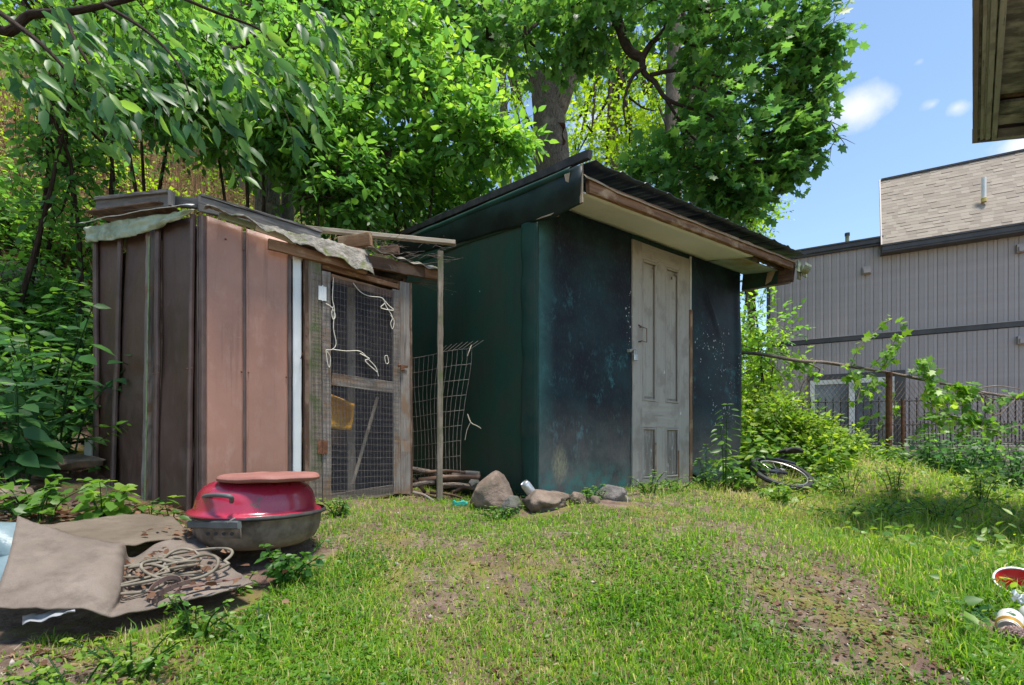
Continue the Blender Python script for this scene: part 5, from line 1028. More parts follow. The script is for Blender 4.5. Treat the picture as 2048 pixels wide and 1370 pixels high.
vine('leafy vine hanging in front of the window mullion', [[(1700, 740, 6.7), (1720, 770, 6.65), (1715, 800, 6.6)], [(1735, 745, 6.7), (1755, 770, 6.6), (1740, 790, 6.6)], [(1720, 745, 6.7), (1700, 755, 6.6)]], m_lf_vine, 'lobed', .12, 22, (.2, .9), 70)
vine('vine clump sprouting left on the dead branch near the shed', [[(1480, 690, 6.8), (1520, 700, 6.8), (1560, 705, 6.8), (1600, 715, 6.8)], [(1560, 705, 6.8), (1590, 725, 6.7), (1610, 745, 6.7)], [(1530, 720, 6.8), (1560, 745, 6.7), (1580, 760, 6.7)], [(1600, 712, 6.8), (1620, 735, 6.7), (1630, 760, 6.7)]], m_lf_vine, 'lobed', .10, 26, (.2, 1), 80)
vine('broad-leaved vine heaped over the fence right of the rusty post', [[(1850, 765, 6.6), (1870, 790, 6.5), (1900, 800, 6.5)], [(1880, 765, 6.6), (1920, 775, 6.5), (1950, 800, 6.4)], [(1850, 800, 6.6), (1900, 830, 6.4), (1950, 840, 6.4)], [(1870, 760, 6.6), (1850, 740, 6.6), (1845, 730, 6.6)], [(1900, 790, 6.5), (1950, 830, 6.4), (1990, 860, 6.3)]], m_lf_vine, 'lobed', .13, 60, (.1, .9), 160)
vine('thin vine climbing through the iron fence at the right edge', [[(1960, 860, 6.3), (1975, 820, 6.3), (2000, 800, 6.3), (2040, 790, 6.3)], [(1920, 880, 6.3), (1940, 850, 6.3), (1990, 860, 6.2), (2040, 850, 6.2)], [(1830, 880, 6.5), (1850, 840, 6.5), (1880, 850, 6.4), (1930, 870, 6.3)]], m_lf_vine, 'lobed', .11, 44, (.0, .7), 60)
vine('vine twining around the rusty fence post', [[(1745, 880, 6.7), (1770, 850, 6.7), (1790, 820, 6.7), (1780, 790, 6.7)], [(1700, 880, 6.7), (1720, 850, 6.7), (1740, 820, 6.7)]], m_lf_vine, 'lobed', .10, 34, (.1, .8), 40)

# ---------------------------------------------------------------- POLE, WIRE PANEL, DEBRIS, ROCKS
tag(MB().board(P(879, 1000, 3.80), P(881, 503, 3.80), (1, .3, 0), .042, .035, jit=.003, seg=24).build('wooden_post', m_mosswood), 'tall thin weathered post standing between the coop and the green shed', 'post')
wp = thing('wire_panel', 'bent welded wire panel leaning against the green side wall', 'wire fence', P(890, 950, 4.1))
def WP(u, v):
    Y = 4.25-.35*u; x0 = 815; x1 = 920+20*min(1, v*1.1)**1.2; x = x0+(x1-x0)*u; yb = 955-8*u; yt = 720-22*u; y = yb+(yt-yb)*v
    return P(x+4*math.sin(v*5+u*3), y, Y)+Vector((0, -.05*v*v+.03*math.sin(u*7), 0))
for i in range(15):
    u = i/14; pts = [WP(u, k/12)+Vector((.004*nz(k*.6, i), 0, 0)) for k in range(13)]
    if i > 6: pts.append(pts[-1]+Vector((.05+.01*i*.3, -.03, .055)))
    MB().tube(pts, .0020, 5).build('vertical_wire', m_wire, wp)
for j in range(9):
    v = .02+.98*j/8; MB().tube([WP(k/12, v)+Vector((0, 0, .004*nz(k*.7, j))) for k in range(13)], .0020, 5).build('horizontal_wire', m_wire, wp)
cr_ = MB(); cr_.tube(smooth_path([P(*q) for q in [(935, 828, 3.85), (942, 845, 3.83), (955, 852, 3.8), (962, 857, 3.8)]], 3), .004, 5); cr_.tube(smooth_path([P(*q) for q in [(942, 843, 3.83), (934, 860, 3.83), (930, 880, 3.83)]], 3), .003, 5); cr_.tube(smooth_path([P(*q) for q in [(943, 690, 3.85), (938, 703, 3.83), (935, 712, 3.83)]], 3), .004, 5)
tag(cr_.build('dead_tendril', m_palewood, None, kind='stuff'), 'pale dried tendrils caught on the wire panel', 'tendrils')
logs = [((820, 938), (900, 958), .022, 'longest dark branch across the top of the wood heap'), ((838, 962), (960, 955), .026, 'thick brown branch lying level in the wood heap'), ((905, 952), (958, 948), .024, 'cut log with a pale round end on the wood heap'), ((815, 975), (870, 965), .02, 'reddish stick at the left end of the wood heap'), ((860, 985), (935, 1000), .012, 'thin blackened stick low in the wood heap'),
        ((826, 985), (868, 1003), .012, 'pale grey pipe end poking from the wood heap'), ((880, 972), (950, 975), .024, 'stubby dark log in the middle of the wood heap'), ((905, 985), (960, 968), .016, 'slanting stick in front of the rocks'), ((818, 955), (850, 985), .018, 'short stick leaning by the coop post'), ((940, 962), (962, 985), .02, 'upright stub at the right end of the wood heap'), ((850, 945), (930, 945), .015, 'thin branch at the back of the wood heap')]
for i, ((xa, ya), (xb, yb), r, lb) in enumerate(logs):
    Y = 3.95+.12*((i*7) % 5)/5-(ya-950)*.004; a, b = P(xa, ya, Y), P(xb, yb, Y-.05); o = MB().tube(smooth_path([a, a.lerp(b, .5)+Vector((0, .02, .012)), b], 5), [r*(1-.02*k) for k in range(11)], 9, jit=.35)
    tag(o.build('branch' if r < .02 else 'log', [m_bark, m_darkwood, m_bark_dark][i % 3] if 'pale' not in lb else m_greywood, None, smooth=True), lb, 'stick' if r < .02 else 'log')
tag(MB().lathe(P(958, 948, 3.93), [(0, .002), (.014, .002), (.022, 0)], 12, rot=Vector((1, -.4, 0)).to_track_quat('Z', 'Y').to_matrix()).build('log_end', m_palewood), 'pale sawn disc at the end of the cut log', 'log')
def rock(name, label, px, py, Y, sx, sy, sz, mat, seed, cat='rock', sub=4, flat=.0, amp=.3):
    import bmesh
    bm = bmesh.new(); bmesh.ops.create_icosphere(bm, subdivisions=sub, radius=1); c = P(px, py, Y)
    for v in bm.verts:
        d = v.co.normalized(); f = 1+amp*mn.noise(d*1.3+Vector((seed, 0, 0)))+amp*.5*mn.noise(d*3+Vector((0, seed, 0)))+.05*mn.noise(d*9+Vector((seed, 1, 0)))
        cell = mn.cell(d*2.2+Vector((seed*.7, 0, 3))); q = d*f
        for pl in range(9):                                   # a few flat fracture faces
            g = np.random.default_rng(int(seed*10)+pl); nn_ = Vector(g.normal(0, 1, 3)).normalized(); m_ = q.dot(nn_)-.74
            if m_ > 0: q -= nn_*m_*.9
        v.co = Vector((q.x*sx, q.y*sy, q.z*sz))
    for f in bm.faces: f.smooth = True
    me = bpy.data.meshes.new(name); bm.to_mesh(me); bm.free(); me.materials.append(mat); o = bpy.data.objects.new(name, me); C.objects.link(o); o.location = c; o.rotation_euler = (0, 0, seed); return tag(o, label, cat)
rock('rock', 'largest round tan boulder at the foot of the shed corner', 986, 984, 3.5, .195, .16, .145, m_stone, 1.3)
rock('rock', 'flat-topped angular rock with mossy edge beside the soda can', 1090, 1006, 3.25, .18, .13, .10, m_stone, 2.6, amp=.4)
rock('rock', 'small grey rock between the boulder and the flat rock', 1024, 1012, 3.22, .075, .06, .065, m_rockgrey, 3.9); rock('rock', 'thin slab behind the flat rock under the tarp edge', 1110, 992, 3.40, .12, .07, .045, m_stone, 5.2)
rock('rock', 'jagged greyish-pink rock leaning on the shed front near the door', 1222, 998, 3.45, .14, .09, .12, m_rockgrey, 6.1, amp=.5); rock('rock', 'pale chunk in the grass below the shed front', 1186, 1008, 3.3, .085, .06, .075, m_stone, 7.3); rock('rock', 'small rock half sunk in grass beside the flat rock', 1156, 1004, 3.3, .07, .06, .085, m_stone, 8.8)
rock('rock', 'dark stub of stone at the right end of the wood heap', 950, 968, 3.8, .05, .05, .045, m_rockgrey, 9.4)
for i, (x, y, Y, s, lb) in enumerate([(40, 560, 5.0, .3, 'big grey rock ledge on the left slope'), (85, 585, 4.9, .22, 'flat rock under the ledge on the left slope'), (20, 600, 4.8, .2, 'dark rock at the far left edge of the slope'), (135, 925, 3.4, .12, 'pinkish stone behind the broad-leaved plant'), (30, 985, 2.9, .1, 'grey stone in the leaf litter at the far left')]):
    rock('rock', lb, x, y, Y, s*1.5, s, s*.5, m_rockgrey if i < 3 else m_stone, 11+i*1.7)
tag(MB().board(P(178, 880, 3.55), P(176, 930, 3.55), (1, 0, 0), .05, .02, jit=.001).build('metal_strip', m_white), 'short whitish metal strip standing at the rear corner of the coop', 'strip')
def can(name, label, p, ax, L_, r, mat, topmat, cat='can', dent=0, extra=None):
    ax = Vector(ax).normalized(); q = ax.to_track_quat('Z', 'Y').to_matrix(); t = thing(name, label, cat, p)
    prof = [(r*.76, .0), (r*.80, .004), (r*.80, .010), (r*.98, .022), (r, .03)]+[(r*(1-dent*.35*math.exp(-((k-.5)/.2)**2)), .03+(L_-.06)*k) for k in np.linspace(.1, .9, 9)]+[(r, L_-.03), (r*.97, L_-.02), (r*.82, L_-.006), (r*.80, L_), (r*.76, L_)]
    MB().lathe(p, prof, 28, rot=q).build('can_body', mat, t, smooth=True)
    MB().lathe(Vector(p)+ax*(L_-.004), [(r*.77, .002), (r*.74, -.002), (.01, -.002), (0, -.002)], 24, rot=q).lathe(p, [(r*.77, 0), (r*.6, .006), (0, .008)], 24, rot=q).build('can_lid', topmat, t, smooth=False)
    return t, q, ax
m_alu = m_noise('dull_aluminium', (.55, .56, .58), (.72, .73, .75), 20, .35, .1, 60, metal=.7, c=(.35, .36, .40))
can('soda_can', 'silver drink can tipped between the boulder and the flat rock', P(1068, 992, 3.34), (-.55, -.25, .75), .12, .033, m_alu, m_alu)

# ---------------------------------------------------------------- GRILL
gp = Vector((-1.185, 2.33, 0)); grill = thing('kettle_grill', 'low red kettle grill with rusty bowl standing on the ground before the coop', 'grill', (gp.x, gp.y, -.47))
def m_en():
    t = NT('red_enamel'); v = t.vec('Object'); n = t.noise(v, 3, 4); col = t.mix(t.map(n, .35, .65), (.27, .006, .030), (.37, .014, .048))
    sp = t.map(t.noise(t.vec('Object', 1, (4, 3, 1)), 13, 6, .7), .62, .66); col = t.mix(sp, col, (.12, .045, .02))
    col = t.mix(t.math('MULTIPLY', t.map(t.noise(v, 60, 5, .7), .5, .7), .25), col, (.25, .09, .06)); r = t.map(t.noise(v, 22, 5, .7), .3, .7, .2, .5)
    t.bump(t.noise(v, 9, 3), .08, .01); t.set(col, r, 0, .6, .6); t.b.inputs['Coat Roughness'].default_value = .12; return t.m
m_en_ = m_en()
def lathe2(c, prof, n, tilt=(0, 0), wob=0, seed=1):
    V = []; U = []; F = []
    for i, (r, z) in enumerate(prof):
        for j in range(n):
            an = 2*math.pi*j/n; rr = r*(1+wob*mn.noise(Vector((math.cos(an)*1.2, math.sin(an)*1.2, z*4+seed)))); x, y = rr*math.cos(an), rr*math.sin(an)
            V.append(Vector(c)+Vector((x, y, z+tilt[0]*x+tilt[1]*y))); U.append((an*r, z))
    for i in range(len(prof)-1):
        for j in range(n): F.append((i*n+j, i*n+(j+1) % n, (i+1)*n+(j+1) % n, (i+1)*n+j))
    m = MB(); m.add(V, F, U); return m
ZR = -.300
lathe2((gp.x, gp.y, ZR), [(0.277, -.008), (0.281, -.002), (0.275, .004), (0.259, .008), (0.252, .02), (0.247, .05), (0.236, .085), (0.216, .112), (0.180, .130), (0.126, .14), (0.054, .145), (0.001, .146)], 64, (-.018, .0), .03).build('lid', m_en_, grill, 'dented glossy red lid', smooth=True, solid=.003)
m_bowl = m_noise('rusty_sooty_bowl', (.10, .075, .055), (.22, .17, .13), 14, .85, .3, 50, c=(.03, .022, .02)); m_grey_h = m_noise('grey_handle_plastic', (.07, .08, .08), (.11, .12, .12), 12, .6, .1)
lathe2((gp.x+.01, gp.y, ZR), [(0.270, -.006), (0.273, -.018), (0.266, -.022), (0.264, -.05), (0.258, -.09), (0.240, -.125), (0.200, -.150), (0.120, -.160), (0.001, -.162)], 56, (-.005, 0), .02, 4).build('bowl', m_bowl, grill, 'soot and rust stained lower bowl', smooth=True, solid=.003)
lathe2((gp.x+.02, gp.y, ZR), [(0.273, .0), (0.281, -.008), (0.281, -.016), (0.270, -.02)], 56, (.012, 0)).build('rim', m_black, grill, smooth=True)
MB().tube(smooth_path([P(407, 1001, 2.17), P(409, 993, 2.14), P(430, 990, 2.06), P(455, 992, 2.01), P(463, 996, 2.02), P(463, 1003, 2.06)], 5), .0095, 8).build('lid_handle', m_grey_h, grill, 'grey strap handle on the lid', smooth=True)
MB().board(P(378, 1049, 2.14), P(479, 1050, 1.98), (0, 0, 1), .032, .018, seg=12, ch=.006).build('bowl_handle', m_grey_h, grill, 'grey bar handle on the bowl')
vp_ = MB().board(P(386, 1062, 2.16), P(482, 1066, 2.0), (0, 0, 1), .045, .004, seg=2).build('vent_plate', m_bowl, grill)
for k in range(4):
    c = P(418+16*k, 1067, 2.08-.023*k); MB().lathe(c+Vector((0, -.008, 0)), [(.0075, .001), (.0075, 0), (0, 0)], 14, rot=Vector((.3, -1, 0)).to_track_quat('Z', 'Y').to_matrix()).build('vent_hole', m_iron, vp_)
MB().tube([P(470, 1036, 2.03), P(462, 1040, 2.02), P(455, 1046, 2.0)], .003, 5).build('wire_clip', m_steel, grill)
for (a, r) in ((-.6, .17), (1.6, .17), (3.6, .17)): MB().tube([(gp.x+r*math.cos(a), gp.y+r*math.sin(a), ZR-.14), (gp.x+r*1.05*math.cos(a), gp.y+r*1.05*math.sin(a), -.50)], .01, 8).build('leg', m_bowl, grill)
# chips on enamel
for (x, y) in ((578, 1008), (617, 1013), (622, 973)):
    r = (x-1024)/1000; c = P(x, y, gp.y-.24 if x < 600 else gp.y-.20); 
m_cush = m_noise('faded_red_vinyl', (.22, .085, .068), (.29, .125, .10), 6, .65, .2, 60, c=(.19, .085, .06)); 
cu = MB()
cc = P(539, 953, 2.28); hexp = []
for j in range(48):
    an = 2*math.pi*j/48; k = abs(((an/(math.pi/3)+.5) % 1)-.5); rr = .228*(1/math.cos((.5-abs(.5-((an*6/6.283) % 1)))*0+0))*(.955+.045*math.cos(6*an+.6)); hexp.append((rr*math.cos(an), rr*math.sin(an)))
prof = [(.94, -.024), (1.0, -.016), (1.0, -.008), (1.015, -.004), (1.0, 0), (.985, .010), (.93, .018), (.7, .022), (.35, .021), (0.001, .021)]
V = []; F = []; n = 48
for i, (s_, z) in enumerate(prof):
    for j, (x, y) in enumerate(hexp): V.append(cc+Vector((x*s_, y*s_*.9, z*.72+.006*nz(x*9, y*9, 2)+.012*x)))
for i in range(len(prof)-1):
    for j in range(n): F.append((i*n+j, i*n+(j+1) % n, (i+1)*n+(j+1) % n, (i+1)*n+j))
F.append(tuple(range(n-1, -1, -1))); cu.add(V, F); tag(cu.build('seat_cushion', m_cush, None, smooth=True), 'flat faded red vinyl cushion lying on top of the kettle grill', 'cushion')

# ---------------------------------------------------------------- CARPET, HOSE, STRAP, BAG
def m_carpet(name, a, b, c):
    t = NT(name); v = t.vec('Object'); f = t.noise(v, 260, 4, .8); n = t.noise(v, 3.2, 6, .62); n2_ = t.noise(t.vec('Object', 1, (3, 1, 4)), 9, 6, .7)
    col = t.mix(t.map(n, .38, .64), a, b); col = t.mix(t.math('MULTIPLY', t.map(n2_, .5, .7), .6), col, c); col = t.mix(t.math('MULTIPLY', t.map(f, .45, .7), .35), col, tuple(x*.5 for x in a))
    t.bump(t.math('ADD', f, t.math('MULTIPLY', n2_, .5)), .7, .006); return t.set(col, .98, 0, .1)
m_carp = m_carpet('beige_carpet', (.165, .133, .11), (.25, .205, .172), (.10, .080, .066)); m_carp2 = m_carpet('dirty_carpet', (.14, .112, .085), (.21, .17, .13), (.08, .07, .045))
def net(rows, mat, name, label, nu=90, nv=50, wr=.009, cat='carpet'):
    """rows: list of rows of (px,py,Y); smooth surface through them"""
    P_ = [[P(*q) for q in r] for r in rows]
    cols = [smooth_path(r, 12) for r in P_]; m = len(cols[0]); grid_ = [smooth_path([c[i] for c in cols], 12) for i in range(m)]; n = len(grid_[0])
    def fn(a, b):
        i = min(m-1, int(round(a*(m-1)))); j = min(n-1, int(round(b*(n-1)))); p = grid_[i][j]+Vector((0, 0, wr*mn.noise(grid_[i][j]*7)+wr*.6*mn.noise(grid_[i][j]*19)+wr*.3*mn.noise(grid_[i][j]*47)))
        g = gz(p.x, p.y)+.006
        return (p if p.z > g else Vector((p.x, p.y, g))), (p.x, p.y)
    o = MB().grid(fn, m-1, n-1).build(name, mat, None, smooth=True, solid=.005); return tag(o, label, cat)
net([[(35, 1033, 1.90), (128, 1066, 1.90), (215, 1086, 1.92), (246, 1090, 1.95), (262, 1112, 2.06), (330, 1082, 2.12), (372, 1077, 2.18), (393, 1076, 2.2)],
     [(18, 1110, 1.72), (120, 1130, 1.72), (200, 1136, 1.73), (240, 1140, 1.78), (258, 1152, 1.90), (320, 1118, 2.0), (380, 1100, 2.06), (440, 1118, 2.02)],
     [(-5, 1180, 1.58), (110, 1185, 1.59), (190, 1188, 1.61), (232, 1190, 1.66), (250, 1194, 1.74), (330, 1162, 1.84), (400, 1147, 1.90), (475, 1145, 1.90)],
     [(-30, 1214, 1.52), (90, 1218, 1.53), (165, 1216, 1.54), (205, 1228, 1.56), (238, 1231, 1.59), (330, 1212, 1.68), (430, 1190, 1.74), (506, 1166, 1.83)]], m_carp, 'old_carpet', 'beige carpet piece folded up over junk at the lower left', cat='carpet')
net([[(75, 1052, 2.25), (200, 1034, 2.45), (280, 1028, 2.55), (345, 1034, 2.55)], [(120, 1062, 2.15), (230, 1055, 2.25), (300, 1055, 2.3), (375, 1060, 2.3)], [(170, 1082, 2.03), (250, 1090, 2.04), (330, 1080, 2.12), (400, 1078, 2.2)]], m_carp2, 'old_carpet', 'dark soiled carpet lying flat behind the folded beige one')
def bagf(a, b):
    return P(-40+75*a+6*math.sin(b*6), 1045+165*b, 1.98-.33*b)+Vector((0, -.05*math.sin(a*3.1)*math.sin(b*9), .03*math.sin(b*14)*math.sin(a*3.1))), (a, b)
m_bluebag = m_noise('pale_blue_plastic', (.12, .18, .205), (.20, .27, .30), 7, .4, .5, 12, bd=.02)
tag(MB().grid(bagf, 20, 40).build('plastic_bag', m_bluebag, None, smooth=True, solid=.004), 'pale blue crumpled plastic bag half under the carpet at the left edge', 'bag')
def shf(a, b): return P(45+105*a, 1250-28*a-18*b+10*a*b, 1.52+.06*b)+Vector((0, 0, .012*nz(a*4, b*4))), (a, b)
tag(MB().grid(shf, 14, 8).build('plastic_sheet', m_noise('grey_white_plastic', (.28, .29, .31), (.42, .43, .45), 6, .4, .3, 20), None, smooth=True, solid=.002), 'grey-white plastic scrap poking out under the carpet front', 'plastic')
m_hose = m_noise('dirty_tan_hose', (.10, .085, .06), (.22, .19, .145), 14, .7, .2, 80)
cx_ = P(295, 1158, 1.83); hp_ = []
hz_ = lambda x, y: max(gz(x, y)+.02, -.565+.135*min(1, max(0, (y-1.55)/.5)))
k = 0; N = 520
for i in range(N):
    t = i/N; an = t*6.283*9; ph = t*7.3; c_x = cx_.x+(-.02 if t < .5 else .09)+.05*math.sin(ph*2.1); c_y = cx_.y+.05*math.sin(ph*1.7)+(0 if t < .5 else .06); rx = (.125 if t < .55 else .09)+.045*math.sin(ph*3.3); ry = (.08 if t < .55 else .055)+.02*math.cos(ph*2.9)
    x = c_x+rx*math.cos(an); y = c_y+ry*math.sin(an); hp_.append(Vector((x, y, hz_(x, y)+.012+.028*t+.012*math.sin(an*1.5+ph))))
hp_ += [Vector((cx_.x-.10, 1.66, -.50)), Vector((cx_.x-.07, 1.62, -.51)), Vector((cx_.x-.03, 1.60, -.52))]
tag(MB().tube(hp_, .0058, 7).build('garden_hose', m_hose, None, smooth=True), 'tangled coil of thin tan hose lying on the carpet', 'hose')
m_strap = m_noise('brown_strap', (.09, .055, .045), (.16, .10, .085), 20, .8, .2); sx_ = P(330, 1196, 1.72); sb = MB()
for q in range(3):
    pts = [sx_+Vector((.05*math.cos(a)+.02*q, .045*math.sin(a)*(1+.2*q), .03+.03*math.sin(a+q))) for a in np.linspace(-.5+q, 4.2+q, 14)]
    for i in range(13): sb.board(pts[i], pts[i+1], (0, 0, 1), .016, .004, seg=1, jit=0, ch=.001)
sb.board(sx_+Vector((.03, 0, .03)), sx_+Vector((.22, .08, .05)), (0, 1, .3), .014, .004, seg=6); tag(sb.build('strap', m_strap), 'looped brown webbing strap in front of the hose', 'strap')

# ---------------------------------------------------------------- BICYCLE in the grass
bk = thing('bicycle', 'black bicycle lying in the grass right of the shed, front wheel and saddle showing', 'bicycle', ongnd(1560, 4.45, .05))
m_rub = m_noise('black_rubber', (.012, .012, .013), (.03, .03, .032), 20, .7, .3, 80); m_frame = m_noise('dark_frame_paint', (.012, .014, .022), (.03, .035, .05), 6, .35, .05)
def wheel(c, nrm, r):
    nrm = Vector(nrm).normalized(); q = nrm.to_track_quat('Z', 'Y').to_matrix(); c = Vector(c); e = lambda a, rr: c+q @ Vector((rr*math.cos(a), rr*math.sin(a), 0))
    wv = MB(); n = 44
    V = []; F = []
    for j in range(n):
        a = 6.283*j/n
        for k in range(8): b = 6.283*k/8; V.append(e(a, r+.022*math.cos(b)*(1+.12*(k in (7, 0, 1) and j % 2)))+nrm*.022*math.sin(b))
    for j in range(n):
        for k in range(8): F.append((j*8+k, ((j+1) % n)*8+k, ((j+1) % n)*8+(k+1) % 8, j*8+(k+1) % 8))
    o = wv.add(V, F).build('wheel', m_rub, bk, 'knobbly black tyre', smooth=False)
    MB().tube([e(6.283*j/40, r-.03) for j in range(41)], .009, 6, cap=False).build('rim', m_steel, o, smooth=True); MB().tube([c-nrm*.04, c+nrm*.04], .02, 10).build('hub', m_steel, o)
    s_ = MB()
    for j in range(20): s_.tube([c+nrm*(.03 if j % 2 else -.03), e(6.283*j/20, r-.03)], .0012, 3)
    s_.build('spokes', m_steel, o, kind='stuff'); return c
wc = P(1562, 946, 4.45); nrm = (.10, -.45, .9); fwc = wheel(wc, nrm, .245); rwc = wheel(P(1400, 975, 5.4)+Vector((.55, 0, .02)), (.05, -.2, 1), .245)
bb = fwc.lerp(rwc, .55)+Vector((0, -.12, -.02)); hd = fwc+Vector((-.08, .28, .12)); st_ = bb.lerp(rwc, .3)+Vector((.10, .25, .08))
for nm, a, b, r in (('fork', fwc, hd, .014), ('down_tube', hd, bb, .02), ('top_tube', hd, st_, .017), ('seat_tube', bb, st_, .016), ('chain_stay', bb, rwc, .011), ('seat_stay', st_, rwc, .010)): MB().tube([a, b], r, 10).build(nm, m_frame, bk)
sdl = P(1575, 906, 4.75); MB().tube([st_, P(1540, 922, 4.8), sdl-Vector((0, 0, .03))], .012, 8).build('seat_post', m_frame, bk)
def sadf(a, b):
    t = a*2-1; w_ = .04+.045*(1-b)**2; return sdl+Vector((t*w_+.01, (b-.5)*.2, .035*math.cos(t*1.4)+.02*(1-b)-.01)), (a, b)
MB().grid(sadf, 10, 12).build('saddle', m_rub, bk, 'upturned black saddle', smooth=True, solid=.03)
MB().tube(smooth_path([P(1512, 925, 4.6), P(1530, 916, 4.55), P(1560, 920, 4.5), P(1590, 927, 4.45)], 4), .011, 8).build('handlebar', m_frame, bk); MB().tube([P(1512, 940, 4.5), P(1575, 946, 4.40)], .014, 8).build('mudguard_stay', m_frame, bk)

# ---------------------------------------------------------------- LITTER bottom right
def m_can():
    t = NT('white_beer_can'); v = t.vec('Object'); n = t.noise(v, 28, 3, .5); z = t.sep(v)[0]
    col = t.mix(t.map(n, .60, .63), (.62, .62, .60), (.05, .12, .04)); col = t.mix(t.map(t.noise(t.vec('Object', 1, (2, 8, 1)), 55, 2), .66, .68), col, (.08, .06, .07)); return t.set(col, .35, .15, .5)
m_wcan = m_can(); m_gold = m_noise('gold_rim', (.45, .22, .03), (.60, .34, .06), 20, .35, .05, metal=.6)
def bigcan(label, p, ax):
    t, q, a = can('beer_can', label, p, ax, .122, .033, m_wcan, m_alu); MB().lathe(Vector(p)+a*.094, [(.0336, 0), (.0332, .006), (.028, .019), (.0275, .024), (.0262, .024)], 28, rot=q).build('gold_rim', m_gold, t, smooth=True)
    MB().lathe(Vector(p)+a*.1195+q @ Vector((.010, 0, 0)), [(.008, .0012), (.008, 0), (0, .0008)], 14, rot=q).build('opening', m_iron, t)
bigcan('white printed drink can with gold rim lying open end towards the camera', ongnd(2022, 1.66, .05), (-.72, -.66, -.12)); bigcan('second white drink can with crumpled foil at the right edge, behind the first', ongnd(2056, 1.72, .055), (-.45, -.85, -.1))
def foil(a, b): return ongnd(2025+36*a, 1.74, .085+.03*b-.02*a)+Vector((.01*nz(a*5, b*5), .02*nz(a*4, b*6, 3), .02*nz(a*6, b*4, 9))), (a, b)
tag(MB().grid(foil, 10, 8).build('torn_wrapper', m_white, None, solid=.001), 'torn white wrapper scrap between the cans', 'wrapper')
bo = Vector(ongnd(2036, 1.96, .07)); q = Vector((-.35, -.45, .8)).normalized().to_track_quat('Z', 'Y').to_matrix()
bt = thing('red_bowl', 'red white-rimmed bowl tipped over in the grass at the right edge', 'bowl', bo)
m_redp = m_noise('red_plastic', (.42, .012, .02), (.52, .02, .03), 8, .3, .05)
MB().lathe(bo, [(.03, -.045), (.05, -.035), (.066, -.005), (.068, .0)], 32, rot=q).build('bowl_body', m_redp, bt, smooth=True, solid=.003); MB().lathe(bo, [(.068, 0), (.073, .002), (.073, .006), (.067, .005)], 32, rot=q).build('bowl_rim', m_white, bt, smooth=True)
rock('bread_crust', 'lump of tan foam spilling from the red bowl', 2052, 1206, 1.88, .07, .05, .04, m_noise('tan_foam', (.50, .33, .19), (.68, .50, .33), 25, .9, .8, 50, bd=.01), 21.3, cat='foam', amp=.5)
def cone(a, b):
    an = a*6.283; r = .028*math.sin(math.pi*min(1, b*.9+.1))*(1+.18*math.sin(an*8+b*60)); ax = Vector((.6, -.5, -.1)).normalized(); u_ = ax.orthogonal().normalized(); v_ = ax.cross(u_); return ongnd(2036, 1.53, .035)+ax*(b-.5)*.09+u_*r*math.cos(an)+v_*r*math.sin(an), (a, b)
tag(MB().grid(cone, 40, 30).build('pine_cone', m_noise('cone_scale', (.08, .03, .02), (.45, .33, .30), 90, .8, .4), None), 'knobbly dark red and white pine cone at the right edge', 'pine cone')
rag = lambda a, b: (P(905+30*a, 1002+10*b, 3.45)+Vector((0, 0, .02*nz(a*5, b*5))), (a, b))
tag(MB().grid(rag, 8, 4).build('rag', m_noise('teal_cloth', (.02, .30, .24), (.05, .42, .34), 9, .8, .2), None, smooth=True, solid=.004), 'small teal rag in the grass in front of the wood heap', 'rag')
# ---------------------------------------------------------------- GRASS, GROUND COVER, WEEDS
def sample(n, Y0, Y1, pw=1.6, x0=-1.25, x1=1.6):
    t = rng.uniform(0, 1, n); Y = (Y0**(1-pw)+(Y1**(1-pw)-Y0**(1-pw))*t)**(1/(1-pw)); return rng.uniform(x0, x1, n)*Y, Y
def blocked(x, y, m=.0):
    u = (x-.182)*.811+(y-3.56)*.585; o = (x-.182)*.585-(y-3.56)*.811; s1 = (u > -.02-m) & (u < 2.66+m) & (o < -.0+m) & (o > -2.5)
    ub = (x+1.833)*.767+(y-3)*.641; ob = (x+1.833)*.641-(y-3)*.767; sl = (x+1.833)*-.463-(y-3)*.886; s2 = (ub < 1.37+m) & (ob < .02+m) & (sl < .02+m) & (ob > -1.3) & (x > -3)
    car = (x < -.93+.25*(y-1.9)) & (y > 1.60-.1*(x < -1.5)) & (y < 2.42) & (x > -2.4) & ((x < -1.15) | (y > 1.72)); gr = (np.hypot(x+1.195, y-2.33) < .26) | (np.hypot(x-1.62, y-1.62) < .13) | (np.hypot(x-1.98, y-1.93) < .08) | (np.hypot(x-.2, y-3.12) < .16) | (np.hypot(x-.65, y-3.25) < .14)
    return s1 | s2 | car | gr
def dirt(x, y):
    """0 bare .. 1 lush"""
    n = vnoise(x, y, 3.2, 11)*.55+vnoise(x, y, 9, 12)*.45; d = n
    cx = 1.18+.22*(y-1.6); d = d-.85*np.exp(-((x-cx)/.17)**2-((y-1.70)/.38)**2); d = d-.12*np.exp(-((x+.25)/.55)**2-((y-1.75)/.5)**2)-.15*np.exp(-((x-.6)/.5)**2-((y-2.7)/.35)**2)
    d = d-.8*np.exp(-((x+1.3)/.35)**2-((y-1.42)/.12)**2)
    ub = (x+1.833)*.767+(y-3)*.641; ob = (x+1.833)*.641-(y-3)*.767; d = d+.30*np.exp(-((ob-.22)/.18)**2)*(ub > .5); d = d-.8*((x < -1.45) & (y > 2.3))*1.0
    uo = (x-.182)*.585-(y-3.56)*.811; d = d+.35*np.exp(-((uo-.18)/.2)**2)*(x > .1)
    d = d+.55/(1+np.exp(-(x-2.2-.25*(y-3))*2.5))+.18*np.exp(-((x+.55)/.3)**2-((y-1.9)/.5)**2)
    return d
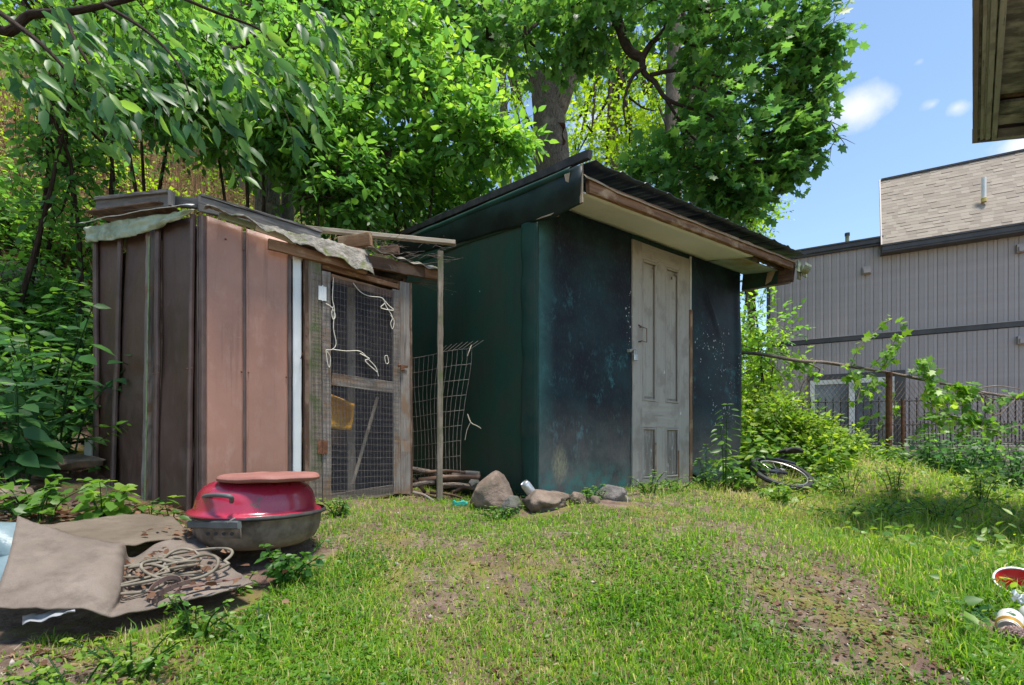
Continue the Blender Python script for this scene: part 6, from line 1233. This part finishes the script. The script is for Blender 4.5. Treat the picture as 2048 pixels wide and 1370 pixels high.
N = 350000; x, y = sample(N, 1.12, 7.2, 1.75); d = dirt(x, y); keep = (rng.uniform(0, 1, N) < np.clip((d+.08)*1.35, .16, .95)) & ~blocked(x, y) & (rng.uniform(0, 1, N) < .85)
x, y, d = x[keep], y[keep], d[keep]; n = len(x); z = H(x, y)
slope = 1/(1+np.exp(-(x-2.3-.2*(y-3))*2.2)); h = rng.gamma(3.0, .0080, n)*(1+1.3*slope)*np.clip(.6+d*.7, .5, 1.5); az = rng.uniform(0, 6.283, n); ln_ = rng.uniform(.1, .95, n)*h; wd_ = rng.uniform(.0009, .0019, n)*(1+.18*y)*(1+.3*slope)
dx, dy = np.cos(az), np.sin(az); px_, py_ = -dy, dx; base = np.c_[x, y, z-.004]; V = []
for t, wv, hh in ((0, 1, 0), (0, -1, 0), (.35, .85, .6), (.35, -.85, .6), (1, 0, 1)):
    V.append(base+np.c_[px_*wd_*wv+dx*ln_*t, py_*wd_*wv+dy*ln_*t, h*hh*(1-.25*t*ln_/h)])
V = np.stack(V, 1).reshape(-1, 3); i = np.arange(n)[:, None]*5
col = np.clip(.30+.36*vnoise(x, y, 2.0, 31)+.44*slope+rng.normal(0, .13, n)-.15*(d > .8)+.5*(rng.uniform(0, 1, n) < .2), 0, .99)
o = mesh_np('grass', V, [np.concatenate([i+0, i+1, i+3, i+2], 1), np.concatenate([i+2, i+3, i+4], 1)], m_grass, rnd=np.repeat(col, 5)); tag(o, 'short patchy green grass growing over the yard', None, None, 'stuff')
# small round-leaved ground cover
lv = Leaves('small'); N = 175000; x, y = sample(N, 1.12, 6.8, 1.8); d = dirt(x, y)+.25*(vnoise(x, y, 5, 44)-.5); cl_ = vnoise(x, y, 4, 51)+.2*slope.mean(); keep = (rng.uniform(0, 1, N) < np.clip((d-.20)*2.0, .06, 1)*np.clip((cl_-.30)*2.6, .10, 1)) & ~blocked(x, y)
x, y = x[keep], y[keep]; n = len(x); sl_ = 1/(1+np.exp(-(x-2.3)*2)); az = rng.uniform(0, 6.283, n)
lv.add(np.c_[x, y, H(x, y)+rng.gamma(2, .007, n)*(1+1.5*sl_)], np.c_[np.cos(az), np.sin(az), rng.normal(0.1, .3, n)], np.c_[rng.normal(0, .4, n), rng.normal(0, .4, n), np.ones(n)], rng.uniform(.009, .024, n)*(1+.7*sl_), np.clip(.15+.5*vnoise(x, y, 2.5, 52)+.25*sl_+rng.normal(0, .12, n), 0, .99))
V, F, r = lv.geo(); tag(mesh_np('ground_cover', V, F, m_lf_ground, rnd=r), 'low clover-like weeds mixed into the grass', None, None, 'stuff')
# broad leaves over the sunny slope and around the edges
lv = Leaves('heart'); N = 30000; x, y = sample(N, 1.5, 6.8, 1.1); keep = (rng.uniform(0, 1, N) < np.clip((x-1.7-.3*(y-3))*.8, 0, 1)*np.clip((vnoise(x, y, 3, 61)-.35)*2.4, .05, 1)) & ~blocked(x, y)
x, y = x[keep], y[keep]; n = len(x); az = rng.uniform(0, 6.283, n)
lv.add(np.c_[x, y, H(x, y)+rng.gamma(3, .022, n)], np.c_[np.cos(az), np.sin(az)-.3, rng.normal(0, .3, n)], np.c_[rng.normal(0, .4, n), rng.normal(-.2, .4, n), np.ones(n)], rng.uniform(.018, .048, n), np.clip(rng.uniform(.25, 1, n), 0, .99))
V, F, r = lv.geo(); tag(mesh_np('ground_cover', V, F, m_lf_weed, rnd=r), 'broad-leaved weeds spreading over the sunny slope', None, None, 'stuff')
lv = Leaves('long'); N = 16000; x, y = sample(N, 1.6, 6.9, 1.2); keep = (rng.uniform(0, 1, N) < np.clip((x-1.9-.25*(y-3))*.9, 0, 1)*np.clip((vnoise(x, y, 2.6, 66)-.40)*3, .02, 1)) & ~blocked(x, y); x, y = x[keep], y[keep]; n = len(x); az = rng.uniform(0, 6.283, n)
lv.add(np.c_[x, y, H(x, y)+rng.gamma(2.5, .035, n)], np.c_[np.cos(az)*.8, np.sin(az)*.8, rng.uniform(.0, .9, n)], np.c_[rng.normal(0, .6, n), rng.normal(-.4, .5, n), np.ones(n)], rng.uniform(.03, .08, n), np.clip(rng.normal(.72, .22, n), 0, .99))
V, F, r = lv.geo(); tag(mesh_np('ground_cover', V, F, m_lf_weed, rnd=r), 'taller yellow-green leafy weeds on the sunny bank', None, None, 'stuff')
# fallen leaves and crumbs
lv = Leaves('ovate'); N = 26000; x, y = sample(N, 1.15, 5.5, 1.7); lit = np.exp(-((x+2.2)/.6)**2-((y-2.75)/.35)**2)*1.5+.9*np.exp(-((x+.6)/.3)**2-((y-3.75)/.2)**2)+.30*np.exp(-((x+.2)/1.3)**2-((y-1.9)/.9)**2)+.5*np.exp(-((x-1.2)/.35)**2-((y-1.7)/.5)**2)+.5*np.exp(-((x+1.3)/.35)**2-((y-1.45)/.12)**2)
keep = (rng.uniform(0, 1, N) < np.clip(lit, .16, 1)) & ~blocked(x, y, -.05); x, y = x[keep], y[keep]; n = len(x); az = rng.uniform(0, 6.283, n); big = ((x < -1.4) & (y > 2.2)) | (rng.uniform(0, 1, n) < .04)
lv.add(np.c_[x, y, H(x, y)+rng.uniform(.002, .014, n)], np.c_[np.cos(az), np.sin(az), rng.normal(0, .25, n)], np.c_[rng.normal(0, .5, n), rng.normal(0, .5, n), np.ones(n)], rng.uniform(.010, .026, n)*(1+1.7*big*(x < -1.2)+.5*big), rng.beta(1.6, 2, n).clip(0, .99))
V, F, r = lv.geo(); tag(mesh_np('leaf_litter', V, F, m_lf_dead, rnd=r), 'brown fallen leaves and crumbs lying on the earth', None, None, 'stuff')
lv = Leaves('ovate')                                               # litter on the carpets and around the hose
for (cx, cy, sx, sy, k, dz) in ((-1.36, 1.86, .14, .10, 110, .03), (-1.32, 2.16, .06, .02, 35, .03), (-1.40, 2.2, .22, .05, 16, .03), (-1.32, 2.28, .05, .04, 26, .04), (-1.05, 1.78, .2, .08, 20, .02)):
    x, y = rng.normal(cx, sx, k), rng.normal(cy, sy, k); az = rng.uniform(0, 6.283, k); dg_ = bpy.context.evaluated_depsgraph_get() if False else None
    zz = np.maximum(H(x, y)+.015, -.555+.13*np.clip((y-1.55)/.5, 0, 1.2))+rng.uniform(.005, dz, k); lv.add(np.c_[x, y, zz], np.c_[np.cos(az), np.sin(az), rng.normal(0, .35, k)], np.c_[rng.normal(0, .6, k), rng.normal(0, .6, k), np.ones(k)], rng.uniform(.02, .05, k), rng.beta(2, 2, k).clip(0, .99))
V, F, r = lv.geo(); tag(mesh_np('leaf_litter', V, F, m_lf_dead, rnd=r), 'curled dead leaves caught in the hose and carpet folds', None, None, 'stuff')
N = 5000; x, y = sample(N, 1.15, 4, 1.9); k_ = (dirt(x, y) < .5) & ~blocked(x, y); x, y = x[k_], y[k_]; n = len(x); s_ = rng.gamma(2, .0016, n)[:, None, None]; oc = np.array([(1, 0, 0), (0, 1, 0), (-1, 0, 0), (0, -1, 0), (0, 0, .8), (0, 0, -.8)]); V = (oc[None]*rng.uniform(.6, 1.4, (n, 6, 3))*s_+np.c_[x, y, H(x, y)+.001][:, None, :]).reshape(-1, 3)
F = (np.array([(0, 1, 4), (1, 2, 4), (2, 3, 4), (3, 0, 4), (1, 0, 5), (2, 1, 5), (3, 2, 5), (0, 3, 5)])[None]+(np.arange(n)*6)[:, None, None]).reshape(-1, 3); tag(mesh_np('gravel', V, F, m_noise('pebble', (.16, .13, .11), (.42, .36, .32), 60, .9, 0)), 'scattered tiny stones on the bare earth', None, None, 'stuff')
# straws and little sticks
N = 900; x, y = sample(N, 1.15, 4, 1.6); k_ = ~blocked(x, y); x, y = x[k_], y[k_]; n = len(x); az = rng.uniform(0, 6.28, n); L_ = rng.gamma(2.5, .022, n); a = np.c_[x, y, H(x, y)+.006]; b = a+np.c_[np.cos(az)*L_, np.sin(az)*L_, rng.uniform(-.002, .01, n)]
V, F = twigs_geo(a, b, rng.uniform(.0006, .0018, n)); tag(mesh_np('fallen_straw', V, F, m_palewood), 'dry straws and twigs fallen on the grass', None, None, 'stuff')

# plants: stems with opposite leaves
def plant(label, base, stems, kind, mat, size, pairs, lev=(0, 1), single=80, name='plant', cat='plant', r=.004, droop=.3, group=None, tilt=.35, top=1.0, facing=(.0, -.45, .9)):
    """stems: list of (dx, dy, height)"""
    t = thing(name, label, cat, base, group=group); lv = Leaves(kind); m = MB()
    for (dx, dy, h) in stems:
        a = Vector(base)+Vector((dx*.25, dy*.25, -.02)); b = Vector(base)+Vector((dx, dy, h)); mid = a.lerp(b, .5)+Vector((-dx*.15, -dy*.15, h*.08)); pa = smooth_path([a, mid, b], 6); m.tube(pa, [r*(1-.6*i/len(pa)) for i in range(len(pa))], 5, cap=False)
        for j in range(pairs):
            t_ = (.25+.75*(j+.5)/pairs); p = np.array(pa[min(len(pa)-1, int(t_*(len(pa)-1)))]); an0 = rng.uniform(0, 3.14)
            for s in (0, 1):
                an = an0+math.pi*s+rng.normal(0, .3); pet = np.array((math.cos(an), math.sin(an), .25))*size*.35; q = p+pet; m.tube([Vector(p), Vector(q)], r*.4, 4, cap=False)
                dd = np.array((math.cos(an), math.sin(an), -droop*rng.uniform(.3, 1.5))); lv.add(q[None], dd[None], np.array([facing])+rng.normal(0, tilt, (1, 3)), np.array([size*rng.uniform(.6, 1.1)*(1-.4*max(0, t_-.6)*top)]), np.array([np.clip(rng.uniform(*lev), 0, .999)]))
        p = np.array(b)
        for s in range(3): an = s*2.1+rng.uniform(0, 1); lv.add(p[None], np.array([[math.cos(an), math.sin(an), .1]]), np.array([facing])+rng.normal(0, tilt, (1, 3)), np.array([size*.55]), np.array([np.clip(rng.uniform(*lev)+.2, 0, .999)]))
    m.build('stem', mat, t, smooth=True, kind='stuff'); put_leaves(lv, mat, t, single, minpx=14); return t
def st_(n, sp, h0, h1): return [(rng.normal(0, sp), rng.normal(0, sp*.6), rng.uniform(h0, h1)) for _ in range(n)]
plant('bright heart-leaved plant at the foot of the coop side wall', ongnd(205, 2.72), st_(9, .14, .12, .24), 'heart', m_lf_weed, .085, 3, (.35, .8), 70)
plant('second heart-leaved plant spreading in the leaf litter at the far left', ongnd(70, 2.65), st_(12, .20, .10, .24), 'heart', m_lf_weed, .07, 3, (.1, .7), 80)
plant('tall broad-leaved plant with large dark serrated leaves at the left edge', ongnd(40, 3.15), st_(11, .26, .35, .85), 'ovate', m_lf_near, .19, 5, (.0, .55), 110, r=.007)
plant('large-leaved bush between the left edge and the coop', ongnd(95, 3.5), st_(12, .28, .5, 1.1), 'ovate', m_lf_near, .17, 6, (.0, .6), 120, r=.007)
plant('green-leaved climber tumbling over the rocks left of the coop', ongnd(60, 4.1), st_(12, .35, .4, 1.0), 'heart', m_lf_mid, .11, 7, (.0, .7), 120, r=.006)
plant('leafy stems rising beside the rear corner of the coop', ongnd(165, 4.1), st_(8, .16, .5, 1.25), 'ovate', m_lf_mid, .11, 7, (.1, .8), 100, r=.006)
plant('small three-leaved seedling against the coop side panel', ongnd(345, 2.62), st_(5, .05, .07, .16), 'ovate', m_lf_weed, .07, 2, (.1, .5), 30); plant('tiny herb at the bottom of the timber batten', ongnd(300, 2.75), st_(5, .04, .05, .14), 'small', m_lf_weed, .035, 4, (.1, .4), 0)
plant('leafy weed growing in front of the grill bowl', ongnd(570, 2.0), st_(16, .085, .05, .16), 'ovate', m_lf_weed, .05, 4, (.0, .45), 60); plant('pale star-leaved weed left of the grill weed', ongnd(485, 1.95), st_(5, .05, .04, .09), 'long', m_lf_weed, .045, 3, (.4, .8), 20)
plant('yellow-green nettle-like weed at the bottom left corner', ongnd(150, 1.30), st_(14, .10, .04, .13), 'ovate', m_lf_weed, .032, 5, (.5, .95), 60); plant('pale weed clump left of it at the picture corner', ongnd(30, 1.26), st_(10, .09, .04, .10), 'ovate', m_lf_weed, .03, 5, (.4, .95), 40)
plant('pale weed under the carpet edge beside the plastic scrap', ongnd(265, 1.42), st_(12, .08, .04, .12), 'ovate', m_lf_weed, .034, 4, (.45, .9), 50); plant('light green sprig growing by the hose', ongnd(390, 1.62), st_(8, .07, .05, .14), 'ovate', m_lf_weed, .038, 3, (.3, .7), 40)
plant('thin sprigs in the grass right of the carpet corner', ongnd(520, 1.62), st_(9, .12, .03, .10), 'ovate', m_lf_weed, .034, 3, (.2, .7), 30); plant('single sycamore-leaved seedling flat in the foreground grass', ongnd(655, 1.36), st_(2, .01, .02, .03), 'lobed', m_lf_near, .055, 1, (.0, .3), 12)
plant('blue-green lobed weed in the grass at the lower right', ongnd(1955, 1.75), st_(4, .05, .02, .05), 'lobed', m_lf_near, .065, 2, (.0, .4), 14)
for i, (px, Y, s, lb) in enumerate([(680, 3.05, .5, 'grass-like tuft at the screen door foot'), (1175, 3.35, .4, 'small weeds beside the flat rock'), (1300, 3.75, .8, 'leafy weeds at the door sill'), (1350, 3.85, .7, 'low weeds right of the door sill'), (1420, 4.1, 1.0, 'weeds hiding the torn tarp bottom right of the door'), (1000, 3.1, .3, 'tiny sprigs below the big boulder')]):
    plant(lb, ongnd(px, Y), st_(int(9), .10*s+.03, .05, .16*s+.05), 'long', m_lf_weed, .05, 4, (.2, .7), 24, cat='weed', name='weed')
plant('tall seed-headed weed standing in front of the flecked tarp panel', ongnd(1450, 4.05), [(.02, 0, .72), (-.03, .02, .55)], 'long', m_lf_weed, .10, 9, (.2, .7), 40, name='weed', cat='weed', r=.006)
plant('feathery weed left of the tall seed-headed one', ongnd(1412, 3.95), [(.0, 0, .36), (-.05, .02, .25), (.06, 0, .2)], 'long', m_lf_weed, .05, 12, (.1, .5), 40, name='weed', cat='weed')
plant('round-leaved weed at the bottom right of the shed corner', ongnd(1478, 4.3), st_(6, .10, .15, .38), 'heart', m_lf_weed, .10, 3, (.3, .8), 30, name='weed', cat='weed')
plant('broad pointed leaf weed beside the seed-headed weed', ongnd(1500, 4.5), st_(7, .14, .2, .55), 'ovate', m_lf_weed, .12, 4, (.3, .9), 40, name='weed', cat='weed')
# thicket behind the bicycle, up to the chain-link fence
TH = 'weeds of the sunlit thicket'
cnt = 0
proto = []
for kd, sz, lv_ in (('heart', .085, (.4, 1)), ('ovate', .08, (.3, .95)), ('lobed', .09, (.35, 1)), ('long', .085, (.45, 1))): proto.append((kd, sz, lv_))
spots = [(1500, 5.4, .6), (1545, 5.5, .45), (1590, 5.5, .4), (1640, 5.6, .4), (1520, 5.8, .85), (1570, 6.0, .7), (1625, 6.1, .5), (1680, 6.2, .35), (1500, 6.5, 1.1), (1550, 6.6, .95), (1605, 6.7, .6), (1660, 6.6, .4), (1715, 6.5, .5), (1740, 6.3, .35), (1480, 5.5, .9), (1690, 5.7, .4), (1655, 5.2, .4), (1760, 6.0, .25)]
lbs = ['yellow-green', 'bright green', 'pale', 'tall']
zone = ['right beside the shed corner', 'behind the fallen bicycle', 'in front of the window', 'below the chain-link fence']
for i, (px, Y, h) in enumerate(spots):
    kd, sz, lv_ = proto[i % 4]; zz = 0 if px < 1530 else (1 if px < 1600 and Y < 6 else (2 if px < 1700 else 3))
    kw = ('taller ' if px in (1605, 1660, 1570) else ('lowest ' if i in (17, 11, 15) else ''))+['heart-leaved', 'oval-leaved', 'lobed-leaved', 'narrow-leaved'][i % 4]; row = 'front' if Y < 5.65 else ('middle' if Y < 6.25 else 'back')
    plant(f'{kw} sunlit weed in the {row} of the thicket '+zone[zz], ongnd(px, Y, -.05), st_(17, .22, h*.35, h), kd, m_lf_weed, sz, 9, lv_, 16, name='weed', cat='weed', group='sunlit weeds '+zone[zz], r=.005, tilt=.5)
dk = [(1850, 6.2, .5), (1900, 6.0, .7), (1950, 5.9, .6), (1990, 5.8, .5), (1860, 5.8, .45), (1920, 5.6, .5), (1800, 6.4, .45), (2030, 5.6, .5), (1975, 5.4, .4)]
for i, (px, Y, h) in enumerate(dk): plant(['oval-leaved', 'narrow-leaved', 'lobed-leaved'][i % 3]+(' low' if i == 6 else '')+' darker green bush below the iron fence, '+['left end', 'left of the middle', 'in the middle', 'near the right edge'][min(3, int((px-1795)/60))]+[' in front', ' behind'][Y > 5.85], ongnd(px, Y, -.1), st_(13, .24, h*.6, h*1.5), ['ovate', 'long', 'lobed'][i % 3], m_lf_mid if i % 2 else m_lf_weed, .10, 8, (.0, .55), 14, name='bush', cat='bush', group='darker green bushes below the iron fence', r=.006, tilt=.5)
for i, (px, Y, h, lb) in enumerate([(1610, 4.75, .15, 'weed poking through the bicycle wheel'), (1535, 4.0, .16, 'weeds in front of the fallen bicycle'), (1650, 4.5, .25, 'leafy weed right of the bicycle wheel'), (1700, 4.2, .3, 'broad-leaved clump on the sunny slope'), (1790, 4.3, .3, 'yellowish clump on the crest of the slope'), (1560, 3.7, .16, 'bright low weed between shed corner and path'), (1760, 3.4, .14, 'round-leaved clump halfway down the slope'), (1880, 3.6, .2, 'pale clump near the right edge of the slope'), (1960, 4.2, .3, 'tall grass-leaved weed at the right edge of the slope'), (1690, 3.3, .12, 'low spreading weed left of the bare dirt')]):
    plant(lb, ongnd(px, Y), st_(10, .14, h*.5, h), ['ovate', 'long', 'heart'][i % 3], m_lf_weed, .055, 5, (.4, 1), 16, name='weed', cat='weed', tilt=.5)

shrub('shrub', 'bright tangle of yellow-green growth filling the slope between the shed and the window', gblob(1470, 1600, 5.6, 6.8, 22, .05, .65, .18, .26)+gblob(1620, 1760, 5.3, 6.6, 16, .0, .25, .14, .22), 'ovate', m_lf_weed, 34, .075, .2, (.4, 1), single=60, bright=.15)
shrub('shrub', 'green growth rising behind the dead vine against the grey building edge', gblob(1470, 1560, 6.9, 8.5, 14, .6, 1.7, .25, .4), 'ovate', m_lf_vine, 34, .09, .25, (.2, .9))

# hillside: fallen leaves and dry upright stalks over the bank behind the trees
N = 26000; x = rng.uniform(-9, 2, N); y = rng.uniform(4.8, 10, N); k_ = inview(np.c_[x, y, H(x, y)]) & (H(x, y) > .2) & ~blocked(x, y); x, y = x[k_], y[k_]; n = len(x); az = rng.uniform(0, 6.283, n); lv = Leaves('ovate')
lv.add(np.c_[x, y, H(x, y)+rng.uniform(0, .05, n)], np.c_[np.cos(az), np.sin(az), rng.normal(0, .5, n)], np.c_[rng.normal(.3, .6, n), rng.normal(-.5, .6, n), np.ones(n)], rng.uniform(.04, .10, n), rng.beta(2, 1.6, n).clip(0, .99)); V, F, r = lv.geo(); tag(mesh_np('leaf_litter', V, F, m_lf_dead, rnd=r), 'brown leaf litter covering the steep bank', None, None, 'stuff')
N = 3600; x = rng.uniform(-9, 0, N); y = rng.uniform(5.2, 9.5, N); k_ = inview(np.c_[x, y, H(x, y)]) & (H(x, y) > .6); x, y = x[k_], y[k_]; n = len(x); a = np.c_[x, y, H(x, y)-.02]; b = a+np.c_[rng.normal(0, .10, n), rng.normal(-.05, .08, n), rng.uniform(.2, .9, n)]
V, F = twigs_geo(a, b, rng.uniform(.003, .009, n)); tag(mesh_np('dry_stalks', V, F, m_wood('dry_stalk', (.16, .10, .05), (.40, .28, .15), (.30, .16, .08))), 'dry upright stalks and hanging vine stems on the bank', None, None, 'stuff')
lv = Leaves('small'); N = 14000; x = rng.uniform(-9, 1, N); y = rng.uniform(5.0, 10, N); k_ = inview(np.c_[x, y, H(x, y)]) & (H(x, y) > .4) & (vnoise(x, y, 2.2, 71) > .5); x, y = x[k_], y[k_]; n = len(x); az = rng.uniform(0, 6.28, n)
lv.add(np.c_[x, y, H(x, y)+rng.gamma(2, .10, n)], np.c_[np.cos(az), np.sin(az), rng.normal(.2, .5, n)], np.c_[rng.normal(0, .6, n), rng.normal(-.4, .6, n), np.ones(n)], rng.uniform(.04, .10, n), rng.uniform(.2, 1, n).clip(0, .99)); V, F, r = lv.geo(); tag(mesh_np('ground_cover', V, F, m_lf_far, rnd=r), 'yellow-green low growth scattered over the steep bank', None, None, 'stuff')
